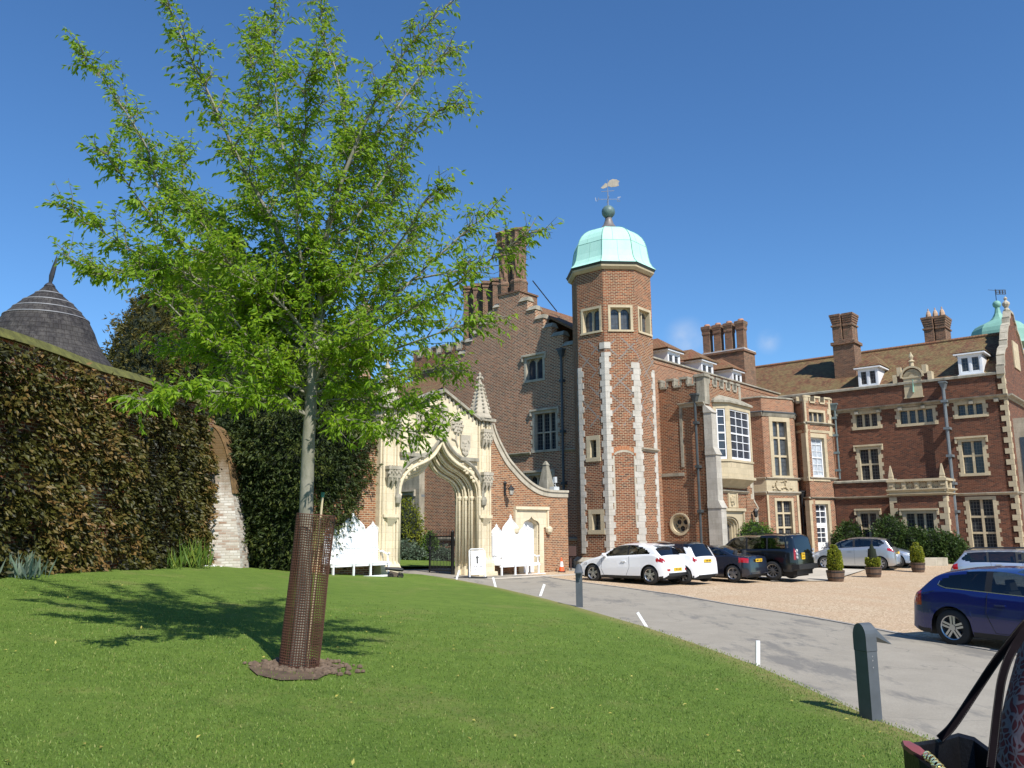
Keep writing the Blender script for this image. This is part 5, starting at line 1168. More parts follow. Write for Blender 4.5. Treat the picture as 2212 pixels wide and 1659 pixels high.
# copings
co = MB()
def slab(x0, z0, x1, z1, d0=-.6, d1=.22, t=.12):
    co.hexa([GS.pt(x0,z0,d0),GS.pt(x1,z1,d0),GS.pt(x1,z1,d1),GS.pt(x0,z0,d1),GS.pt(x0,z0+t,d0),GS.pt(x1,z1+t,d0),GS.pt(x1,z1+t,d1),GS.pt(x0,z0+t,d1)])
slab(uPl1-.1, zgr-.05, cG, zgap); slab(cG, zgap, uPr0+.1, zgr-.05); slab(gA0-.08, zp_top, uPl1, zp_top); slab(uPr0, zp_top, gA1+.1, zp_top)
for i in range(9):
    for s in (-1, 1): t = (i+.5)/9; x = cG + s*(uPr0-cG)*t; z = zgap + (zgr-zgap)*t; co.fbox(GS, x-.04, x+.04, z-.22, z-.02, 0, .13)
for i in range(4):
    x = uPr0+.1+(gA1-uPr0-.2)*i/3; co.fbox(GS, x-.04, x+.04, zp_top-.22, zp_top, 0, .1); x = gA0+.1+(uPl1-gA0-.2)*i/3; co.fbox(GS, x-.04, x+.04, zp_top-.22, zp_top, 0, .1)
obj('coping', co, SD, gate)
# pinnacles
def pinnacle(uc, ztip, w):
    m = MB(); p = GS.pt(uc, zp_top+.12, -.22); Hh = ztip-p.z; a0 = math.atan2(U2.y,U2.x)
    m.lathe(p, [(w,0),(w*.97,.08),(w*.86,.16),(.05,Hh*.93)], 8, a0+math.pi/8)
    for k in range(8):
        a = a0+math.pi/8+k*math.pi/4
        for j in range(8):
            t = .08+.84*j/8; r = w*.86+(.05-w*.86)*t; z = .16+(Hh*.93-.16)*t; q_ = Vector((p.x+(r+.02)*math.cos(a), p.y+(r+.02)*math.sin(a), p.z+z))
            m.lathe(q_, [(.01,-.09),(.05,-.03),(.055,.015),(.02,.045)], 5)
    for a in range(4):
        t = a0+a*math.pi/2; q_ = Vector((p.x, p.y, p.z+Hh*.93)); m.tube([q_, q_+Vector((.12*math.cos(t),.12*math.sin(t),.06)), q_+Vector((.2*math.cos(t),.2*math.sin(t),-.02))], [.05,.05,.03], 5)
    m.lathe((p.x,p.y,p.z+Hh*.93), [(.05,-.05),(.08,.05),(.05,.12),(.07,.2),(.01,.3)], 6)
    return m
zti = GS.hit(*q('2', 937, 245))[1]
for u in (cr+.02, cl-.02): obj('pinnacle', pinnacle(u, zti, .52), SG, gate)
# heraldry in relief (plain generic charges)
hr_ = MB()
def shield(u, z, w, h, d=.09): hr_.plate(GS, [(u-w,z+h),(u+w,z+h),(u+w,z-h*.2),(u+w*.6,z-h*.75),(u,z-h),(u-w*.6,z-h*.75),(u-w,z-h*.2)], (), .05, d+.06)
for (x, y) in ((493, 685), (833, 718)):
    u, z = GS.hit(*q('2', x, y)); shield(u, z, .28, .42)
    for i in range(12): hr_.lathe(GS.pt(u+random.uniform(-.2,.2), z+random.uniform(-.2,.33), .14), [(.05,-.04),(.05,.02),(.02,.04)], 6)
u, z = GS.hit(*q('2', 668, 600)); shield(u, z, .42, .5, .12); hr_.fbox(GS, u-.5, u+.5, z-.1, z+.25, .1, .16)
u, z = GS.hit(*q('2', 684, 500)); hr_.lathe(GS.pt(u, z-.25, .12), [(.14,0),(.17,.25),(.24,.3),(.22,.45),(.1,.6)], 10)
u, z = GS.hit(*q('2', 550, 555))
for i in range(5): hr_.fbox(GS, u-.3+.15*i-.03, u-.3+.15*i+.03, z-.42, z+.42, .08, .14)
for i in range(6): hr_.fbox(GS, u-.32, u+.32, z-.4+.16*i-.03, z-.4+.16*i+.03, .08, .139)
u, z = GS.hit(*q('2', 783, 585))
for rr_, nn in ((.26,9),(.14,6)):
    for i in range(nn): a = 2*math.pi*i/nn; hr_.lathe(GS.pt(u+rr_*math.cos(a), z+rr_*math.sin(a), .1), [(.09,-.06),(.09,.03),(.04,.06)], 7)
hr_.lathe(GS.pt(u,z,.1), [(.08,-.05),(.08,.07)], 8); hr_.tube([GS.pt(u-.05,z-.3,.12),GS.pt(u-.1,z-.6,.12),GS.pt(u+.02,z-.85,.12)], .035, 5); hr_.tube([GS.pt(u-.1,z-.6,.12),GS.pt(u-.32,z-.55,.12)], .03, 5)
hr_.tube([GS.pt(u+.36*math.cos(a),z+.4*math.sin(a)-.02,.11) for a in [math.pi*.5+i*.25 for i in range(9)]], .03, 5)
obj('carved_shields', hr_, SG, gate)
# ---------------------------------------------------------------- brick wall right of the gateway with swept top
sw = [GA.hit(*q('2', x, y)) for x, y in ((1022,575),(1035,620),(1058,680),(1090,745),(1130,815),(1175,870),(1230,930),(1290,980),(1350,1012),(1420,1026),(1525,1030))]
sw = [(p.x, p.y) for p in smooth_path([Vector((a, b, 0)) for a, b in sw], 3)]; sw[0] = (max(sw[0][0], gA1-.1), sw[0][1])
ue = sw[-1][0]
d0_,d1_ = GA.hit(*q('3a', 775, 1300))[0], GA.hit(*q('3a', 1135, 1300))[0]; dzs = GA.hit(*q('3a', 950, 1110))[1]; dza = GA.hit(*q('3a', 955, 915))[1]
gR = zt(*ab(-1.5, .3).xy)
wallr = thing('garden_wall', 'orange brick wall with swept stone coping and arched doorway right of the gateway', 'wall', ab(-2, -.2, gR))
dho = ogee((d0_+d1_)/2, (d1_-d0_)/2, dzs, dza, gR-.5, 2)
wr = MB().plate(GA, [(gA1-.1,gR-.7)] + sw + [(ue,gR-.7)], [dho], -.45, 0); obj('wall', wr, BGW, wallr)
cpn = MB(); n = len(sw)
for i in range(n-1):
    (x0,z0),(x1,z1) = sw[i], sw[i+1]
    def nrm(i):
        a = sw[max(i-1,0)]; b = sw[min(i+1,n-1)]; d = Vector((b[0]-a[0], b[1]-a[1])).normalized(); return Vector((-d.y, d.x))
    n0, n1_ = nrm(i), nrm(i+1)
    for t0, t1, e in ((-.22,-.0,.045),(.0,.10,.10)):
        cpn.hexa([GA.pt(x0+n0.x*t0,z0+n0.y*t0,-.45-e),GA.pt(x1+n1_.x*t0,z1+n1_.y*t0,-.45-e),GA.pt(x1+n1_.x*t0,z1+n1_.y*t0,e),GA.pt(x0+n0.x*t0,z0+n0.y*t0,e),GA.pt(x0+n0.x*t1,z0+n0.y*t1,-.45-e),GA.pt(x1+n1_.x*t1,z1+n1_.y*t1,-.45-e),GA.pt(x1+n1_.x*t1,z1+n1_.y*t1,e),GA.pt(x0+n0.x*t1,z0+n0.y*t1,e)])
obj('coping', cpn, SG, wallr)
rt = MB(); rt.abox(ue-.45, ue, -3.4, -.46, gR-.7, sw[-1][1]-.05); obj('return_wall', rt, BG, wallr)
# obelisk on the wall end
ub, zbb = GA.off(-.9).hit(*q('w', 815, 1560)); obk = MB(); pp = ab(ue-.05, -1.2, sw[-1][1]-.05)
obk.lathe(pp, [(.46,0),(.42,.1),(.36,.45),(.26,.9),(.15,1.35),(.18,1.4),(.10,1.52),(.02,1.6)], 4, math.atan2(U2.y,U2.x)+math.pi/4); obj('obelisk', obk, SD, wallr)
# doorway surround
dc, dwid = (d0_+d1_)/2, (d1_-d0_)/2; zdt = GA.hit(*q('3a', 960, 765))[1]
ds = MB(); ds.plate(GA, [(d0_-.3,gR-.6),(d0_-.3,dzs-.1),(d0_-.5,dzs-.1),(d0_-.5,zdt),(d1_+.5,zdt),(d1_+.5,dzs-.1),(d1_+.3,dzs-.1),(d1_+.3,gR-.6)], [ogee(dc, dwid, dzs, dza, gR-.5, 2)], -.1, .05)
ds.plate(GA, [(d0_-.02,gR-.6),(d0_-.02,dza+.02),(d1_+.02,dza+.02),(d1_+.02,gR-.6)], [ogee(dc, dwid-.05, dzs-.02, dza-.08, gR-.5, 2)], -.42, -.05)
ds.fbox(GA, d0_-.6, d1_+.6, zdt, zdt+.12, -.1, .16); ds.fbox(GA, d0_-.6, d0_-.5, dzs-.1, zdt, -.05, .12); ds.fbox(GA, d1_+.5, d1_+.6, dzs-.1, zdt, -.05, .12)
for s in (d0_-.6, d1_+.6): ds.lathe(GA.pt(s, dzs-.3, .1), [(.05,-.1),(.15,0),(.17,.15),(.08,.25)], 7)
sur = obj('doorway', ds, SC, wallr); dor = MB().fbox(GA, d0_, d1_, gR-.5, dza-.05, -.30, -.26)
for i in range(7): x = d0_+.12+(d1_-d0_-.24)*i/6; dor.fbox(GA, x-.006, x+.006, gR-.5, dza-.05, -.27, -.255)
obj('door', dor, WHITE, sur)
# ---------------------------------------------------------------- brick wall left of the gateway
walll = thing('garden_wall', 'orange brick wall left of the gateway behind the white bench and dark yew', 'wall', ab(gA0-1, 0, zt(*ab(gA0-1,.3).xy)))
wL = MB(); gl = walll.location.z; zT = zp_top-.9
pts = [(gA0-3.0, gl-.8), (gA0-3.0, gl+4.6)] + [(gA0-3.0+.3*i, gl+4.6+(zT-gl-4.6)*((i*.3/3.0)**2.0)) for i in range(1, 10)] + [(gA0+.1, zT), (gA0+.1, gl-.8)]
wL.plate(GA, pts, (), -.45, 0); obj('wall', wL, BGW, walll)
cl_ = MB()
for (x0,z0),(x1,z1) in zip(pts[1:-2], pts[2:-1]): cl_.hexa([GA.pt(x0,z0,-.52),GA.pt(x1,z1,-.52),GA.pt(x1,z1,.08),GA.pt(x0,z0,.08),GA.pt(x0,z0+.14,-.52),GA.pt(x1,z1+.14,-.52),GA.pt(x1,z1+.14,.08),GA.pt(x0,z0+.14,.08)])
obj('coping', cl_, SG, walll)
# ---------------------------------------------------------------- lantern, floodlight, gate leaf
lu, lz = GA.hit(*q('3a', 372, 310)); m = MB()
m.fbox(GA, lu-.05, lu+.05, lz-.28, lz+.28, 0, .05); m.lathe(GA.pt(lu,lz+.25,.04), [(.04,-.1),(.09,0),(.03,.08)], 6); m.tube([GA.pt(lu,lz-.1,.04),GA.pt(lu,lz+.05,.16),GA.pt(lu,lz+.17,.3),GA.pt(lu,lz+.12,.38),GA.pt(lu,lz+.02,.38)], .016, 5); m.tube([GA.pt(lu,lz+.14,.05),GA.pt(lu,lz+.16,.3)], .012, 5)
lan = thing('wall_lantern', 'black iron bracket lantern on the brick wall right of the gateway', 'lamp', GA.pt(lu,lz-.3,0)); obj('bracket', m, IRON, lan)
m = MB(); c = GA.pt(lu, lz-.28, .38); m.lathe(c, [(.06,0),(.075,.02),(.12,.24),(.17,.25),(.09,.34),(.03,.4),(.02,.46)], 6); obj('lamp_frame', m, IRON, lan)
m = MB(); m.lathe(c, [(.08,.03),(.124,.235)], 6, .1); obj('lamp_glass', m, plain('frosted_glass',(.45,.42,.36),.3), lan)
fu, fz = GA.hit(*q('3a', 1595, 230)); fz = sw[-1][1]+.1; m = MB(); m.fbox(GA, fu-.3, fu+.1, fz, fz+.16, -.35, -.1); m.fbox(GA, fu-.1, fu+.08, fz+.35, fz+.62, -.3, -.2); m.tube([GA.pt(fu-.25,fz+.5,-.25),GA.pt(fu-.2,fz+.3,-.2),GA.pt(fu+.05,fz+.16,-.2)], .012, 5); m.tube([GA.pt(fu,fz+.16,-.25),GA.pt(fu,fz+.35,-.25)], .015, 5)
top('floodlight', m, plain('floodlight_grey',(.5,.52,.52),.4), 'small white floodlight with looped cable on the wall coping', 'light', GA.pt(fu,fz,-.2))
# iron gate leaf standing open beyond the arch: a plane facing the viewer
ga, gb = gp(*q('5a', 1190, 1585)), gp(*q('5a', 800, 1530))
ga = ab(jr-.52, -.72, zt(*ab(jr,-1).xy)); pl_ = atY(*q('5a', 800, 1300), ga.y+1.0); GFm = F2(pl_, ga); Lg = (ga.xy-pl_.xy).length
z0g = ga.z+.12; z1g = GFm.hit(*q('5a', 1000, 1085))[1]; zsg = GFm.hit(*q('5a',1000,995))[1]
gt = thing('iron_gate', 'black iron railing gate leaf standing open inside the arch', 'gate', ga)
m = MB(); m.fbox(GFm, 0, .05, z0g-.1, z1g+.05, -.02, .02); m.fbox(GFm, Lg-.08, Lg+.02, z0g-.15, z1g+.12, -.04, .04); m.fbox(GFm, .05, Lg-.08, z1g-.05, z1g, -.018, .018); m.fbox(GFm, .05, Lg-.08, z0g, z0g+.05, -.018, .018); m.lathe(GFm.pt(Lg-.03,z1g+.12), [(.05,0),(.07,.05),(.01,.12)], 6)
m.lathe(GFm.pt(.02,(z0g+z1g)/2+.2,-.03), [(.02,-.1),(.1,-.05),(.1,.05),(.02,.1)], 8)
obj('frame', m, IRON, gt)
m = MB()
for i in range(15):
    u = .09+(Lg-.22)*i/14; h = zsg if i % 2 else zsg-.06
    m.tube([GFm.pt(u, z0g+.05), GFm.pt(u, h)], [.014, .010], 5)
obj('bars', m, IRON, gt)
# ============================================================= PLANTS
def leaf_mat(name, c0, c1, c2, trans=.35, rough=.5):
    m = NT(name); a = m.n('Attribute'); a.attribute_name = 'tone'
    c = m.ramp(a.outputs['Fac'], [(0, c0), (.5, c1), (1, c2)])
    m.set(Base_Color=c, Roughness=rough, Specular_IOR_Level=.3)
    if trans:
        t = m.n('BsdfTranslucent'); cc = m.mix(.6, c, (.75,.85,.15), 'MULTIPLY'); m.l(m.mix(.5, c, tuple(min(1,x*1.5) for x in c2)), t.inputs[0])
        mx = m.n('MixShader'); mx.inputs[0].default_value = trans; m.l(m.b.outputs[0], mx.inputs[1]); m.l(t.outputs[0], mx.inputs[2]); m.l(mx.outputs[0], m.out.inputs[0])
    return m.m
def unit(a): return a/np.maximum(1e-9, np.linalg.norm(a, axis=1, keepdims=True))
def leaves(name, P, D, L, Wd, mat, parent=None, tone=None, fold=.25, loc=(0,0,0), N=None):
    """P base points, D directions (unit), L lengths, Wd widths -> one mesh of folded pointed leaves"""
    n = len(P); D = unit(D); rnd = rng.normal(size=(n,3)) if N is None else N
    Sd = unit(np.cross(D, rnd)); Nn = np.cross(Sd, D); L = np.broadcast_to(L, (n,))[:,None]; Wd = np.broadcast_to(Wd, (n,))[:,None]
    b = P; t = P + D*L; mid = P + D*L*.42
    l = mid + Sd*Wd*.5 + Nn*Wd*fold; r = mid - Sd*Wd*.5 + Nn*Wd*fold
    V = np.stack([b, l, t, r], 1).reshape(-1,3) - np.array(loc)
    base = None
    if parent is not None: base = WMAT[parent.name]; V = V - np.array(base.translation) + np.array(loc)
    k = np.arange(n)[:,None]*4; Fc = np.concatenate([k+np.array([0,1,2]), k+np.array([0,2,3])], 1).reshape(-1,3)
    me = bpy.data.meshes.new(name); me.vertices.add(len(V)); me.vertices.foreach_set('co', V.astype(np.float32).ravel())
    me.loops.add(Fc.size); me.loops.foreach_set('vertex_index', Fc.astype(np.int32).ravel())
    me.polygons.add(len(Fc)); me.polygons.foreach_set('loop_start', np.arange(0, Fc.size, 3, dtype=np.int32)); me.polygons.foreach_set('loop_total', np.full(len(Fc), 3, dtype=np.int32))
    me.update(); tn = rng.random(n) if tone is None else np.clip(tone, 0, 1)
    at = me.attributes.new('tone', 'FLOAT', 'POINT'); at.data.foreach_set('value', np.repeat(tn, 4).astype(np.float32))
    me.materials.append(mat); o = bpy.data.objects.new(name, me); scene.collection.objects.link(o)
    if parent is not None: o.parent = parent; WMAT[o.name] = base.copy()
    else: o.location = loc; WMAT[o.name] = Matrix.Translation(loc)
    return o
BARK = plain('bark_grey', (.15,.135,.10), .85, .35, 7, bump=.5)
m = NT('bark_young'); ob = m.coord('Object', (1,1,.4)); n_ = m.noise(ob, 5, 5); n2 = m.noise(ob, 25, 4)
c = m.mix(m.rng(n_, .35, .65), (.27,.25,.20), (.17,.165,.12)); c = m.mix(m.rng(n2, .5, .75, 0, .5), c, (.08,.09,.05)); m.set(Base_Color=c, Roughness=.8); m.bump(n2, .5, .01); BARKY = m.m
LEAF = leaf_mat('leaf_spring', (.085,.17,.010), (.20,.34,.018), (.36,.47,.035), .5)
YEW = leaf_mat('yew_needles', (.014,.026,.006), (.045,.068,.012), (.13,.14,.025), .15, .6)
YEWB = leaf_mat('yew_bronze', (.03,.035,.008), (.09,.085,.016), (.20,.14,.03), .2, .6)
SHRUB = leaf_mat('shrub_dark', (.02,.04,.010), (.045,.085,.018), (.09,.14,.03), .2)
SHRUB2 = leaf_mat('shrub_bright', (.05,.10,.015), (.09,.17,.022), (.15,.24,.04), .25)
GOLD = leaf_mat('shrub_golden', (.10,.14,.015), (.22,.26,.025), (.38,.38,.05), .3)
CREEP = leaf_mat('creeper_leaves', (.012,.014,.004), (.075,.075,.013), (.21,.12,.04), .15)  # bronze-green darkened in the colour itself, standing in for tree shade on the wall
BLADE = leaf_mat('strap_leaves', (.06,.12,.02), (.12,.2,.03), (.25,.3,.05), .3)
SAGE = leaf_mat('sage_leaves', (.10,.15,.10), (.17,.24,.16), (.25,.30,.24), .25)
# ------------------------------------------------------------- the young tree
tb_ = gp(650, 1448); TY = tb_.y
tree = thing('young_tree', 'young broadleaf tree with fresh green leaves and grey trunk inside a rusty mesh guard', 'tree', tb_)
limbs = []      # (pixel pts, depth offsets start->end, r0, r1)
def limb(pts, d0, d1, r0, r1, sc=1.0):
    n = len(pts); L = []
    for i, (x, y) in enumerate(pts): t = i/(n-1); L.append(atY(x, y, TY + d0 + (d1-d0)*t))
    P = smooth_path(L, 5); N_ = len(P); rad = [r0 + (r1-r0)*(i/(N_-1))**.8 for i in range(N_)]
    limbs.append((P, rad)); return P
T0 = limb([(640,1448),(648,1380),(657,1250),(661,1110),(666,960),(672,860),(680,760),(688,690)], 0, 0, .10, .060)
limb([(688,690),(692,620),(700,550),(712,480),(735,400),(762,330),(800,240),(846,158),(893,88),(975,2)], 0, -.5, 0.0493, 0.0056)
limb([(690,650),(676,560),(650,440),(623,363),(605,290),(596,200),(594,100),(592,-20)], 0, .6, 0.0290, 0.0042)
limb([(716,470),(735,400),(752,328),(740,240),(725,150),(700,80),(690,-10)], 0, .9, 0.0261, 0.0042)
limb([(684,720),(640,590),(590,480),(540,390),(495,300),(455,210),(415,130),(375,40),(352,-20)], 0, -.8, 0.0319, 0.0042)
limb([(684,740),(620,640),(540,560),(440,480),(350,420),(318,320),(250,210),(178,116)], 0, .7, 0.0290, 0.0042)
limb([(682,760),(600,690),(500,640),(400,590),(300,548),(220,500),(130,440)], 0, -.4, 0.0261, 0.0042)
limb([(680,780),(560,690),(440,620),(320,590),(210,590),(132,545)], 0, 1.2, 0.0232, 0.0035)
limb([(668,905),(610,850),(560,800),(500,765),(430,720),(350,640),(290,560),(200,300)][:7], 0, -1.2, 0.0290, 0.0042)
limb([(668,900),(600,870),(520,850),(430,845),(350,852),(300,868)], 0, -1.7, 0.0174, 0.0035)
limb([(690,650),(760,600),(830,560),(880,500),(920,430),(960,400)], 0, -1.0, 0.0232, 0.0042)
limb([(700,560),(770,470),(830,380),(890,290),(945,240),(1005,228)], 0, .5, 0.0232, 0.0042)
limb([(735,400),(800,320),(860,230),(920,150),(975,105)], -.1, 1.2, 0.0174, 0.0035)
limb([(684,745),(760,700),(830,660),(890,605),(945,555),(1005,500),(1065,455)], 0, .3, 0.0290, 0.0042)
limb([(890,605),(960,590),(1030,578),(1080,545),(1115,520),(1150,500)], .15, -.5, 0.0145, 0.0028)
limb([(676,830),(760,790),(850,755),(930,726),(1010,698),(1085,682)], 0, -.7, 0.0232, 0.0035)
limb([(672,850),(760,830),(840,830),(900,810),(960,800),(995,800)], 0, 1.0, 0.0174, 0.0035)
limb([(668,905),(730,905),(800,914),(869,931),(950,930)], 0, -.9, 0.0162, 0.0035)
limb([(672,870),(740,862),(830,868),(900,878),(950,874)], 0, -.3, 0.0151, 0.0035)
limb([(680,770),(690,680),(740,560),(800,480),(850,400),(900,420),(950,398)][:5], 0, 1.6, 0.0203, 0.0042)
limb([(684,720),(620,560),(560,420),(540,300),(560,200),(540,120),(560,60)], 0, 1.5, 0.0232, 0.0042)
limb([(684,720),(650,560),(640,400),(660,280),(660,180),(690,120)], 0, -1.6, 0.0232, 0.0042)
limb([(680,740),(590,640),(480,560),(380,520),(300,430),(230,330)], 0, -1.8, 0.0232, 0.0042)
limb([(680,800),(600,770),(520,700),(470,620),(440,520),(400,420),(390,320)], 0, 1.8, 0.0203, 0.0042)
limb([(678,820),(740,740),(800,640),(860,560),(890,500),(950,460)], 0, 1.9, 0.0203, 0.0042)
limb([(676,830),(720,760),(800,720),(900,660),(970,625),(1020,580)], 0, -1.6, 0.0203, 0.0042)
limb([(676,800),(600,740),(520,730),(440,700),(370,640),(330,560)], 0, .5, .02, .004)
limb([(680,780),(610,700),(560,620),(500,590),(450,500),(420,450)], 0, -.3, .02, .004)
limb([(672,860),(590,800),(520,790),(450,760),(380,760),(330,740)], 0, .9, .02, .004)
limb([(684,760),(640,660),(570,620),(520,540),(450,470)], 0, .2, .02, .004)
limb([(684,740),(720,620),(790,560),(830,500),(850,420),(880,350)], 0, .9, .02, .004)
limb([(676,840),(620,830),(560,760),(480,660),(400,600),(340,590)], 0, -.9, .02, .004)
limb([(680,800),(740,780),(800,750),(860,700),(900,690),(960,640)], 0, .5, .02, .004)
wood = MB(); LP = []; LD = []
def add_leaves(P, skip=.0, step=.024):
    P = [Vector(p) for p in P]; acc = 0
    for a, b in zip(P, P[1:]):
        seg = (b-a).length; d = (b-a)/max(seg, 1e-6); acc += seg
        while acc > step:
            acc -= step; p = a.lerp(b, random.random()); w = Vector((random.gauss(0,1), random.gauss(0,1), random.gauss(0,.5)))
            w = (w - d*w.dot(d)).normalized(); v = (d*.55 + w*.65 + Vector((0,0,-.62))).normalized(); LP.append(p); LD.append(v)
def grow(P, rad, nlen, level):
    tot = sum((b-a).length for a, b in zip(P, P[1:])); n = max(2, int(tot/(.050 if level == 0 else .080)))
    for i in range(n):
        t = random.uniform(.05 if level == 0 else .12, 1.0); f = t*(len(P)-1); k = min(int(f), len(P)-2); p = P[k].lerp(P[k+1], f-k); d = (P[k+1]-P[k]).normalized()
        w = Vector((random.gauss(0,1), random.gauss(0,1), random.gauss(0,1))); w = (w - d*w.dot(d)).normalized()
        if level == 0: v = (d*.75 + Vector((w.x, w.y, w.z*.45))*.95 + Vector((0,0,.10))).normalized(); L = random.uniform(.16, .62)*(1.0-.55*t)*nlen
        else: v = (d*.7 + w*.7 + Vector((0,0,.0))).normalized(); L = random.uniform(.1, .28)
        q1 = p + v*L*.5 + Vector((0,0,.03*L)); q2 = p + v*L + Vector((random.gauss(0,.05),random.gauss(0,.05),-.05*L if level else .02))*1.0
        if level == 0:
            wood.tube([p, q1, q2], [.009*nlen, .006, .003], 4, cap=False); grow([p, q1, q2], None, nlen, 1); add_leaves([p.lerp(q1,.4), q1, q2], step=.024)
        else:
            if random.random() < .6: wood.tube([p, q2], [.004, .002], 3, cap=False)
            add_leaves([p, q1, q2], step=.021)
tk = MB()
for i, (P, rad) in enumerate(limbs):
    tk.tube(P, rad, 10 if i == 0 else 7)
    if i == 0: grow(P[-9:], rad, .7, 0); continue
    grow(P, rad, 1.0, 0); add_leaves(P[int(len(P)*.55):], step=.024)
# slight flare and knots at the base
obj('trunk', tk, BARKY, tree, smooth=True, uv=False, recalc=False); obj('twigs', wood, BARK, tree, uv=False, recalc=False)
LPn = np.array([tuple(p) for p in LP]); LDn = np.array([tuple(p) for p in LD]); kp = rng.random(len(LPn)) < np.interp(LPn[:,0], [-2.2,-.9,.2], [1,.62,.42])*np.interp(LPn[:,2], [3.5,5.5,8.5], [1,.80,.62]); LPn, LDn = LPn[kp], LDn[kp]
cen = np.array([-.4+tb_.x, TY, 6.0]); rad_ = np.linalg.norm(LPn-cen, axis=1); tone = .15+.5*rng.random(len(LPn)) + .25*(rng.random(len(LPn)) > .8)
leaves('crown', LPn, LDn, rng.uniform(.055, .11, len(LPn)), rng.uniform(.022, .037, len(LPn)), LEAF, tree, tone)
# ------------------------------------------------------------- leaf crowns on a core
def crown_pts(cx, cy, prof, n, bump=.18, seed=0, depth=.35, yfl=1.0):
    r = np.random.default_rng(seed); zs = np.array([p[0] for p in prof]); rs = np.array([p[1] for p in prof])
    w = (rs[:-1]+rs[1:])*(np.diff(zs)) ; cum = np.concatenate([[0], np.cumsum(w)]); u = r.random(n)*cum[-1]
    z = np.interp(u, cum, zs); a = r.random(n)*2*np.pi; rad = np.interp(z, zs, rs)
    ph = r.random(8)*6.28
    b = (np.sin(3*a+ph[0]+z*1.3)+np.sin(5*a+ph[1]-z*2.1)+.8*np.sin(7*a+ph[2]+z*3.7)+.7*np.sin(11*a+ph[3]+z*5.3)+.8*np.sin(z*4.1+ph[4]+2*a))/3.5
    rr = rad*(1+bump*b) - np.abs(r.normal(size=n))*depth*np.minimum(1, rad)
    P = np.stack([cx+rr*np.cos(a), cy+rr*np.sin(a)*yfl, z], 1); N = np.stack([np.cos(a), np.sin(a), np.interp(z, zs, np.gradient(-rs, zs))*.6], 1)
    return P, unit(N), b
def core(cx, cy, prof, s=.8, yfl=1.0):
    m = MB(); m.lathe((0,0,0), [(max(.02,r*s), z) for z, r in prof], 14); m.v = [(cx+x, cy+y*yfl, z) for x, y, z in m.v]; return m
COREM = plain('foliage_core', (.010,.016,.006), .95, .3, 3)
def evergreen(name, label, cx, cy, prof, n, size, mat, seed, droop=.35, spread=.8, tonef=.5, trunk=True, cat='tree', bump=.18, w=.35, group=None, coremat=COREM, cs=.8, jag=1.0):
    z0 = prof[0][0]; t = thing(name, label, cat, (cx, cy, z0), group=group)
    P, N, b = crown_pts(cx, cy, prof, n, bump, seed)
    r = np.random.default_rng(seed+1); k = 3; out_ = r.random(n) < .3; P = P + N*(out_*r.random(n)*size*2.6)[:,None]      # little fans of k blades
    D = unit(N + r.normal(size=N.shape)*spread*.6 - np.array([0,0,droop]))
    P3 = np.repeat(P, k, 0) + r.normal(size=(n*k,3))*size*.12; D3 = unit(np.repeat(D, k, 0) + r.normal(size=(n*k,3))*.38)
    tn = np.repeat(np.clip(.45+.35*b+.25*r.normal(size=n), 0, 1)*tonef*1.6, k)
    leaves('crown', P3, D3, r.uniform(.6,1.3,n*k)*size, r.uniform(.7,1.2,n*k)*size*w, mat, t, tn)
    c = obj('inner_branches', core(cx, cy, prof, cs), coremat, t, uv=False)
    if trunk: m = MB(); m.tube([(cx,cy,z0-.4),(cx,cy,z0+(prof[-1][0]-z0)*.5)], [.28,.12], 8); obj('trunk', m, BARK, t)
    return t
gy = lambda x, y: zt(x, y)
y1x, y1y = atY(648, 1000, 29.6).x, 29.6
evergreen('yew_tree', 'dark broad yew tree between the whitewashed buttress and the stone gateway', y1x, y1y, [(gy(y1x,y1y)-.1,1.45),(1.6,1.75),(3,2.15),(4.4,2.5),(5.8,2.45),(7.2,1.95),(8.6,1.3),(9.6,.6),(10.2,.1)], 30000, .15, YEW, 11, droop=.45, bump=.10)
y3x, y3y = atY(530, 1000, 31.0).x, 33.0
evergreen('yew_tree', 'dark yew directly behind the whitewashed buttress end', y3x, y3y, [(gy(y3x,y3y)-.1,1.9),(2,2.3),(4.4,2.3),(6.8,2.0),(8.4,1.4),(9.4,.3)], 16000, .15, YEW, 12, droop=.45, bump=.12)
y2 = atY(430, 800, 42); evergreen('yew_tree', 'tall bronze-tipped yew rising behind the creeper wall beside the conical roof', y2.x, 42, [(.6,4.5),(4,4.9),(8,4.8),(10.5,4.2),(12.5,3.4),(14,2.5),(15.2,1.4),(16.2,.2)], 26000, .22, YEWB, 13, droop=.2, bump=.22)
y4 = atY(300, 760, 36); evergreen('yew_tree', 'ragged bronze yew with horizontal sprays left of the tall one', y4.x, 36.5, [(.8,1.6),(4,2.1),(7.5,2.0),(9.6,1.5),(11.3,1.0),(12.6,.2)], 12000, .2, YEWB, 14, droop=.1, bump=.3)
y5 = atY(700, 780, 44); evergreen('yew_tree', 'yew showing above the brick wall left of the gateway', -11.6, 39.5, [(.6,3.4),(5,3.8),(8.5,3.5),(10.5,2.7),(12,1.7),(13.2,.3)], 18000, .2, YEW, 15, bump=.2)
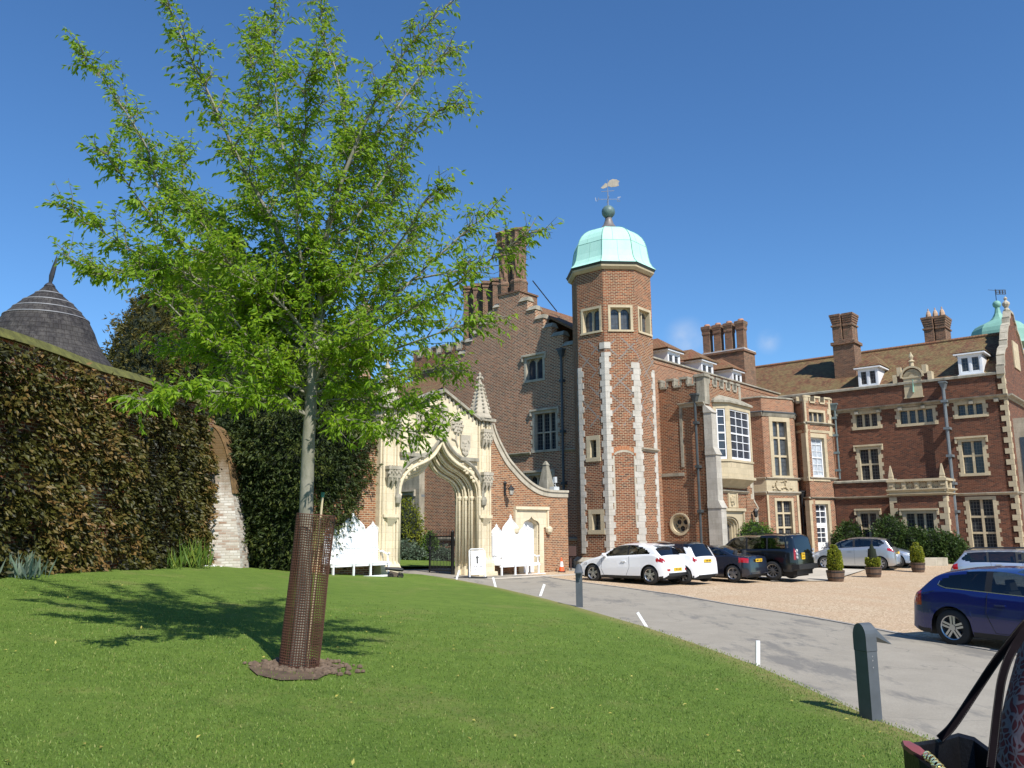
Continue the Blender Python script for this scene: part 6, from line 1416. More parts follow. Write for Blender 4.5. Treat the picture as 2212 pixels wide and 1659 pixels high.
# ------------------------------------------------------------- creeper-clad wall on the left
XW = -10.0; LWf = Fr((XW, 0), (0, 1), (1, 0))         # u = Y
endY = LWf.hit(452, 1100)[0]
tops = [LWf.hit(x, y) for x, y in ((0,725),(60,743),(122,764),(210,798),(262,812),(312,826),(371,849),(425,870))]
tops = [(9.0, tops[0][1]-.4)] + [(u, z) for u, z in tops]; tops[-1] = (endY, tops[-1][1])
gwl = zt(XW+.2, 20)
lw = thing('garden_wall', 'old brick garden wall with mossy coping almost hidden by creeper', 'wall', (XW, 20, gwl))
WHB = brick_mat('brick_whitewashed', (.60,.54,.46), (.66,.62,.56), (.55,.50,.42), (.34,.20,.13), bh=.085, bw=.26, ms=.012, moss=(.30,.17,.10))
wm_ = MB().plate(LWf, [(9.0,.2)] + tops + [(endY,.2)], (), -.5, 0); obj('wall', wm_, BP, lw)
MOSS = plain('moss', (.10,.10,.02), .95, .45, 4, bump=.9)
mc_ = MB(); tp = [(p.x, p.y) for p in smooth_path([Vector((a,b,0)) for a, b in tops], 4)]
for (x0,z0),(x1,z1) in zip(tp, tp[1:]):
    mc_.hexa([LWf.pt(x0,z0-.05,-.62),LWf.pt(x1,z1-.05,-.62),LWf.pt(x1,z1-.05,.14),LWf.pt(x0,z0-.05,.14),LWf.pt(x0,z0+.18,-.5),LWf.pt(x1,z1+.18,-.5),LWf.pt(x1,z1+.18,-.05),LWf.pt(x0,z0+.18,-.05)])
obj('coping', mc_, MOSS, lw)
# curved whitewashed buttress at its end, facing the lawn
BYf = Fr((0, endY-.1), (1, 0), (0, -1)); bo = [BYf.hit(x, y) for x, y in ((425,1235),(425,930),(440,915),(462,922),(478,945),(491,985),(498,1030),(505,1085),(512,1140),(518,1190),(521,1235))]
gB = zt(bo[-1][0], endY-.1); bo = [(x, z if 0 < i < 10 else gB-.4) for i, (x, z) in enumerate(bo)]; bo = [bo[0]] + [(p.x,p.y) for p in smooth_path([Vector((a,b,0)) for a,b in bo[1:]], 3)]
WHB2 = WHB.copy(); nt_ = WHB2.node_tree; bs = [n for n in nt_.nodes if n.type == 'BSDF_PRINCIPLED'][0]; lk = bs.inputs['Base Color'].links[0]; src = lk.from_socket
g_ = nt_.nodes.new('ShaderNodeNewGeometry'); sp_ = nt_.nodes.new('ShaderNodeSeparateXYZ'); nt_.links.new(g_.outputs['Position'], sp_.inputs[0]); nz_ = nt_.nodes.new('ShaderNodeTexNoise'); nz_.inputs['Scale'].default_value = 3.0; nz_.inputs['Detail'].default_value = 7
ad_ = nt_.nodes.new('ShaderNodeMath'); ad_.operation = 'MULTIPLY_ADD'; nt_.links.new(nz_.outputs[0], ad_.inputs[0]); ad_.inputs[1].default_value = 5.0; nt_.links.new(sp_.outputs[2], ad_.inputs[2])
mr_ = nt_.nodes.new('ShaderNodeMapRange'); nt_.links.new(ad_.outputs[0], mr_.inputs[0]); mr_.inputs[1].default_value = gB+4.3; mr_.inputs[2].default_value = gB+6.0; mr_.inputs[4].default_value = .95
mm_ = nt_.nodes.new('ShaderNodeMixRGB'); nt_.links.new(mr_.outputs[0], mm_.inputs[0]); nt_.links.new(src, mm_.inputs[1]); mm_.inputs[2].default_value = (.14,.085,.03,1); nt_.links.new(mm_.outputs[0], bs.inputs['Base Color'])
BWM = WHB2
bb = MB().plate(BYf, bo, (), -.9, 0); obj('buttress', bb, BWM, lw)
mo = MB(); k0 = [p for p in bo[1:] if p[1] > bo[-1][1]+2.6]
for (x0,z0),(x1,z1) in zip(k0, k0[1:]):
    d = Vector((x1-x0, z1-z0)); 
    if d.length < .01: continue
    nn_ = Vector((-d.y, d.x)).normalized()*.05; mo.hexa([BYf.pt(x0,z0,-.93),BYf.pt(x1,z1,-.93),BYf.pt(x1,z1,.03),BYf.pt(x0,z0,.03),BYf.pt(x0+nn_.x,z0+nn_.y,-.93),BYf.pt(x1+nn_.x,z1+nn_.y,-.93),BYf.pt(x1+nn_.x,z1+nn_.y,.03),BYf.pt(x0+nn_.x,z0+nn_.y,.03)])
obj('mossy_edge', mo, plain('moss_brick', (.20,.12,.05), .95, .4, 5, bump=.8), lw)
gu = MB(); p0, p1 = BYf.hit(425, 918), BYf.hit(462, 930); gu.tube([BYf.pt(p0[0]-.5,p0[1]+.15,.12), BYf.pt(p1[0],p1[1],.12)], .07, 7); gu.tube([BYf.pt(p0[0]-.5,p0[1]+.3,.0), BYf.pt(p1[0]-.1,p1[1]+.2,.05)], .05, 7); obj('gutter', gu, plain('gutter_green',(.03,.07,.06),.4), lw)
# creeper
nC = 2600; r = np.random.default_rng(5); u = r.uniform(9.5, endY-.75, nC); tu = np.interp(u, [a for a,b in tp], [b for a,b in tp]); gzs = np.array([zt(XW+.3, float(y)) for y in np.linspace(9, 31, 60)]); g0 = np.interp(u, np.linspace(9,31,60), gzs)
f = r.random(nC)**.9; z = g0 + (tu-g0)*f*.965
nb = (np.sin(u*1.7+z*1.1)+np.sin(u*3.1-z*2.3+1)+np.sin(u*.9+z*3.2+2)+np.sin(u*5.2+z*4.4))/4
keep = (nb > -.25) | (r.random(nC) > .6); u, z, nb = u[keep], z[keep], nb[keep]; nC = len(u)
ne = 70; u = np.concatenate([u, endY-.35-r.random(ne)*.9]); z = np.concatenate([z, np.interp(endY, np.linspace(9,31,60), gzs)+.2+r.random(ne)**.8*3.6]); nb = np.concatenate([nb, r.normal(size=ne)*.5]); ex = np.concatenate([np.zeros(nC), r.random(ne)**1.6*.22]); nC += ne
dpt = ex + (.04 + .18*(nb+1)*.8 + .1*r.random(nC))*np.clip((endY-.4-u)/1.6, .25, 1); P = np.stack([XW+dpt, u, z], 1); k = 20
D = np.repeat(np.array([[.75,-.1,-.55]]), nC, 0) + r.normal(size=(nC,3))*.25
D5 = unit(np.repeat(D, k, 0) + r.normal(size=(nC*k,3))*.42); lay = r.random(nC*k)[:,None]; P5 = np.repeat(P, k, 0)+r.normal(size=(nC*k,3))*np.array([.05,.13,.07]) + lay*np.array([[.08,0,-.16]])
col = np.clip(.42+.30*nb+.25*np.sin(u*.7+1)+.22*r.normal(size=nC), 0, 1)
cr = leaves('creeper', P5, D5, r.uniform(.09,.19,nC*k), r.uniform(.05,.095,nC*k), CREEP, None, np.repeat(col, k)*(.75+.35*r.random(nC*k)), loc=(XW, 20, gwl)); tag(cr, 'bronze-green creeper hanging over the old garden wall on the left', 'creeper')
# strap-leaved clumps and white stones at the wall foot
def clump(name, label, px, py, n, h, mat, group=None, sp=.35, w=.03, cat='plant'):
    c = gp(px, py)
    if px < 480: yy = LWf.off(.35).hit(px, 1200)[0]; c = Vector((XW+.4, yy, zt(XW+.4, yy)))
    r = np.random.default_rng(int(px)); a = r.random(n)*6.28; tilt = r.random(n)*.7
    P = np.stack([c.x+r.normal(size=n)*sp*.35, c.y+r.normal(size=n)*sp*.35, np.full(n, c.z-.02)], 1); D = np.stack([np.cos(a)*tilt, np.sin(a)*tilt, np.ones(n)], 1)
    o = leaves(name, P, D, r.uniform(.5,1,n)*h, w, mat, None, r.random(n), loc=tuple(c)); return tag(o, label, cat, group)
clump('iris', 'green sword-leaved iris clump at the foot of the creeper beside the buttress', 405, 1215, 160, 1.1, BLADE, sp=.9, w=.05)
clump('iris', 'small iris clump in front of the creeper left of the larger one', 360, 1218, 70, .7, BLADE, sp=.5, w=.04)
clump('iris', 'few yellowed strap leaves right of the whitewashed buttress foot', 532, 1222, 30, .7, BLADE, sp=.4, w=.04)
clump('hellebore', 'dusky green plant low against the creeper at far left', 30, 1222, 110, .6, SAGE, sp=.7, w=.06)
# bushes by the buildings
def bush(name, label, px, py, w, h, n, size, mat, seed, group=None, flat=1.0, tonef=.55, base=None, D=None, droop=.1, cat='bush'):
    c = base or gp(px, py); prof = [(c.z-.05, w*.75), (c.z+h*.2, w*.98), (c.z+h*.45, w), (c.z+h*.7, w*.85), (c.z+h*.88, w*.55), (c.z+h, w*.1)]
    return evergreen(name, label, c.x, c.y, prof, n, size, mat, seed, droop=droop, trunk=False, cat=cat, bump=.16, w=.5, tonef=tonef, group=group)
bc = atY(1630, 1150, 44.5); bush('round_bush', 'clipped round green bush beside the arched porch doorway', 0,0, 1.15, 2.3, 5000, .11, SHRUB2, 21, base=Vector((bc.x, bc.y, zt(bc.x, bc.y))))
for i, (x, Y, w, h, lab) in enumerate(((1832,51.5,.75,1.9,'dark shrub against the wing wall right of the white glazed door'),(1925,49.0,.85,2.2,'tall dark shrub left of the three-light ground-floor window'),(1972,48.0,.85,1.6,'lower green shrub under the three-light window'),(2013,47.0,.85,1.45,'spreading shrub at the corner below the balcony'),(2048,46.2,.7,1.3,'grey-green shrub at the foot of the drainpipe'))):
    p = FB(WA-2.95 if i else WA-1.6).pt(FB(WA-2.95 if i else WA-1.6).hit(x,1150)[0],0); w *= 1.12; h *= 1.15; bush('shrub', lab, 0,0, w, h, 3500, .13, SHRUB, 30+i, base=Vector((p.x, p.y, zt(p.x,p.y))), group='shrubs along the wing', tonef=.6)
# potted topiary
BAR = plain('barrel_wood', (.11,.065,.04), .7, .35, 6, bump=.4)
for i, (x, y, lab) in enumerate(((1806,1256,'golden cone topiary in half barrel nearest the black off-roader'),(1888,1247,'golden cone topiary in half barrel in front of the silver people carrier'),(1984,1236,'golden cone topiary in half barrel farthest right by the pale hatchback'))):
    c = gp(x, y); s = (c.y/1790)*1.0; t = thing('potted_topiary', lab, 'potted plant', c, group='potted topiaries on the forecourt')
    m = MB(); w = [.36,.34,.32][i]; h = .46
    m.lathe(c, [(w*.82,0),(w*.92,h*.3),(w,h*.75),(w*1.04,h),(w*.95,h),(w*.93,h-.06)], 16); bo_ = obj('barrel', m, BAR, t, smooth=False)
    b = MB(); b.lathe(c, [(w*.935,h*.3),(w*.95,h*.3+.05)], 16); b.lathe(c, [(w*1.03,h*.8),(w*1.045,h*.8+.05)], 16); obj('hoop', b, IRON, bo_)
    H_ = [1.5,1.45,1.4][i]; prof = [(c.z+h-.05,.2),(c.z+h+.12,.29),(c.z+h+.4,.28),(c.z+h+.5+H_*.2,.22),(c.z+H_-.2,.15),(c.z+H_,.06)]
    P, N, bq = crown_pts(c.x, c.y, prof, 1500, .1, 50+i, .1); r = np.random.default_rng(i); leaves('topiary', np.repeat(P,2,0), np.repeat(N,2,0)+r.normal(size=(3000,3))*.5, .075, .05, GOLD, t, r.random(3000)); obj('stems', core(c.x, c.y, prof, .72), COREM, t)
# courtyard planting seen through the arch
cc_ = ab(2.6, -11.5); cc_.z = zt(cc_.x, cc_.y); sx = atY(885, 1150, cc_.y).x
t = bush('golden_shrub', 'tall yellow-green shrub seen through the arch beside the drainpipe', 0,0, 1.15, 3.4, 3500, .12, GOLD, 61, base=Vector((sx-.3, cc_.y, cc_.z)), tonef=.5)
for i, (px, h, w, mt, lab) in enumerate(((870,1.0,.8,SAGE,'grey-green perennials in the courtyard bed at left'),(905,.8,.7,SAGE,'low sage clump in the middle of the courtyard bed'),(928,1.6,.45,SHRUB2,'upright green plant tied to a cane in the courtyard bed'),(955,.7,.7,SAGE,'pale perennials behind the iron gate'))):
    p = atY(px, 1180, cc_.y-1.5); bush('perennial', lab, 0,0, w, h, 1200, .1, mt, 70+i, base=Vector((p.x, p.y, zt(p.x,p.y))), group='courtyard perennials', cat='plant')
# ------------------------------------------------------------- round building with bell-shaped shingle roof
rp = atY(100, 700, 24.0); k_ = 24/1815
rb = thing('round_building', 'round building with dark bell-shaped shingle roof behind the creeper wall', 'building', (rp.x, 24, 1.0))
zf_ = lambda y: atY(100, y, 24).z
prof = [(290*k_,zf_(1000)),(225*k_,zf_(850)),(154*k_,zf_(798)),(122*k_,zf_(760)),(108*k_,zf_(735)),(100*k_,zf_(715)),(86*k_,zf_(690)),(57*k_,zf_(660)),(22*k_,zf_(632)),(9*k_,zf_(618)),(3*k_,zf_(613))]
SHG = tile_mat('dark_shingles', (.016,.015,.016), (.034,.031,.032), (.06,.055,.05), bw=.14, bh=.16)
m = MB(); m.lathe((rp.x,24,0), prof, 40, cap=False); obj('roof', m, SHG, rb)
m = MB()
for y in (636,655,672,690):
    r0 = np.interp(-y, [-1000,-850,-798,-760,-735,-715,-690,-660,-632,-618], [290,225,154,122,108,100,86,57,22,9])*k_; m.tube([(rp.x+(r0+.01)*math.cos(a), 24+(r0+.01)*math.sin(a), zf_(y)) for a in [2*math.pi*i/40 for i in range(41)]], .018, 4, cap=False)
obj('lead_bands', m, plain('lead_band',(.22,.22,.23),.6), rb)
m = MB(); m.lathe((rp.x,24,zf_(616)), [(.16,-.05),(.12,.02),(.02,.1)], 12); m.tube([(rp.x,24,zf_(616)),(rp.x+.03,24,zf_(596)),(rp.x+.09,24,zf_(575)),(rp.x+.14,24,zf_(550))], [.04,.075,.06,.005], 6); obj('finial', m, plain('finial_dark',(.03,.03,.035),.5), rb)
m = MB(); m.lathe((rp.x,24,.5), [(285*k_,0),(285*k_,zf_(1000)-.5)], 40); obj('wall', m, BP, rb)
# ------------------------------------------------------------- short grass near the viewer
lf = 240; rq = np.random.default_rng(77); Yl = 4+rq.random(lf)*13; Xl = (rq.random(lf)*2-1)*(Yl*.6); ok = Xl < np.interp(Yl, [a for a,b in EL], [b for a,b in EL])-.15; Xl, Yl = Xl[ok], Yl[ok]
fl = leaves('fallen_leaves', np.array([[x,y,zt(x,y)+.055] for x,y in zip(Xl,Yl)]), rq.normal(size=(len(Xl),3))*np.array([1,1,.25]), .045, .025, leaf_mat('leaf_fallen', (.25,.2,.05), (.4,.36,.08), (.5,.45,.12), .2), None, rq.random(len(Xl)), N=np.tile([0,0,1.0],(len(Xl),1))+rq.normal(size=(len(Xl),3))*.3)
tag(fl, kind='stuff'); fl['label'] = 'scattered small yellow fallen leaves on the lawn'; fl['category'] = 'leaves'
nb_ = 230000; r = np.random.default_rng(9)
Yg = 3.2 + (r.random(nb_)**1.5)*17; Xg = (r.random(nb_)*2-1)*(Yg*.66+.6)
xl = np.interp(Yg, [a for a,b in EL], [b for a,b in EL]); ok = (Xg < xl - .02) & (r.random(len(Xg)) < np.clip((19-Yg)/9, 0, 1)); Xg, Yg, xl = Xg[ok], Yg[ok], xl[ok]
dt = np.hypot(Xg-tb_.x, (Yg-tb_.y)); ok = dt > .42; Xg, Yg, xl = Xg[ok], Yg[ok], xl[ok]
tt = np.minimum(xl-Xg, 30); Zg = -.032*(np.maximum(Xg,-25)-5) + .04*tt + .00012*np.minimum(tt,16)**3 + .03
n = len(Xg); patch = (np.sin(Xg*1.3+Yg*.7)+np.sin(Xg*.6-Yg*1.9+2)+np.sin(Xg*3.1+Yg*2.3))/3
D = np.stack([r.normal(size=n)*.45, r.normal(size=n)*.45, np.ones(n)], 1)
GRB = leaf_mat('grass_blades', (.075,.14,.018), (.165,.265,.04), (.38,.37,.13), .35)
edge = np.clip(1-(xl-Xg)/.4, 0, 1)
gr = leaves('grass', np.stack([Xg,Yg,Zg],1), D, (r.uniform(.010,.030,n)+.006*patch)*(1+Yg*.03), .0045+.0006*Yg, GRB, None, .38+.08*patch+.2*r.normal(size=n)+.5*edge*r.random(n))
tag(gr, kind='stuff'); gr['label'] = 'short mown grass on the lawn'; gr['category'] = 'grass'
# ============================================================= VEHICLES
def paint(name, col, metal=0.0, rough=.28):
    m = NT(name); m.set(Base_Color=col, Metallic=metal, Roughness=rough, Coat_Weight=1.0, Coat_Roughness=.04, Specular_IOR_Level=.5); return m.m
def simple(name, col, rough=.5, metal=0.0, coat=0.0, emit=None):
    m = NT(name); m.set(Base_Color=col, Roughness=rough, Metallic=metal, Coat_Weight=coat); return m.m
CGL = NT('car_glass'); tr = CGL.n('BsdfTransparent'); tr.inputs[0].default_value = (.40,.44,.43,1); gls = CGL.n('BsdfGlossy'); gls.inputs['Roughness'].default_value = .03
fz_ = CGL.n('Fresnel'); fz_.inputs[0].default_value = 1.5; mxs = CGL.n('MixShader'); CGL.l(CGL.rng(fz_.outputs[0], 0, 1, .05, 1), mxs.inputs[0]); CGL.l(tr.outputs[0], mxs.inputs[1]); CGL.l(gls.outputs[0], mxs.inputs[2]); CGL.l(mxs.outputs[0], CGL.out.inputs[0]); CGL = CGL.m
CGD = NT('car_glass_privacy'); CGD.set(Base_Color=(.006,.007,.010), Roughness=.05, Specular_IOR_Level=.6); CGD = CGD.m
TYRE = simple('tyre_rubber', (.018,.018,.018), .8); ALLOY = simple('alloy', (.55,.56,.58), .28, .9); TRIM = simple('black_trim', (.014,.014,.015), .5)
REDL = simple('tail_lamp_red', (.35,.008,.012), .12, coat=1); CLEARL = simple('lamp_clear', (.55,.57,.6), .08, .3, coat=1); SEATM = simple('seat_fabric', (.03,.03,.032), .85)
PLY = simple('plate_yellow', (.80,.50,.02), .4); PLW = simple('plate_white', (.75,.75,.72), .4); CHAR = simple('plate_characters', (.008,.008,.008), .5)
def curve(pts):
    P = smooth_path([Vector((a,b,0)) for a,b in pts], 6); xs = np.array([p.x for p in P]); zs = np.array([p.y for p in P]); xs = np.maximum.accumulate(xs + np.arange(len(xs))*1e-7)
    return lambda x: float(np.interp(x, xs, zs))
def lin(pts): xs, zs = zip(*pts); return lambda x: float(np.interp(x, xs, zs))
def inpoly(x, y, P):
    c = False; j = len(P)-1
    for i in range(len(P)):
        if (P[i][1] > y) != (P[j][1] > y) and x < (P[j][0]-P[i][0])*(y-P[i][1])/(P[j][1]-P[i][1])+P[i][0]: c = not c
        j = i
    return c
def text_mesh(s, size):
    cu = bpy.data.curves.new('t', 'FONT'); cu.body = s; cu.size = size; cu.align_x = 'CENTER'; cu.align_y = 'CENTER'; cu.extrude = .0015; cu.offset = size*.012
    ob = bpy.data.objects.new('t', cu); scene.collection.objects.link(ob); dg = bpy.context.evaluated_depsgraph_get(); me = bpy.data.meshes.new_from_object(ob.evaluated_get(dg))
    mb = MB(); mb.v = [tuple(v.co) for v in me.vertices]; mb.f = [tuple(p.vertices) for p in me.polygons]; bpy.data.objects.remove(ob); bpy.data.curves.remove(cu); bpy.data.meshes.remove(me); return mb
def car(label, S, Pr, Pf, side, group=None):
    """S spec; Pr,Pf: ground points of the seen rear and front wheels; side +1 = seen side is the car's left"""
    L, W, wb, xf, r = S['L'], S['W'], S['wb'], S['xf'], S['r']
    h = (Pf-Pr); h.z = 0; h.normalize(); n = Vector((-h.y, h.x, 0)); c = Pr + h*wb/2 - n*side*(W/2-.02); z = (zt(Pr.x,Pr.y)+zt(*(Pr+h*wb).xy))/2
    c.z = z; t = thing(S.get('name','parked_car'), label, S.get('cat','car'), c, math.atan2(h.y, h.x), group)
    top_, belt = curve(S['top']), curve(S['belt']); sill = S.get('sill', .2); hw = W/2; xw = (xf, xf+wb); ra = r+S.get('gap', .055)
    def wid(x):
        a = min(1, x/.55); b = min(1, (L-x)/.50); return hw*(.80+.20*(1-(1-a)**2.6))*(.84+.16*(1-(1-b)**2.4))
    def low(x):
        z = sill + .10*max(0, 1-x/.25)**2 + .10*max(0, 1-(L-x)/.3)**2
        for w in xw:
            if abs(x-w) < ra: z = max(z, r+math.sqrt(ra*ra-(x-w)**2))
        return z
    st = sorted(set([round(v,4) for v in list(np.linspace(0, .2, 12))+list(np.arange(.22, L-.2, S.get('dx',.035)))+list(np.linspace(L-.2, L, 12))]+[w+s for w in xw for s in (-ra+1e-3,ra-1e-3)]))
    NB, NG, NR = 10, 8, 8; rows_ = NB+NG+NR; V = []; tum = S.get('tumble', .36)
    def section(x):
        zt_, zl = top_(x), low(x); zb = min(belt(x), zt_-.035); zb = max(zb, zl+.03); w = wid(x); out = []
        for j in range(NB):
            f = j/(NB-1); z = zl+(zb-zl)*f; q_ = z/max(.4,zb); y = w*(1-.10*max(0,q_-.62)**1.3-.06*max(0,.35-q_)/.35)
            if .52 < q_ < .60: y += .006
            out.append((y, z))
        yb, zr = out[-1][0], zt_-.025-.05*min(1, max(0,(zt_-zb)/.35)); zr = max(zr, zb+.004)
        for j in range(1, NG+1):
            f = j/NG; z = zb+(zr-zb)*f; y = yb-.02-(zr-zb)*tum*f*(.75+.25*f); out.append((y, z))
        yr = out[-1][0]
        for j in range(1, NR+1):
            f = j/NR; y = yr*(1-f); z = zr+(zt_-zr)*(1-(1-f)**2.2); out.append((y, z))
        return out
    secs = [section(x) for x in st]; ns = len(st); parts = {}
    X0 = xf+wb/2           # local x = X0 - x
    dlo, pil = S['dlo'], S['pillars']
    def cls(x, j, z, y):
        if NB-1 <= j < NB+NG:
            if inpoly(x, z, dlo):
                if not any(a < x < b for a, b in pil): return 'window'
                return 'pillar'
        if j >= NB+NG-1:
            if S['ws'][0] < x < S['ws'][1] and j >= NB+NG: return 'windscreen'
            if S['rw'][0] < x < S['rw'][1] and j >= NB+NG: return 'rear_window'
        if j < NB+2:
            for (a,b,c_,d) in S.get('tail', ()):
                if a < x < b and c_ < z < d: return 'tail_lamp'
            for (a,b,c_,d) in S.get('head', ()):
                if a < x < b and c_ < z < d: return 'headlamp'
        if z < S.get('trimz', .27) and j < 3: return 'trim'
        return 'body'
    vid = lambda i, j, s: ((i*(rows_)+j)*2+s)
    for i in range(ns):
        for j in range(rows_):
            y, z = secs[i][j]; V.append((X0-st[i], y, z)); V.append((X0-st[i], -y, z))
    def addf(k, f, s): parts.setdefault((k, s), []).append(f)
    for i in range(ns-1):
        for j in range(rows_-1):
            x = (st[i]+st[i+1])/2; z = (secs[i][j][1]+secs[i+1][j+1][1])/2; y = (secs[i][j][0]+secs[i+1][j+1][0])/2; k = cls(x, j, z, y)
            for s in (0, 1):
                ks = s if k in ('window','tail_lamp','headlamp') else 0; addf(k, (vid(i,j,s), vid(i,j+1,s), vid(i+1,j+1,s), vid(i+1,j,s)), ks)
    # ends
    for i in (0, ns-1):
        for j in range(rows_-1):
            z = (secs[i][j][1]+secs[i][j+1][1])/2; k = 'trim' if z < S.get('trimz', .27)+.06 else 'body'
            addf(k, (vid(i,j,0), vid(i,j+1,0), vid(i,j+1,1), vid(i,j,1)), 0)
    mats = {'body': S['paint'], 'trim': S.get('trimmat', TRIM), 'window': S.get('glass', CGL), 'pillar': TRIM, 'windscreen': CGL, 'rear_window': S.get('rglass', CGD), 'tail_lamp': REDL, 'headlamp': CLEARL}
    if 'roofmat' in S: mats['roofm'] = S['roofmat']
    bodyo = None; order = ['body']+[k for k in ('trim','pillar','windscreen','rear_window','window','tail_lamp','headlamp')]
    for kind in order:
        for s in (0, 1):
            fs = parts.get((kind, s))
            if not fs: continue
            if kind == 'body' and 'roofmat' in S:
                rf = [f for f in fs if min(V[i][2] for i in f) > S['roofz']]; fs = [f for f in fs if min(V[i][2] for i in f) <= S['roofz']]
                um = sorted({i for f in rf for i in f}); mp = {a:b for b,a in enumerate(um)}; m = MB(); m.v = [V[i] for i in um]; m.f = [tuple(mp[i] for i in f) for f in rf]; obj('roof', m, S['roofmat'], t, world=False, smooth=True, uv=False)
            um = sorted({i for f in fs for i in f}); mp = {a:b for b,a in enumerate(um)}; m = MB(); m.v = [V[i] for i in um]; m.f = [tuple(mp[i] for i in f) for f in fs]
            o = obj(kind, m, mats[kind], t, world=False, smooth=True, uv=False)
            if kind == 'body': bodyo = o
    def side_y(x, z):
        s = section(x)
        for (y0,z0),(y1,z1) in zip(s, s[1:]):
            if z0 <= z <= z1: return y0+(y1-y0)*(z-z0)/max(1e-6,z1-z0)
        return s[0][0]
    def line(pts, s, rad=.005):
        P = []
        for (a,b),(c_,d) in zip(pts, pts[1:]):
            for k in range(8): x, z = a+(c_-a)*k/8, b+(d-b)*k/8; P.append((X0-x, s*(side_y(x,z)+.001), z))
        x, z = pts[-1]; P.append((X0-x, s*(side_y(x,z)+.001), z)); return P
    sm_ = MB()
    for s in (1, -1):
        for pts in S.get('seams', ()): sm_.tube(line(pts, s), .005, 4)
    if sm_.v: obj('door_seams', sm_, TRIM, t, world=False, uv=False)
    # window surround strip
    if S.get('strip'):
        m = MB()
        for s in (1,-1): m.tube(line(S['strip'], s), .008, 4)
        obj('window_strip', m, S.get('stripmat', ALLOY), t, world=False, uv=False)
    for s in (1, -1):
        for (x, z) in S.get('handles', ()):
            m = MB(); y = side_y(x, z); m.box(X0-x-.09, X0-x+.09, min(s*y,s*(y+.035)), max(s*y,s*(y+.035)), z-.016, z+.016); obj('door_handle', m, S.get('handlemat', S['paint']), t, world=False, uv=False)
        x, z = S['mirror']; y = side_y(x, z); m = MB(); m.lathe((0,0,0), [(.001,-.1),(.07,-.085),(.095,-.03),(.09,.04),(.06,.08),(.001,.09)], 10)
        m.v = [(X0-x+a*.9, s*(y+.13)+b*1.15, z+.08+c_*.72) for a,b,c_ in m.v]; m.box(X0-x-.03, X0-x+.03, min(s*(y-.01),s*(y+.1)), max(s*(y-.01),s*(y+.1)), z-.0, z+.05); obj('wing_mirror', m, S.get('mirrormat', S['paint']), t, world=False, smooth=False, uv=False)
    # dark underbody and cabin
    m = MB(); m.box(X0-L+.25, X0-.2, -hw+.24, hw-.24, .16, .52); m.box(X0-(xw[1]-ra-.05), X0-(xw[0]+ra+.05), -hw+.07, hw-.07, .19, .5); m.box(X0-L+.45, X0-S['ws'][0]-.1, -hw+.12, hw-.12, .5, min(.66, S['dlo'][0][1]-.2)); m.box(X0-L+.08, X0-(xw[1]+ra+.02), -hw+.2, hw-.2, .24, .6); obj('underbody', m, TRIM, t, world=False, uv=False)
    m = MB(); xs0 = S.get('seat', (S['ws'][1]+.35, S['ws'][1]+1.15))
    for k, xx in enumerate(xs0):
        for s in (.37, -.37):
            m.hexa([(X0-xx,s-.24,.5),(X0-xx-.14,s-.24,.5),(X0-xx-.14,s+.24,.5),(X0-xx,s+.24,.5),(X0-xx-.14,s-.19,1.0),(X0-xx-.24,s-.19,1.0),(X0-xx-.24,s+.19,1.0),(X0-xx-.14,s+.19,1.0)])
            m.hexa([(X0-xx-.13,s-.12,1.02),(X0-xx-.22,s-.12,1.02),(X0-xx-.22,s+.12,1.02),(X0-xx-.13,s+.12,1.02),(X0-xx-.17,s-.1,1.2),(X0-xx-.24,s-.1,1.2),(X0-xx-.24,s+.1,1.2),(X0-xx-.17,s+.1,1.2)])
            m.box(X0-xx-.05, X0-xx+.45, s-.24, s+.24, .45, .62)
    obj('seats', m, SEATM, t, world=False, uv=False)
    # wheels
    for wx in xw:
        for s in (1, -1):
            y1 = hw-.015; wv = .2; m = MB(); prof = [(r*.66,0),(r*.70,.0),(r*.93,.012),(r*.99,.035),(r,.06),(r,wv-.03),(r*.96,wv),(r*.6,wv)]
            n_ = 32
            for rr_, d in prof: m.v += [(X0-wx+rr_*math.cos(a), s*(y1-d), r+rr_*math.sin(a)) for a in [2*math.pi*k/n_ for k in range(n_)]]
            m.f += [(a*n_+k, a*n_+(k+1)%n_, (a+1)*n_+(k+1)%n_, (a+1)*n_+k) for a in range(len(prof)-1) for k in range(n_)]
            wo = obj('wheel', m, TYRE, t, world=False, smooth=True, uv=False)
            m = MB(); ri = r*.67; prof = [(ri,.0),(ri,.012),(ri*.93,.02),(ri*.9,.10)]
            for rr_, d in prof: m.v += [(X0-wx+rr_*math.cos(a), s*(y1-.004-d), r+rr_*math.sin(a)) for a in [2*math.pi*k/n_ for k in range(n_)]]
            m.f += [(a*n_+k, a*n_+(k+1)%n_, (a+1)*n_+(k+1)%n_, (a+1)*n_+k) for a in range(len(prof)-1) for k in range(n_)]
            ns_ = S.get('spokes', 5); ph = S.get('phase', .3); wdt = S.get('spw', .045)
            for k in range(ns_):
                a = 2*math.pi*k/ns_+ph; ca_, sa_ = math.cos(a), math.sin(a)
                def pp(rad, off, d): return (X0-wx+rad*ca_-off*sa_, s*(y1-.02-d), r+rad*sa_+off*ca_)
                offs = ((-.6,.6),) if not S.get('twin') else ((-.95,-.2),(.2,.95))
                for o0, o1 in offs: m.add([pp(ri*.12,o0*wdt*.8,.01),pp(ri*.12,o1*wdt*.8,.01),pp(ri*.95,o1*wdt,.012),pp(ri*.95,o0*wdt,.012),pp(ri*.12,o0*wdt*.8,.06),pp(ri*.12,o1*wdt*.8,.06),pp(ri*.95,o1*wdt,.05),pp(ri*.95,o0*wdt,.05)], [(0,1,2,3),(4,7,6,5),(0,3,7,4),(1,5,6,2),(0,4,5,1),(3,2,6,7)])
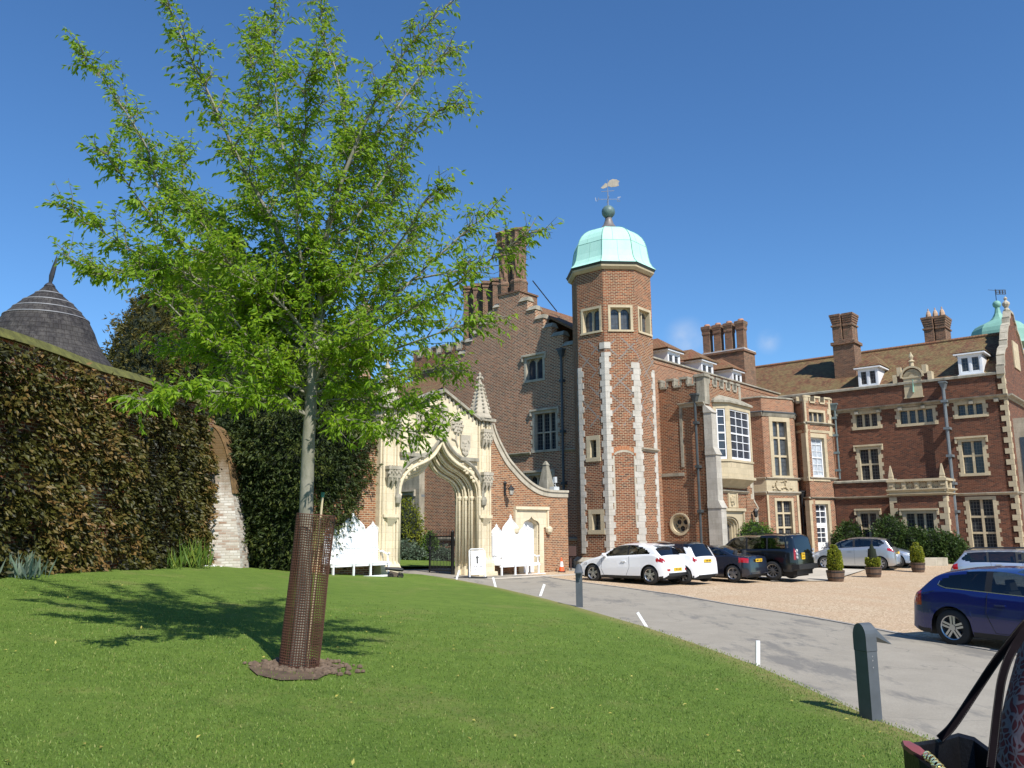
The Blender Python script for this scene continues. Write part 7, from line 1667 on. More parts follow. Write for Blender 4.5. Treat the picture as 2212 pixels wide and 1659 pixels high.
            k0 = len(m.v); m.v += [(X0-wx+.055*math.cos(a), s*(y1-.018), r+.055*math.sin(a)) for a in [2*math.pi*k/12 for k in range(12)]]; m.f.append(tuple(range(k0,k0+12)))
            obj('rim', m, S.get('rim', ALLOY), wo, world=False, uv=False)
            m = MB(); m.v = [(X0-wx+ri*.92*math.cos(a), s*(y1-.105), r+ri*.92*math.sin(a)) for a in [2*math.pi*k/n_ for k in range(n_)]]; m.f = [tuple(range(n_))]; obj('brake_shadow', m, TRIM, wo, world=False, uv=False)
    # plates
    def plate(xend, z, txt, mat, rear, w=.52, hh=.115, size=.1, yc=0.0, two=None):
        sgn = -1 if rear else 1; xx = X0-xend; m = MB(); m.box(min(xx, xx+sgn*.02), max(xx, xx+sgn*.02), yc-w/2, yc+w/2, z-hh/2, z+hh/2); p = obj('number_plate', m, mat, t, world=False, uv=False)
        lines = [(txt, 0)] if not two else [(two[0], hh*.24), (two[1], -hh*.24)]
        for s_, dz in lines:
            m = text_mesh(s_, size); m.v = [(xx+sgn*(.022+c_), (-a if rear else a)+yc, z+dz+b) for a,b,c_ in m.v]; obj('plate_characters', m, CHAR, p, world=False, uv=False)
    for pl in S.get('plates', ()): plate(*pl[0], **(pl[1] if len(pl) > 1 else {}))
    # badge and extra shapes
    for k, f, mt in S.get('extra', ()):
        m = MB(); f(m, X0, L, hw, top_, side_y); obj(k, m, mt, t, world=False, uv=False)
    return t
WHITEP = paint('paint_white', (.78,.79,.80), 0, .3); BLACKP = paint('paint_black', (.003,.0035,.005)); BLACKP2 = paint('paint_black_coupe', (.008,.010,.020)); SILVERP = paint('paint_silver', (.50,.50,.49), .75, .32)
SILVERB = paint('paint_silver_blue', (.42,.48,.56), .6, .32); BLUEP = paint('paint_blue', (.004,.010,.105), .1, .25)
def wiper(m, X0, L, hw, top_, sy): pass
hatch3 = dict(L=4.04, W=1.74, wb=2.57, xf=.80, r=.325, paint=WHITEP, belt=[(0,.52),(.5,.72),(1.1,.90),(2.3,.96),(3.3,1.03),(3.7,1.0),(4.04,.85)],
 top=[(0,.40),(.03,.60),(.14,.72),(.5,.85),(.95,.96),(1.12,1.01),(1.6,1.28),(1.95,1.42),(2.35,1.465),(2.9,1.45),(3.3,1.40),(3.46,1.35),(3.54,1.28),(3.78,1.04),(3.86,.97),(3.97,.90),(4.02,.62),(4.04,.42)],
 dlo=[(1.28,.945),(1.75,1.27),(2.05,1.37),(2.6,1.39),(2.95,1.34),(3.25,1.2),(3.42,1.09),(3.2,1.05),(2.2,.985)], pillars=[(2.38,2.46)], ws=(1.13,1.97), rw=(3.50,3.80),
 tail=[(3.66,3.99,.80,.93)], head=[(.10,.55,.62,.735)], seams=[[(1.25,.93),(1.22,.5),(1.35,.28)],[(2.48,.97),(2.5,.6),(2.35,.28)],[(1.35,.28),(2.35,.28)]], handles=[(2.25,.80)], mirror=(1.42,.95), spokes=5, twin=True, spw=.05, trimz=.27,
 plates=[((4.035,.52,'YE15 EAF',PLY,True),), ((.0,.42,'YE15 EAF',PLW,False),)])
def i20x(m, X0, L, hw, top_, sy):
    m.box(X0-3.62, X0-3.36, -.52, .52, 1.365, 1.385)
def i20b(m, X0, L, hw, top_, sy): m.box(X0-4.055, X0-3.98, -.62, .62, .29, .40)
def i20f(m, X0, L, hw, top_, sy):
    for s in (1,-1): m.box(X0-4.04, X0-3.99, min(s*.50,s*.70), max(s*.50,s*.70), .47, .55)
hatch3['extra'] = [('spoiler', i20x, WHITEP), ('rear_diffuser', i20b, TRIM), ('fog_lamp', i20f, REDL)]
def mk(base, **k): d = dict(base); d.update(k); return d
def c1p(x, y): return gp(*q('c1', x, y))
Pf_, Pr_ = gp(1290,1255.5), gp(1404,1264.5)
HD = (Pf_-Pr_); HD.z = 0; HD.normalize(); print('i20 wheelbase seen', (Pf_-Pr_).length, 'heading', HD)
car('white three-door hatchback with red tail lamps parked first in the row by the tower', hatch3, Pr_, Pf_, +1, 'cars parked in a row before the porch')
van = mk(hatch3, L=3.85, W=1.70, wb=2.45, paint=WHITEP, top=[(0,.42),(.03,.68),(.12,.82),(.6,1.0),(.85,1.08),(1.4,1.42),(1.8,1.53),(2.5,1.55),(3.2,1.52),(3.45,1.46),(3.5,1.40),(3.68,1.05),(3.74,.98),(3.80,.90),(3.84,.6),(3.85,.42)],
 belt=[(0,.6),(.5,.85),(1.1,.98),(2.3,1.02),(3.5,1.04),(3.85,.9)], dlo=[(1.0,1.02),(1.5,1.38),(1.9,1.47),(3.2,1.45),(3.4,1.1),(2.0,1.05)], pillars=[(1.9,1.97),(2.75,2.83)], ws=(.95,1.8), rw=(3.46,3.72), roofmat=BLACKP, roofz=1.30,
 tail=[(3.66,3.83,.82,.99)], seams=[], handles=[(2.1,.85)], spokes=7, twin=False, plates=[((3.84,.83,'TS08 HPK',PLY,True),)], extra=[])
wv2 = c1p(1285,573); Pr2 = wv2 - HD*0 + Vector((-HD.y,HD.x,0))*1.64
car('white compact car with black roof and dark tailgate glass behind the first hatchback', van, Pr2, Pr2+HD, +1, 'cars parked in a row before the porch')
cab = mk(hatch3, L=4.04, W=1.75, wb=2.54, paint=BLACKP2, top=[(0,.38),(.04,.58),(.18,.70),(.6,.84),(.95,.92),(1.1,.97),(1.6,1.25),(1.9,1.36),(2.2,1.40),(2.6,1.37),(3.0,1.22),(3.3,1.07),(3.5,1.035),(3.9,1.0),(3.98,.93),(4.02,.6),(4.04,.42)],
 belt=[(0,.5),(.5,.7),(1.1,.88),(2.3,.94),(3.2,1.0),(4.04,.86)], dlo=[(1.2,.93),(1.7,1.25),(2.1,1.33),(2.5,1.3),(2.9,1.15),(3.12,1.02),(2.2,.97)], pillars=[(2.35,2.40)], ws=(1.05,1.9), rw=(2.62,3.28), rglass=CGL, tail=[(3.62,3.99,.74,.93)], handles=[(2.3,.8)], spokes=5, twin=False, spw=.10, trimz=.2,
 plates=[((4.035,.82,'MM13 AJA',PLY,True),)], extra=[])
Pr3 = c1p(1556,570); car('black folding-roof coupe with large red tail lamps and five-spoke wheels', cab, Pr3, Pr3+HD, +1, 'cars parked in a row before the porch')
def lrlamp(m, X0, L, hw, top_, sy):
    for s in (1,-1):
        for z in (.93,1.07,1.21):
            k0 = len(m.v); m.v += [(X0-4.80+.0, s*.80+.062*math.cos(a), z+.062*math.sin(a)) for a in [2*math.pi*k/14 for k in range(14)]]; m.v += [(X0-4.835, s*.80+.05*math.cos(a), z+.05*math.sin(a)) for a in [2*math.pi*k/14 for k in range(14)]]
            m.f += [(k0+k, k0+(k+1)%14, k0+14+(k+1)%14, k0+14+k) for k in range(14)] + [tuple(range(k0+14,k0+28))]
def lrb(m, X0, L, hw, top_, sy): m.box(X0-4.93, X0-4.6, -.93, .93, .46, .66)
def lrr(m, X0, L, hw, top_, sy):
    for s in (1,-1): m.box(X0-4.35, X0-2.1, s*.70-.02, s*.70+.02, 1.85, 1.88)
lr = dict(L=4.83, W=1.92, wb=2.885, xf=.90, r=.39, paint=BLACKP, tumble=.16, sill=.36, gap=.08, trimz=.44, belt=[(0,.85),(.5,1.02),(1.3,1.14),(4.83,1.20)],
 top=[(0,.60),(.02,.95),(.12,1.08),(.6,1.14),(1.25,1.20),(1.42,1.24),(1.8,1.58),(2.02,1.75),(2.3,1.80),(3.2,1.81),(3.35,1.86),(4.4,1.86),(4.6,1.83),(4.66,1.76),(4.76,1.25),(4.79,1.1),(4.81,.9),(4.83,.62)],
 dlo=[(1.62,1.22),(2.0,1.62),(2.2,1.70),(3.3,1.74),(4.45,1.76),(4.50,1.28),(3.6,1.26),(1.7,1.19)], pillars=[(2.62,2.70),(3.55,3.63)], ws=(1.43,2.0), rw=(4.63,4.79), glass=CGL, tail=[(4.70,4.80,.85,1.3)], head=[(.06,.4,.85,1.0)],
 seams=[[(1.5,1.2),(1.5,.42)],[(2.66,1.2),(2.66,.42)],[(3.6,1.2),(3.55,.7)]], handles=[(2.45,1.02),(3.4,1.02)], mirror=(1.75,1.18), spokes=10, spw=.04, plates=[((4.815,.98,'',PLY,True),dict(w=.30,hh=.26,size=.115,yc=.25,two=('YR65','WTF')))],
 extra=[('round_lamps', lrlamp, CLEARL), ('rear_bumper', lrb, TRIM), ('roof_rails', lrr, TRIM)], seat=(2.25,3.3))
Pr4 = c1p(1948,556); car('tall black off-road estate with stacked round rear lamps at the end of the row', lr, Pr4, Pr4+HD, +1, 'cars parked in a row before the porch')
mpv = mk(hatch3, L=4.29, W=1.81, wb=2.64, xf=.88, r=.32, paint=SILVERP, belt=[(0,.55),(.5,.78),(1.1,.98),(2.3,1.04),(3.5,1.10),(4.29,.95)],
 top=[(0,.42),(.04,.66),(.2,.80),(.7,.98),(1.0,1.08),(1.6,1.42),(2.0,1.55),(2.5,1.61),(3.2,1.60),(3.75,1.53),(3.86,1.47),(4.05,1.16),(4.14,1.03),(4.23,.85),(4.27,.6),(4.29,.42)],
 dlo=[(1.05,1.05),(1.6,1.38),(2.0,1.49),(3.0,1.53),(3.6,1.46),(3.8,1.3),(3.5,1.15),(2.3,1.09)], pillars=[(1.35,1.40),(2.3,2.38),(3.15,3.23)], ws=(1.02,2.0), rw=(3.84,4.08), tail=[(3.88,4.22,.90,1.07)], head=[(.12,.65,.68,.84)],
 seams=[[(1.25,1.0),(1.2,.3)],[(2.34,1.05),(2.34,.28)],[(3.3,1.08),(3.25,.7)]], handles=[(2.15,.92),(3.05,.95)], mirror=(1.4,1.05), spokes=7, spw=.06, twin=False, plates=[((4.275,.83,'',PLY,True),)], extra=[], trimz=.22, handlemat=ALLOY)
def c2p(x, y): return gp(*q('c2', x, y))
Pfm, Prm = c2p(368,526), c2p(872,543); print('mpv wheelbase seen', (Pfm-Prm).length)
car('silver people carrier parked along the wing behind the topiary barrels', mpv, Prm, Pfm, +1)
sv = mk(hatch3, L=4.2, W=1.78, paint=SILVERB, head=[(.05,.5,.62,.75)], extra=[], plates=[])
Pw = c2p(1032,520); hd2 = Vector((.80,-.60,0)); P_r = Pw - hd2*2.57
car('pale silver hatchback with clear headlamps seen nose-on beyond the people carrier', sv, P_r, Pw, -1)
est = mk(mpv, L=4.6, W=1.78, wb=2.7, paint=SILVERB, top=[(0,.42),(.04,.62),(.2,.74),(.9,.92),(1.2,.98),(1.75,1.30),(2.1,1.42),(2.6,1.46),(3.5,1.45),(4.0,1.41),(4.12,1.37),(4.35,1.08),(4.45,.98),(4.55,.8),(4.58,.6),(4.6,.42)],
 belt=[(0,.5),(.6,.74),(1.2,.9),(3.5,.98),(4.6,.92)], dlo=[(1.35,.95),(1.85,1.27),(2.2,1.36),(3.6,1.37),(4.0,1.32),(4.2,1.12),(3.9,1.03),(2.3,.99)], ws=(1.2,2.1), rw=(4.12,4.40), tail=[(4.3,4.56,.8,1.0)], pillars=[(2.45,2.52),(3.35,3.42)], plates=[],
 extra=[('roof_rails', lambda m,X0,L,hw,t_,sy: [m.tube([(X0-1.9,s*.56,1.44),(X0-2.1,s*.56,1.505),(X0-3.8,s*.56,1.50),(X0-4.0,s*.56,1.43)], .02, 5) for s in (1,-1)], TRIM)])
Pe = atY(2118, 1200, 29.5); Pe.z = 0; car('pale blue-silver estate with black roof rails behind the blue hatchback', est, Pe, Pe+Vector((.86,-.5,0)), -1)
blue = mk(hatch3, L=4.24, W=1.75, wb=2.66, xf=.76, r=.325, paint=BLUEP, dx=.02, belt=[(0,.52),(.6,.72),(1.3,.87),(2.5,.93),(3.6,.98),(4.24,.9)],
 top=[(0,.40),(.03,.60),(.15,.70),(.8,.86),(1.3,.96),(1.5,1.03),(1.95,1.30),(2.3,1.40),(2.7,1.425),(3.2,1.40),(3.6,1.335),(3.72,1.29),(3.82,1.20),(4.02,1.0),(4.10,.94),(4.18,.80),(4.22,.6),(4.24,.42)],
 dlo=[(1.55,.935),(2.0,1.24),(2.35,1.33),(2.9,1.34),(3.35,1.28),(3.62,1.16),(3.66,1.08),(3.5,1.03),(2.6,.985)], pillars=[(2.66,2.78)], ws=(1.5,2.3), rw=(3.78,4.05), tail=[(3.98,4.2,.70,.97)], head=[(.1,.5,.6,.72)], tumble=.42,
 seams=[[(1.5,.93),(1.45,.5),(1.6,.3)],[(2.72,.98),(2.76,.62),(2.62,.3)],[(1.6,.3),(2.62,.3)],[(3.7,.97),(3.98,.9)]], handles=[(2.50,.78)], mirror=(1.7,.94), spokes=5, twin=True, spw=.055, plates=[], extra=[], seat=(2.35,3.15), strip=[(1.58,.93),(2.6,.985),(3.5,1.03),(3.65,1.08),(3.62,1.15)],stripmat=ALLOY)
Pb = gp(2060,1393); hb = Vector((math.cos(R(58)), -math.sin(R(58)), 0))
car('dark blue three-door hatchback with silver five-spoke wheel at the right edge', blue, Pb, Pb+hb, -1)
# ============================================================= SMALL THINGS
# bollards
BOLL = plain('bollard_paint', (.075,.085,.095), .45, .15, 5)
def bollard(label, p, H_, rz):
    t = thing('bollard_light', label, 'bollard', p, rz, 'grey bollard lights along the drive'); m = MB()
    m.box(-.07,.07,-.085,.085,-.1,H_*.72); obj('post', m, BOLL, t, world=False, uv=False)
    # arched cap that flares out into a hood each side
    m = MB(); n = 12; z0 = H_*.72
    arc = [(-.0875,z0)] + [(-.0875*math.cos(math.pi*i/n), z0+.14+ (H_-z0-.14)*math.sin(math.pi*i/n)) for i in range(n+1)] + [(.0875,z0)]
    for s in (1,-1):
        vs = [(s*0.0,y,z) for y,z in arc] + [(s*.075,y,z) for y,z in arc]; k = len(arc); m.add(vs, [(i,i+1,i+1+k,i+k) for i in range(k-1)] + [tuple(range(k)), tuple(range(k,2*k))])
    cap = obj('cap', m, BOLL, t, world=False, uv=False)
    m = MB(); vs = [(.0,y,z) for y,z in arc]
    for s in (1,):
        a = [(s*.076,y*.99,z) for y,z in arc if z > z0+.03]; tip = [(s*.25, y*1.35, H_-.25+(z-z0)*.20) for y,z in arc if z > z0+.03]; k = len(a); m.add(a+tip, [(i,i+1,i+1+k,i+k) for i in range(k-1)] + [(0,k,2*k-1,k-1)] + [tuple(range(k)), tuple(range(k,2*k))])
    obj('hood', m, BOLL, cap, world=False, uv=False)
    m = MB()
    for z in (.55,.62,.66): m.box(.069,.0725,-.006,.006,H_*z,H_*z+.012); m.box(-.006,.006,-.087,-.0845,H_*z,H_*z+.012)
    obj('rivets', m, ALLOY, t, world=False, uv=False)
    m = MB(); m.box(-.0715,.0715,-.0865,.0865,H_*.715,H_*.725); obj('seam', m, TRIM, t, world=False, uv=False)
    return t
p = gp(1882,1560); hgt = (atY(1868,1345,p.y).z-p.z); bollard('near grey bollard light with arched hood at the lawn edge lower right', p, hgt, R(24)); print('bollard', hgt)
p = gp(1252,1311); hgt2 = (atY(1251,1218,p.y).z-p.z); bollard('far grey bollard light standing before the white hatchback', p, hgt2, R(-95))
# white marker stakes, each leaning its own way
labs = ['white marker stake leaning right beside the path near the gateway sign','white marker stake leaning left below the carved bench','white marker stake leaning right nearest the far bollard','long white marker stake leaning far left at the curve of the drive','upright white marker stake closest to the viewer']
for (x0,y0,x1,y1), lab in zip(((986,1252,992,1232),(1071,1269,1065,1247),(1167,1287,1176,1262),(1396,1353,1377,1323),(1637,1437,1637,1384)), labs):
    a = gp(x0,y0); b = atY(x1,y1,a.y); d = (b-a); side = Vector((1,0,0)); m = MB(); w = .035 if y0 < 1300 else .028
    sx_ = d.normalized().cross(Vector((0,1,0))).normalized()*w; sy_ = Vector((0,.02,0)); lo_ = a-d*.15
    m.hexa([lo_-sx_-sy_, lo_+sx_-sy_, lo_+sx_+sy_, lo_-sx_+sy_, b-sx_-sy_, b+sx_-sy_, b+sx_+sy_, b-sx_+sy_]); top('marker_stake', m, WHITE, lab, 'stake', a, 'white marker stakes along the drive')
# tree guard, stake
g0, g1 = gp(632,1462), None
MESH = simple('rusty_mesh', (.13,.055,.032), .75); MESHG = simple('green_mesh', (.16,.17,.05), .7)
axis0 = Vector((tb_.x-.03, tb_.y, tb_.z-.02)); topc = atY(683,1112,tb_.y); rg_ = .205
ax = (topc-axis0); ln = ax.length; ax.normalize(); e1 = ax.cross(Vector((0,1,0))).normalized(); e2 = ax.cross(e1).normalized()
t = thing('tree_guard', 'rusty plastic mesh guard leaning round the foot of the young tree', 'tree guard', axis0); m = MB(); m2 = MB(); n1 = 44; n2 = 62
def gpt(k, z):
    a = 2*math.pi*k/n1; rr = rg_*(1+.06*math.sin(a*2+1)+.02*math.sin(z*4)); return axis0 + ax*z + e1*rr*math.cos(a) + e2*rr*math.sin(a)
for k in range(n1):
    tgt = m2 if 30 <= k < 41 else m
    for z0_, z1_ in zip(np.linspace(0,ln,9), np.linspace(0,ln,9)[1:]): tgt.tube([gpt(k,z0_), gpt(k,z1_)], .0055, 3, cap=False)
for j in range(n2):
    z = ln*j/(n2-1)
    for k in range(n1): (m2 if 30 <= k < 41 else m).tube([gpt(k,z), gpt(k+1,z)], .0056, 3, cap=False)
obj('mesh', m, MESH, t, uv=False, recalc=False); obj('green_mesh_strip', m2, MESHG, t, uv=False, recalc=False)
m = MB(); m.tube([gpt(k,ln) for k in range(n1+1)], .007, 4); obj('rim_band', m, MESH, t, uv=False)
sb, stp = gp(668,1450), atY(697,1072,tb_.y-.12); sb = Vector((sb.x, tb_.y-.12, sb.z)); m = MB(); m.tube([sb, stp], .013, 6); sk_ = thing('support_cane', 'pale cane with green cap tied inside the tree guard', 'cane', sb); obj('cane', m, simple('cane_pale',(.55,.45,.28),.7), sk_)
m = MB(); d_ = (stp-sb).normalized(); m.tube([stp-d_*.01, stp+d_*.045], [.02,.022], 8); obj('cap', m, simple('cap_green',(.01,.12,.07),.4), sk_)
# clods and stones round the tree
m = MB(); r = random.Random(3)
for i in range(260):
    a = r.random()*6.28; d = .20+abs(r.gauss(0,.20)); x, y = tb_.x+.02+d*1.15*math.cos(a), tb_.y+d*math.sin(a)
    if d > .62: continue
    s = r.uniform(.012,.04); m.lathe((x,y,zt(x,y)+.05), [(s*.4,-s*.5),(s,-s*.1),(s*.8,s*.5),(s*.1,s*.8)], 6, r.random()*3)
o = obj('soil_clods', m, plain('clods',(.13,.09,.06),.95,.4,9), uv=False); tag(o, kind='stuff'); o['label'] = 'crumbly soil and stones round the tree base'; o['category'] = 'soil'
m = MB()
for i in range(500):
    px_, = (r.uniform(420,615),); 
    py_ = r.uniform(1222,1226)
    if 521 < px_ < 545: continue
    c = gp(px_, py_+ (1 if px_ > 520 else 0)); s = r.uniform(.015,.035); m.lathe((c.x,c.y+r.uniform(-.15,.1),c.z+.03), [(s*.5,-s*.3),(s,0),(s*.3,s*.6)], 5)
o = obj('white_stones', m, WHITE2, uv=False); tag(o, kind='stuff'); o['label'] = 'thin line of small white stones at the buttress foot'; o['category'] = 'stones'
# carved white benches
def bench(label, p, rz, w=1.9, h=1.75, flip=1):
    t = thing('garden_bench', label, 'bench', p, rz, 'tall-backed white gothic benches'); fr = Fr((0,0), (1,0), (0,-1))
    def ob(n, m, par=t): return obj(n, m, WHITE, par, world=False, uv=False)
    m = MB(); x0 = -w/2; cols = [(.0,.26,.84),(.26,.74,1.0),(.74,1.0,.84)]
    out_ = [(x0,.42)]
    for a, b, hh in cols:
        A, B = x0+a*w, x0+b*w; c = (A+B)/2; H1 = h*hh; zb = h*.70
        seg = [(A,zb),(A+(c-A)*.15,zb+(H1-zb)*.30),(A+(c-A)*.45,zb+(H1-zb)*.52),(A+(c-A)*.78,zb+(H1-zb)*.72),(c-.035,H1-.09)]
        out_ += seg + [(c-.07,H1-.06),(c-.03,H1-.03),(c,H1+.03),(c+.03,H1-.03),(c+.07,H1-.06)] + [(2*c-x,z) for x,z in reversed(seg)]
    out_ += [(x0+w,.42)]
    m.plate(fr, out_, (), -.33, -.29); back = ob('backrest', m)
    m = MB()
    for a, b, hh in cols:
        A, B = x0+a*w, x0+b*w; c = (A+B)/2; H1 = h*hh; zb = h*.70
        for s in (1,-1):
            for dx, rr in ((0,.02),(.10,.012)): m.tube([(c+s*((c-A)-dx*.6)*1.0,.285,zb-.12),(c+s*(c-A)*.72*(1-dx),.285,zb+(H1-zb)*.28-dx*.4),(c+s*(c-A)*.3*(1-dx),.285,zb+(H1-zb)*.62-dx*.6),(c,.285,H1-.12-dx)], rr, 5)
        for i in range(1, 5): x = A+(B-A)*i/5; m.box(x-.012,x+.012,.272,.289,.5,zb+.02)
    for z in (.95, .78, .60): m.box(x0+.03, x0+w-.03, .268, .289, z-.02, z+.02)
    for i in range(16): x = x0+.1+(w-.2)*i/15; m.lathe((x,.27,.86), [(.01,-.03),(.03,0),(.01,.03)], 5)
    ob('tracery', m, back)
    m = MB(); m.box(x0-.02, x0+w+.02, -.25, .30, .40, .45); m.box(x0, x0+w, -.24, -.2, .33, .40); ob('seat', m)
    for x in (x0+.03, x0+w*.36, x0+w*.66, x0+w-.03):
        for y in (-.22,): m = MB(); m.box(x-.03,x+.03,y-.03,y+.03,-.03,.40); m.hexa([(x-.1,y-.02,.33),(x+.1,y-.02,.33),(x+.1,y+.02,.33),(x-.1,y+.02,.33),(x-.1,y-.02,.395),(x+.1,y-.02,.395),(x+.1,y+.02,.395),(x-.1,y+.02,.395)]); ob('leg', m)
    for x in (x0+.03, x0+w-.03): m = MB(); m.box(x-.03,x+.03,.24,.30,-.03,h*.70); ob('leg', m)
    m = MB(); m.box(x0-.05, x0+w+.35, -.3, -.2, -.06, .0); ob('foot_rail', m)
    for s in (-1, 1):
        x = s*(w/2-.03); m = MB(); m.tube([(x,.27,.78),(x,.1,.80),(x,-.08,.72),(x,-.2,.70),(x,-.26,.74)], [.035,.035,.032,.035,.04], 6); m.tube([(x,-.2,.44),(x,-.19,.58),(x,-.2,.70)], [.03,.02,.03], 6); ob('armrest', m)
    return t
rzA = math.atan2(U2.y, U2.x)
pa = GA.hit(*q('b', 1490, 600))[0]; pb_ = GA.hit(*q('b', 1835, 600))[0]; wB = abs(GA.off(.5).hit(*q('b',1840,640))[0]-GA.off(.5).hit(*q('b',1487,640))[0])
u0b = GA.off(.45).hit(*q('b',1487,640))[0]; pc = GA.pt(u0b+wB/2, 0, .45); pc.z = zt(pc.x, pc.y)-.0; hB = GA.off(.2).hit(*q('b',1620,140))[1]-pc.z
print('bench', wB, hB); bench('tall white gothic bench standing before the small white door', pc, rzA, wB, hB)
p2 = gp(832,1243); fL = GA.off(.45); u1b = fL.hit(*q('b', 440, 640))[0]; pc = fL.pt(u1b-wB/2, 0, 0); pc.z = zt(pc.x, pc.y)+.02; bench('tall white gothic bench half hidden by the dark yew', pc, rzA, wB, fL.hit(*q('b',310,180))[1]-pc.z+.25)
# A-board sign
_f = FA(1.0); sb = _f.pt(_f.hit(1030,1200)[0], 0); sb.z = zt(sb.x, sb.y); sgn = thing('pavement_sign', 'white A-board sign with black upward arrow before the right pier', 'sign', sb, R(8)); hS = atY(1028,1186,sb.y).z-sb.z
def SO(n, m, mt, par): return obj(n, m, mt, par, world=False, uv=False)
m = MB(); w = .30
def fr_tube(yb, yt): return [(-w,yb,0),(-w,yt,hS-.08),(-w+.06,yt,hS),(w-.06,yt,hS),(w,yt,hS-.08),(w,yb,0)]
m.tube(fr_tube(-.38,-.03), .022, 6); m.tube(fr_tube(.30,.03), .022, 6); SO('frame', m, WHITE, sgn)
m = MB(); y0s, y1s = -.33, -.06; m.hexa([(-w+.05,y0s-.02,.14),(w-.05,y0s-.02,.14),(w-.05,y0s+.0,.14),(-w+.05,y0s+.0,.14),(-w+.05,y1s-.02,hS-.06),(w-.05,y1s-.02,hS-.06),(w-.05,y1s,hS-.06),(-w+.05,y1s,hS-.06)]); pnl = SO('panel', m, WHITE, sgn)
def onp(x, z, d=.004): f = (z-.14)/(hS-.2); return (x, y0s-.02+(y1s-y0s)*f-d, z)
m = MB(); za, zb = hS*.50, hS*.78; m.poly([onp(-.035,za),onp(.035,za),onp(.035,zb-.1),onp(.085,zb-.1),onp(0,zb),onp(-.085,zb-.1),onp(-.035,zb-.1)]); SO('arrow', m, CHAR, pnl)
for s_, zz in (('COURTYARD', hS*.40), ('SUITES', hS*.31)): m = text_mesh(s_, .072); m.v = [onp(a, zz+b, .004) for a,b,c_ in m.v]; SO('lettering', m, CHAR, pnl)
m = MB(); m.box(-.34,.36,-.42,-.30,0,.05); m.box(-.9,-.34,-.25,-.1,0,.04); SO('base_weight', m, TRIM, sgn)
# traffic cone
_f = FA(.42); cp0 = _f.pt(_f.hit(q('b', 2085, 600)[0],1200)[0], 0); cp0.z = zt(cp0.x, cp0.y); cH = atY(*q('b',2083,537),cp0.y).z-cp0.z; t = thing('traffic_cone', 'small orange and white traffic cone by the brown post', 'cone', cp0)
m = MB(); m.box(-.16,.16,-.16,.16,0,.05); SO('base', m, TRIM, t)
m = MB(); m.lathe((0,0,0), [(.13,.05),(.09,cH*.38)], 14); m.lathe((0,0,0), [(.055,cH*.74),(.025,cH)], 14); SO('cone_body', m, simple('cone_orange',(.75,.12,.03),.5), t)
m = MB(); m.lathe((0,0,0), [(.09,cH*.38+.001),(.055,cH*.739)], 14); SO('reflective_band', m, WHITE, t)
# brown post with box beside the tower
_f = FA(-.5); p = _f.pt(_f.hit(q('b', 2172, 600)[0],1200)[0], 0); p.z = zt(p.x, p.y); bx_h = atY(*q('b',2170,430),p.y).z-p.z; t = thing('post_box', 'brown metal box on a post in the shade beside the tower plinth', 'post box', p); BRN = simple('brown_metal',(.06,.028,.02),.6)
m = MB(); m.box(-.03,.03,-.03,.03,0,bx_h-.45); m.tube([(-.03,0,.5),(-.22,0,0)], .02, 5); SO('post', m, BRN, t); m = MB(); m.box(-.26,.26,-.1,.1,bx_h-.45,bx_h); SO('box', m, BRN, t)
# small cannon by the left pier
_f = FA(.95); c = _f.pt(_f.hit(q('b', 540, 600)[0],1200)[0], 0); c.z = zt(c.x, c.y); t = thing('cannon', 'small black model cannon on wheeled carriage by the left pier', 'cannon', c, R(195)); t.scale = (.62,.62,.62); WDK = simple('carriage_wood',(.09,.065,.045),.8)
m = MB(); m.hexa([(-.45,-.14,.1),(.35,-.14,.1),(.35,.14,.1),(-.45,.14,.1),(-.3,-.12,.26),(.3,-.12,.42),(.3,.12,.42),(-.3,.12,.26)]); SO('carriage', m, WDK, t)
m = MB(); m.lathe((0,0,0), [(.01,-.5),(.05,-.47),(.1,-.4),(.12,-.2),(.09,.3),(.075,.45),(.1,.52),(.1,.56),(.05,.56)], 12); m.v = [(z, y, x+.5+z*.1) for x,y,z in m.v]; SO('barrel', m, IRON, t)
for x in (-.28,.28):
    for s in (-1,1):
        m = MB(); R_ = .15; m.tube([(x+R_*math.cos(a), s*.2, .15+R_*math.sin(a)) for a in [2*math.pi*k/16 for k in range(17)]], .025, 5, cap=False)
        for k in range(3): a = k*math.pi/3; m.tube([(x-R_*math.cos(a),s*.2,.15-R_*math.sin(a)),(x+R_*math.cos(a),s*.2,.15+R_*math.sin(a))], .015, 4)
        SO('wheel', m, IRON, t)
# chair-length stone step left of the shrubs, pale block by last barrel
pbk = gp(*q('c2', 1345, 500)); m = MB(); m.box(pbk.x-.9, pbk.x+.9, pbk.y, pbk.y+.5, pbk.z-.1, pbk.z+.42); top('stone_step', m, SG, 'low pale stone block at the foot of the shrubs', 'step', pbk)
# ------------------------------------------------------------- passer-by at the right edge with a shoulder bag
FAB = NT('paisley_fabric'); uvv = FAB.coord('Object'); nz1 = FAB.n('TexNoise'); nz1.inputs['Scale'].default_value = 9; nz1.inputs['Detail'].default_value = 2; FAB.l(uvv, nz1.inputs['Vector'])
wp = FAB.n('VectorMath'); wp.operation = 'ADD'; sc2 = FAB.n('VectorMath'); sc2.operation = 'SCALE'; sc2.inputs['Scale'].default_value = .16; FAB.l(nz1.outputs['Color'], sc2.inputs[0]); FAB.l(uvv, wp.inputs[0]); FAB.l(sc2.outputs[0], wp.inputs[1])
wvv = FAB.n('TexVoronoi'); wvv.inputs['Scale'].default_value = 48; wvv.feature = 'DISTANCE_TO_EDGE'; FAB.l(wp.outputs[0], wvv.inputs['Vector']); wv3 = FAB.n('TexVoronoi'); wv3.inputs['Scale'].default_value = 30; FAB.l(wp.outputs[0], wv3.inputs['Vector'])
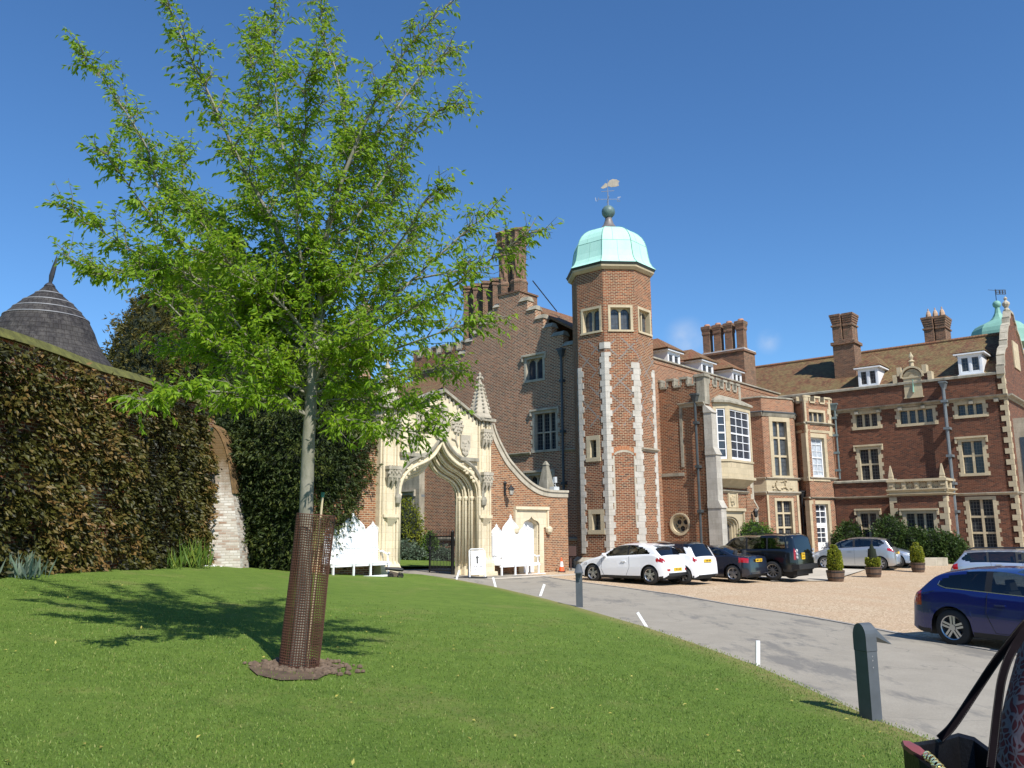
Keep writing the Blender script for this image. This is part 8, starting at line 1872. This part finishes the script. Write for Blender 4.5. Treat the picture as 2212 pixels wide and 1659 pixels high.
cA = FAB.ramp(wvv.outputs[0], [(0,(.10,.09,.11)),(.08,(.10,.09,.11)),(.13,(.035,.002,.006)),(.5,(.09,.003,.012))]); cB = FAB.ramp(wv3.outputs['Distance'], [(0,(.22,.012,.03)),(.16,(.10,.08,.09)),(.22,(.03,.002,.006)),(1,(.03,.002,.006))])
FAB.set(Base_Color=FAB.mix(.5, cA, cB, 'SCREEN'), Roughness=.85); FAB = FAB.m
BAGM = plain('bag_leather', (.004,.004,.005), .5, .3, 20, bump=.15, spec=.25); STRAPM = plain('strap_leather', (.006,.004,.005), .8, .3, 20, spec=.04); SKIN = plain('skin', (.55,.33,.24), .5, .06, 6); HAIR = plain('hair_brown', (.06,.035,.02), .6, .4, 30); TROU = plain('trousers_dark', (.02,.02,.03), .8, .2, 8)
def skin(name, V, E, Rd, mat, parent, root=0, sub=2):
    me = bpy.data.meshes.new(name); me.from_pydata([tuple(v) for v in V], E, []); o = bpy.data.objects.new(name, me); scene.collection.objects.link(o)
    o.modifiers.new('skin', 'SKIN'); ly = me.skin_vertices[0] if len(me.skin_vertices) else None
    if ly is None:
        bm = bmesh.new(); bm.from_mesh(me); bm.verts.layers.skin.verify(); bm.to_mesh(me); bm.free(); ly = me.skin_vertices[0]
    for i, r_ in enumerate(Rd): ly.data[i].radius = r_ if hasattr(r_, '__len__') else (r_, r_); ly.data[i].use_root = (i == root)
    s = o.modifiers.new('sub', 'SUBSURF'); s.levels = sub; s.render_levels = sub
    dg = bpy.context.evaluated_depsgraph_get(); m2 = bpy.data.meshes.new_from_object(o.evaluated_get(dg)); bpy.data.objects.remove(o)
    m2.name = name; m2.materials.clear(); m2.materials.append(mat); m2.polygons.foreach_set('use_smooth', [True]*len(m2.polygons))
    c = bpy.data.objects.new(name, m2); scene.collection.objects.link(c); c.parent = parent; WMAT[c.name] = WMAT[parent.name].copy(); return c
pX, pY = 1.448, 2.02; pz = zt(pX, pY)
per = thing('person', 'person in red and grey paisley top at the right edge carrying a black bag', 'person', (pX, pY, pz), R(-8))
# local frame: facing +Y (away), x to the right
Vb = [(0,0,.92),(0,.0,1.08),(0,.01,1.25),(0,0,1.40),(0,0,1.48),(0,.01,1.56),(0,.03,1.66),(0,.02,1.74),
      (-.09,0,.86),(-.10,.01,.48),(-.10,-.02,.10),(-.10,.13,.035),(.09,0,.86),(.11,.05,.48),(.11,.03,.10),(.11,.18,.035),
      (-.17,0,1.42),(-.235,-.01,1.16),(-.20,.16,.98),(-.17,.24,.93),(.17,0,1.42),(.24,0,1.15),(.25,.06,.92),(.25,.08,.84)]
Eb = [(0,1),(1,2),(2,3),(3,4),(4,5),(5,6),(6,7),(0,8),(8,9),(9,10),(10,11),(0,12),(12,13),(13,14),(14,15),(3,16),(16,17),(17,18),(18,19),(3,20),(20,21),(21,22),(22,23)]
Rb = [(.15,.11),(.125,.10),(.14,.105),(.12,.09),.055,.062,(.085,.10),(.07,.085),.085,.058,.04,.035,.085,.058,.04,.035,.055,.045,.034,.03,.055,.045,.034,.03]
body = skin('body', Vb, Eb, Rb, SKIN, per)
per.scale = (1.06,1.06,1.06)
# five fingers and a thumb on each hand
for s, hp, hd in ((-1, Vector((-.17,.24,.93)), Vector((.1,.75,-.55))), (1, Vector((.25,.08,.84)), Vector((0,.15,-1)))):
    hd.normalize(); sd = hd.cross(Vector((0,0,1)) if s < 0 else Vector((0,1,0))).normalized(); nm = hd.cross(sd).normalized()
    hv = [hp - hd*.02, hp + hd*.05]; he = [(0,1)]; hr2 = [.024,.030]
    for k in range(4):
        o_ = sd*(-.027+.018*k); ln_ = [.066,.075,.07,.055][k]; b0 = len(hv); hv += [hp+hd*.085+o_, hp+hd*(.085+ln_*.5)+o_+nm*.008, hp+hd*(.085+ln_*.9)+o_+nm*.026]; he += [(1,b0),(b0,b0+1),(b0+1,b0+2)]; hr2 += [.0105,.0085,.007]
    b0 = len(hv); hv += [hp+hd*.035-sd*.035, hp+hd*.075-sd*.05+nm*.012]; he += [(0,b0),(b0,b0+1)]; hr2 += [.011,.008]
    skin('hand', hv, he, hr2, SKIN, per)
Vt = [(0,0,.84),(0,0,.98),(0,.0,1.10),(0,.01,1.26),(0,0,1.40),(0,0,1.465),(-.17,0,1.44),(-.245,-.01,1.20),(-.25,.03,1.02),(.17,0,1.42),(.245,0,1.2),(.25,.01,1.08)]
skin('blouse', Vt, [(0,1),(1,2),(2,3),(3,4),(4,5),(4,6),(6,7),(7,8),(4,9),(9,10),(10,11)], [(.185,.145),(.175,.135),(.15,.125),(.165,.13),(.14,.11),.065,.082,.075,.068,.082,.075,.068], FAB, per)
skin('trousers', [(0,0,.93),(0,0,.84),(-.10,0,.78),(-.105,.01,.46),(-.105,-.02,.08),(.10,0,.78),(.115,.05,.46),(.115,.03,.08)], [(0,1),(1,2),(2,3),(3,4),(1,5),(5,6),(6,7)], [(.15,.12),(.15,.12),.10,.075,.06,.10,.075,.06], TROU, per)
skin('hair', [(0,-.01,1.78),(0,-.04,1.70),(0,-.06,1.60),(0,-.06,1.52)], [(0,1),(1,2),(2,3)], [(.075,.08),(.098,.085),(.085,.055),(.06,.03)], HAIR, per)
face = MB()
for s in (-1, 1): face.lathe((0,0,0), [(.001,-.012),(.011,-.006),(.012,.004),(.001,.012)], 8); 
fm_ = MB()
for s in (-1, 1): fm_.lathe((s*.032,.118,1.665), [(.002,-.010),(.012,-.003),(.012,.004),(.002,.010)], 8)
obj('eyes', fm_, simple('eye_dark',(.03,.02,.02),.2), per, world=False, uv=False)
fm_ = MB(); fm_.tube([(0,.115,1.67),(0,.148,1.628),(0,.128,1.615)], [.009,.014,.010], 6); obj('nose', fm_, SKIN, per, world=False, uv=False)
fm_ = MB(); fm_.tube([(-.025,.112,1.585),(0,.124,1.583),(.025,.112,1.585)], [.004,.008,.004], 6); obj('mouth', fm_, simple('lips',(.35,.1,.09),.5), per, world=False, uv=False)
fm_ = MB()
for s in (-1, 1): fm_.lathe((s*.088,.02,1.655), [(.004,-.03),(.014,-.012),(.016,.012),(.004,.03)], 8)
obj('ears', fm_, SKIN, per, world=False, uv=False)
fm_ = MB()
for x, y in ((-.105,.05),(.11,.10)): fm_.lathe((0,0,0), [(.0,0)], 3, cap=False) if False else fm_.hexa([(x-.045,y-.11,0),(x+.045,y-.11,0),(x+.05,y+.13,0),(x-.05,y+.13,0),(x-.035,y-.10,.09),(x+.035,y-.10,.09),(x+.035,y+.10,.05),(x-.035,y+.10,.05)])
obj('shoes', fm_, simple('shoe_black',(.01,.01,.01),.4), per, world=False, uv=False)
# the bag, hanging from the shoulder
bag_c = atY(2060, 1640, 1.78); bag = thing('shoulder_bag', 'open black leather shoulder bag with stitched straps at the lower right edge', 'handbag', (bag_c.x, bag_c.y, bag_c.z-.3))
loop = [(1950,1606,1.70),(1985,1640,1.62),(2060,1700,1.56),(2160,1730,1.58),(2190,1680,1.72),(2150,1625,1.90),(2105,1592,1.97),(2070,1583,1.99),(2025,1596,1.93),(1980,1603,1.80)]
RL = [atY(x,y,Y_) for x,y,Y_ in loop]; k = len(RL); cc2 = sum(RL, Vector())/k; m = MB()
lo1 = [cc2+(p-cc2)*1.0+Vector((0,0,-.12)) for p in RL]; lo2 = [Vector((cc2.x+(p.x-cc2.x)*.8, cc2.y+(p.y-cc2.y)*.8, cc2.z-.30)) for p in RL]; inn = [cc2+(p-cc2)*.93+Vector((0,0,-.005)) for p in RL]; inn2 = [Vector((cc2.x+(p.x-cc2.x)*.7, cc2.y+(p.y-cc2.y)*.7, cc2.z-.27)) for p in RL]
rings = [lo2, lo1, RL, inn, inn2]
for rg2 in rings: m.v += [tuple(p) for p in rg2]
m.f = [(a*k+i, a*k+(i+1)%k, (a+1)*k+(i+1)%k, (a+1)*k+i) for a in range(4) for i in range(k)] + [tuple(range(k)), tuple(4*k+i for i in range(k))]
obj('bag_body', m, BAGM, bag, smooth=False, uv=False)
def band(pts, w, mat, name, th=.004):
    P = smooth_path([atY(*p) for p in pts], 8); m = MB(); n = len(P)
    for i, p in enumerate(P):
        t_ = (P[min(i+1,n-1)]-P[max(i-1,0)]).normalized(); v = (EY-p).normalized(); s = t_.cross(v).normalized()*w; d = s.cross(t_).normalized()*th
        m.v += [tuple(p-s-d), tuple(p+s-d), tuple(p+s+d), tuple(p-s+d)]
    m.f = [(4*i+j, 4*i+(j+1)%4, 4*i+4+(j+1)%4, 4*i+4+j) for i in range(n-1) for j in range(4)] + [(0,1,2,3), (4*n-1,4*n-2,4*n-3,4*n-4)]
    o = obj(name, m, mat, bag, uv=False)
    st_ = MB()
    for i in range(0, n-1):
        for sg in (-.8, .8):
            for f0 in (.1, .6):
                a, b = P[i].lerp(P[i+1], f0), P[i].lerp(P[i+1], f0+.25); t_ = (P[i+1]-P[i]).normalized(); v = (EY-a).normalized(); s = t_.cross(v).normalized()*w*sg; st_.tube([a+s+v*.0046, b+s+v*.0046], .00035, 3)
    obj('stitching', st_, simple('thread',(.16,.15,.13),.8), o, uv=False); return o
band([(2030,1596,1.92),(2060,1565,1.92),(2110,1490,1.92),(2150,1430,1.90),(2190,1378,1.88),(2225,1338,1.88),(2275,1300,1.92)], .0085, STRAPM, 'strap')
band([(2140,1660,1.70),(2147,1600,1.72),(2155,1530,1.74),(2166,1460,1.76),(2190,1400,1.78),(2235,1340,1.82),(2285,1300,1.88)], .0080, STRAPM, 'strap')
m = MB(); P = [atY(x,y,Y_) for x,y,Y_ in ((1948,1603,1.69),(1962,1604,1.69),(1985,1616,1.66),(2003,1632,1.64),(2006,1640,1.63),(1990,1637,1.63),(1968,1625,1.65),(1952,1613,1.67))]
kk = len(P); m.v = [tuple(p+Vector((0,-.004,.004))) for p in P]+[tuple(p+Vector((0,.004,-.004))) for p in P]; m.f = [tuple(range(kk)), tuple(range(kk,2*kk))]+[(i,(i+1)%kk,(i+1)%kk+kk,i+kk) for i in range(kk)]; obj('leather_tab', m, simple('pink_leather',(.20,.055,.055),.45), bag, uv=False)
m = MB()
for i in range(9): p = atY(2003+i*4.5, 1632+i*4.5+2*math.sin(i*2), 1.625-.004*i); m.tube([p+Vector((.007*math.cos(a), .003*math.sin(i*1.6), .007*math.sin(a))) for a in [2*math.pi*j/10 for j in range(11)]], .0018, 4, cap=False)
obj('charm_chain', m, simple('gilt',(.75,.6,.35),.2,1.0), bag, uv=False)
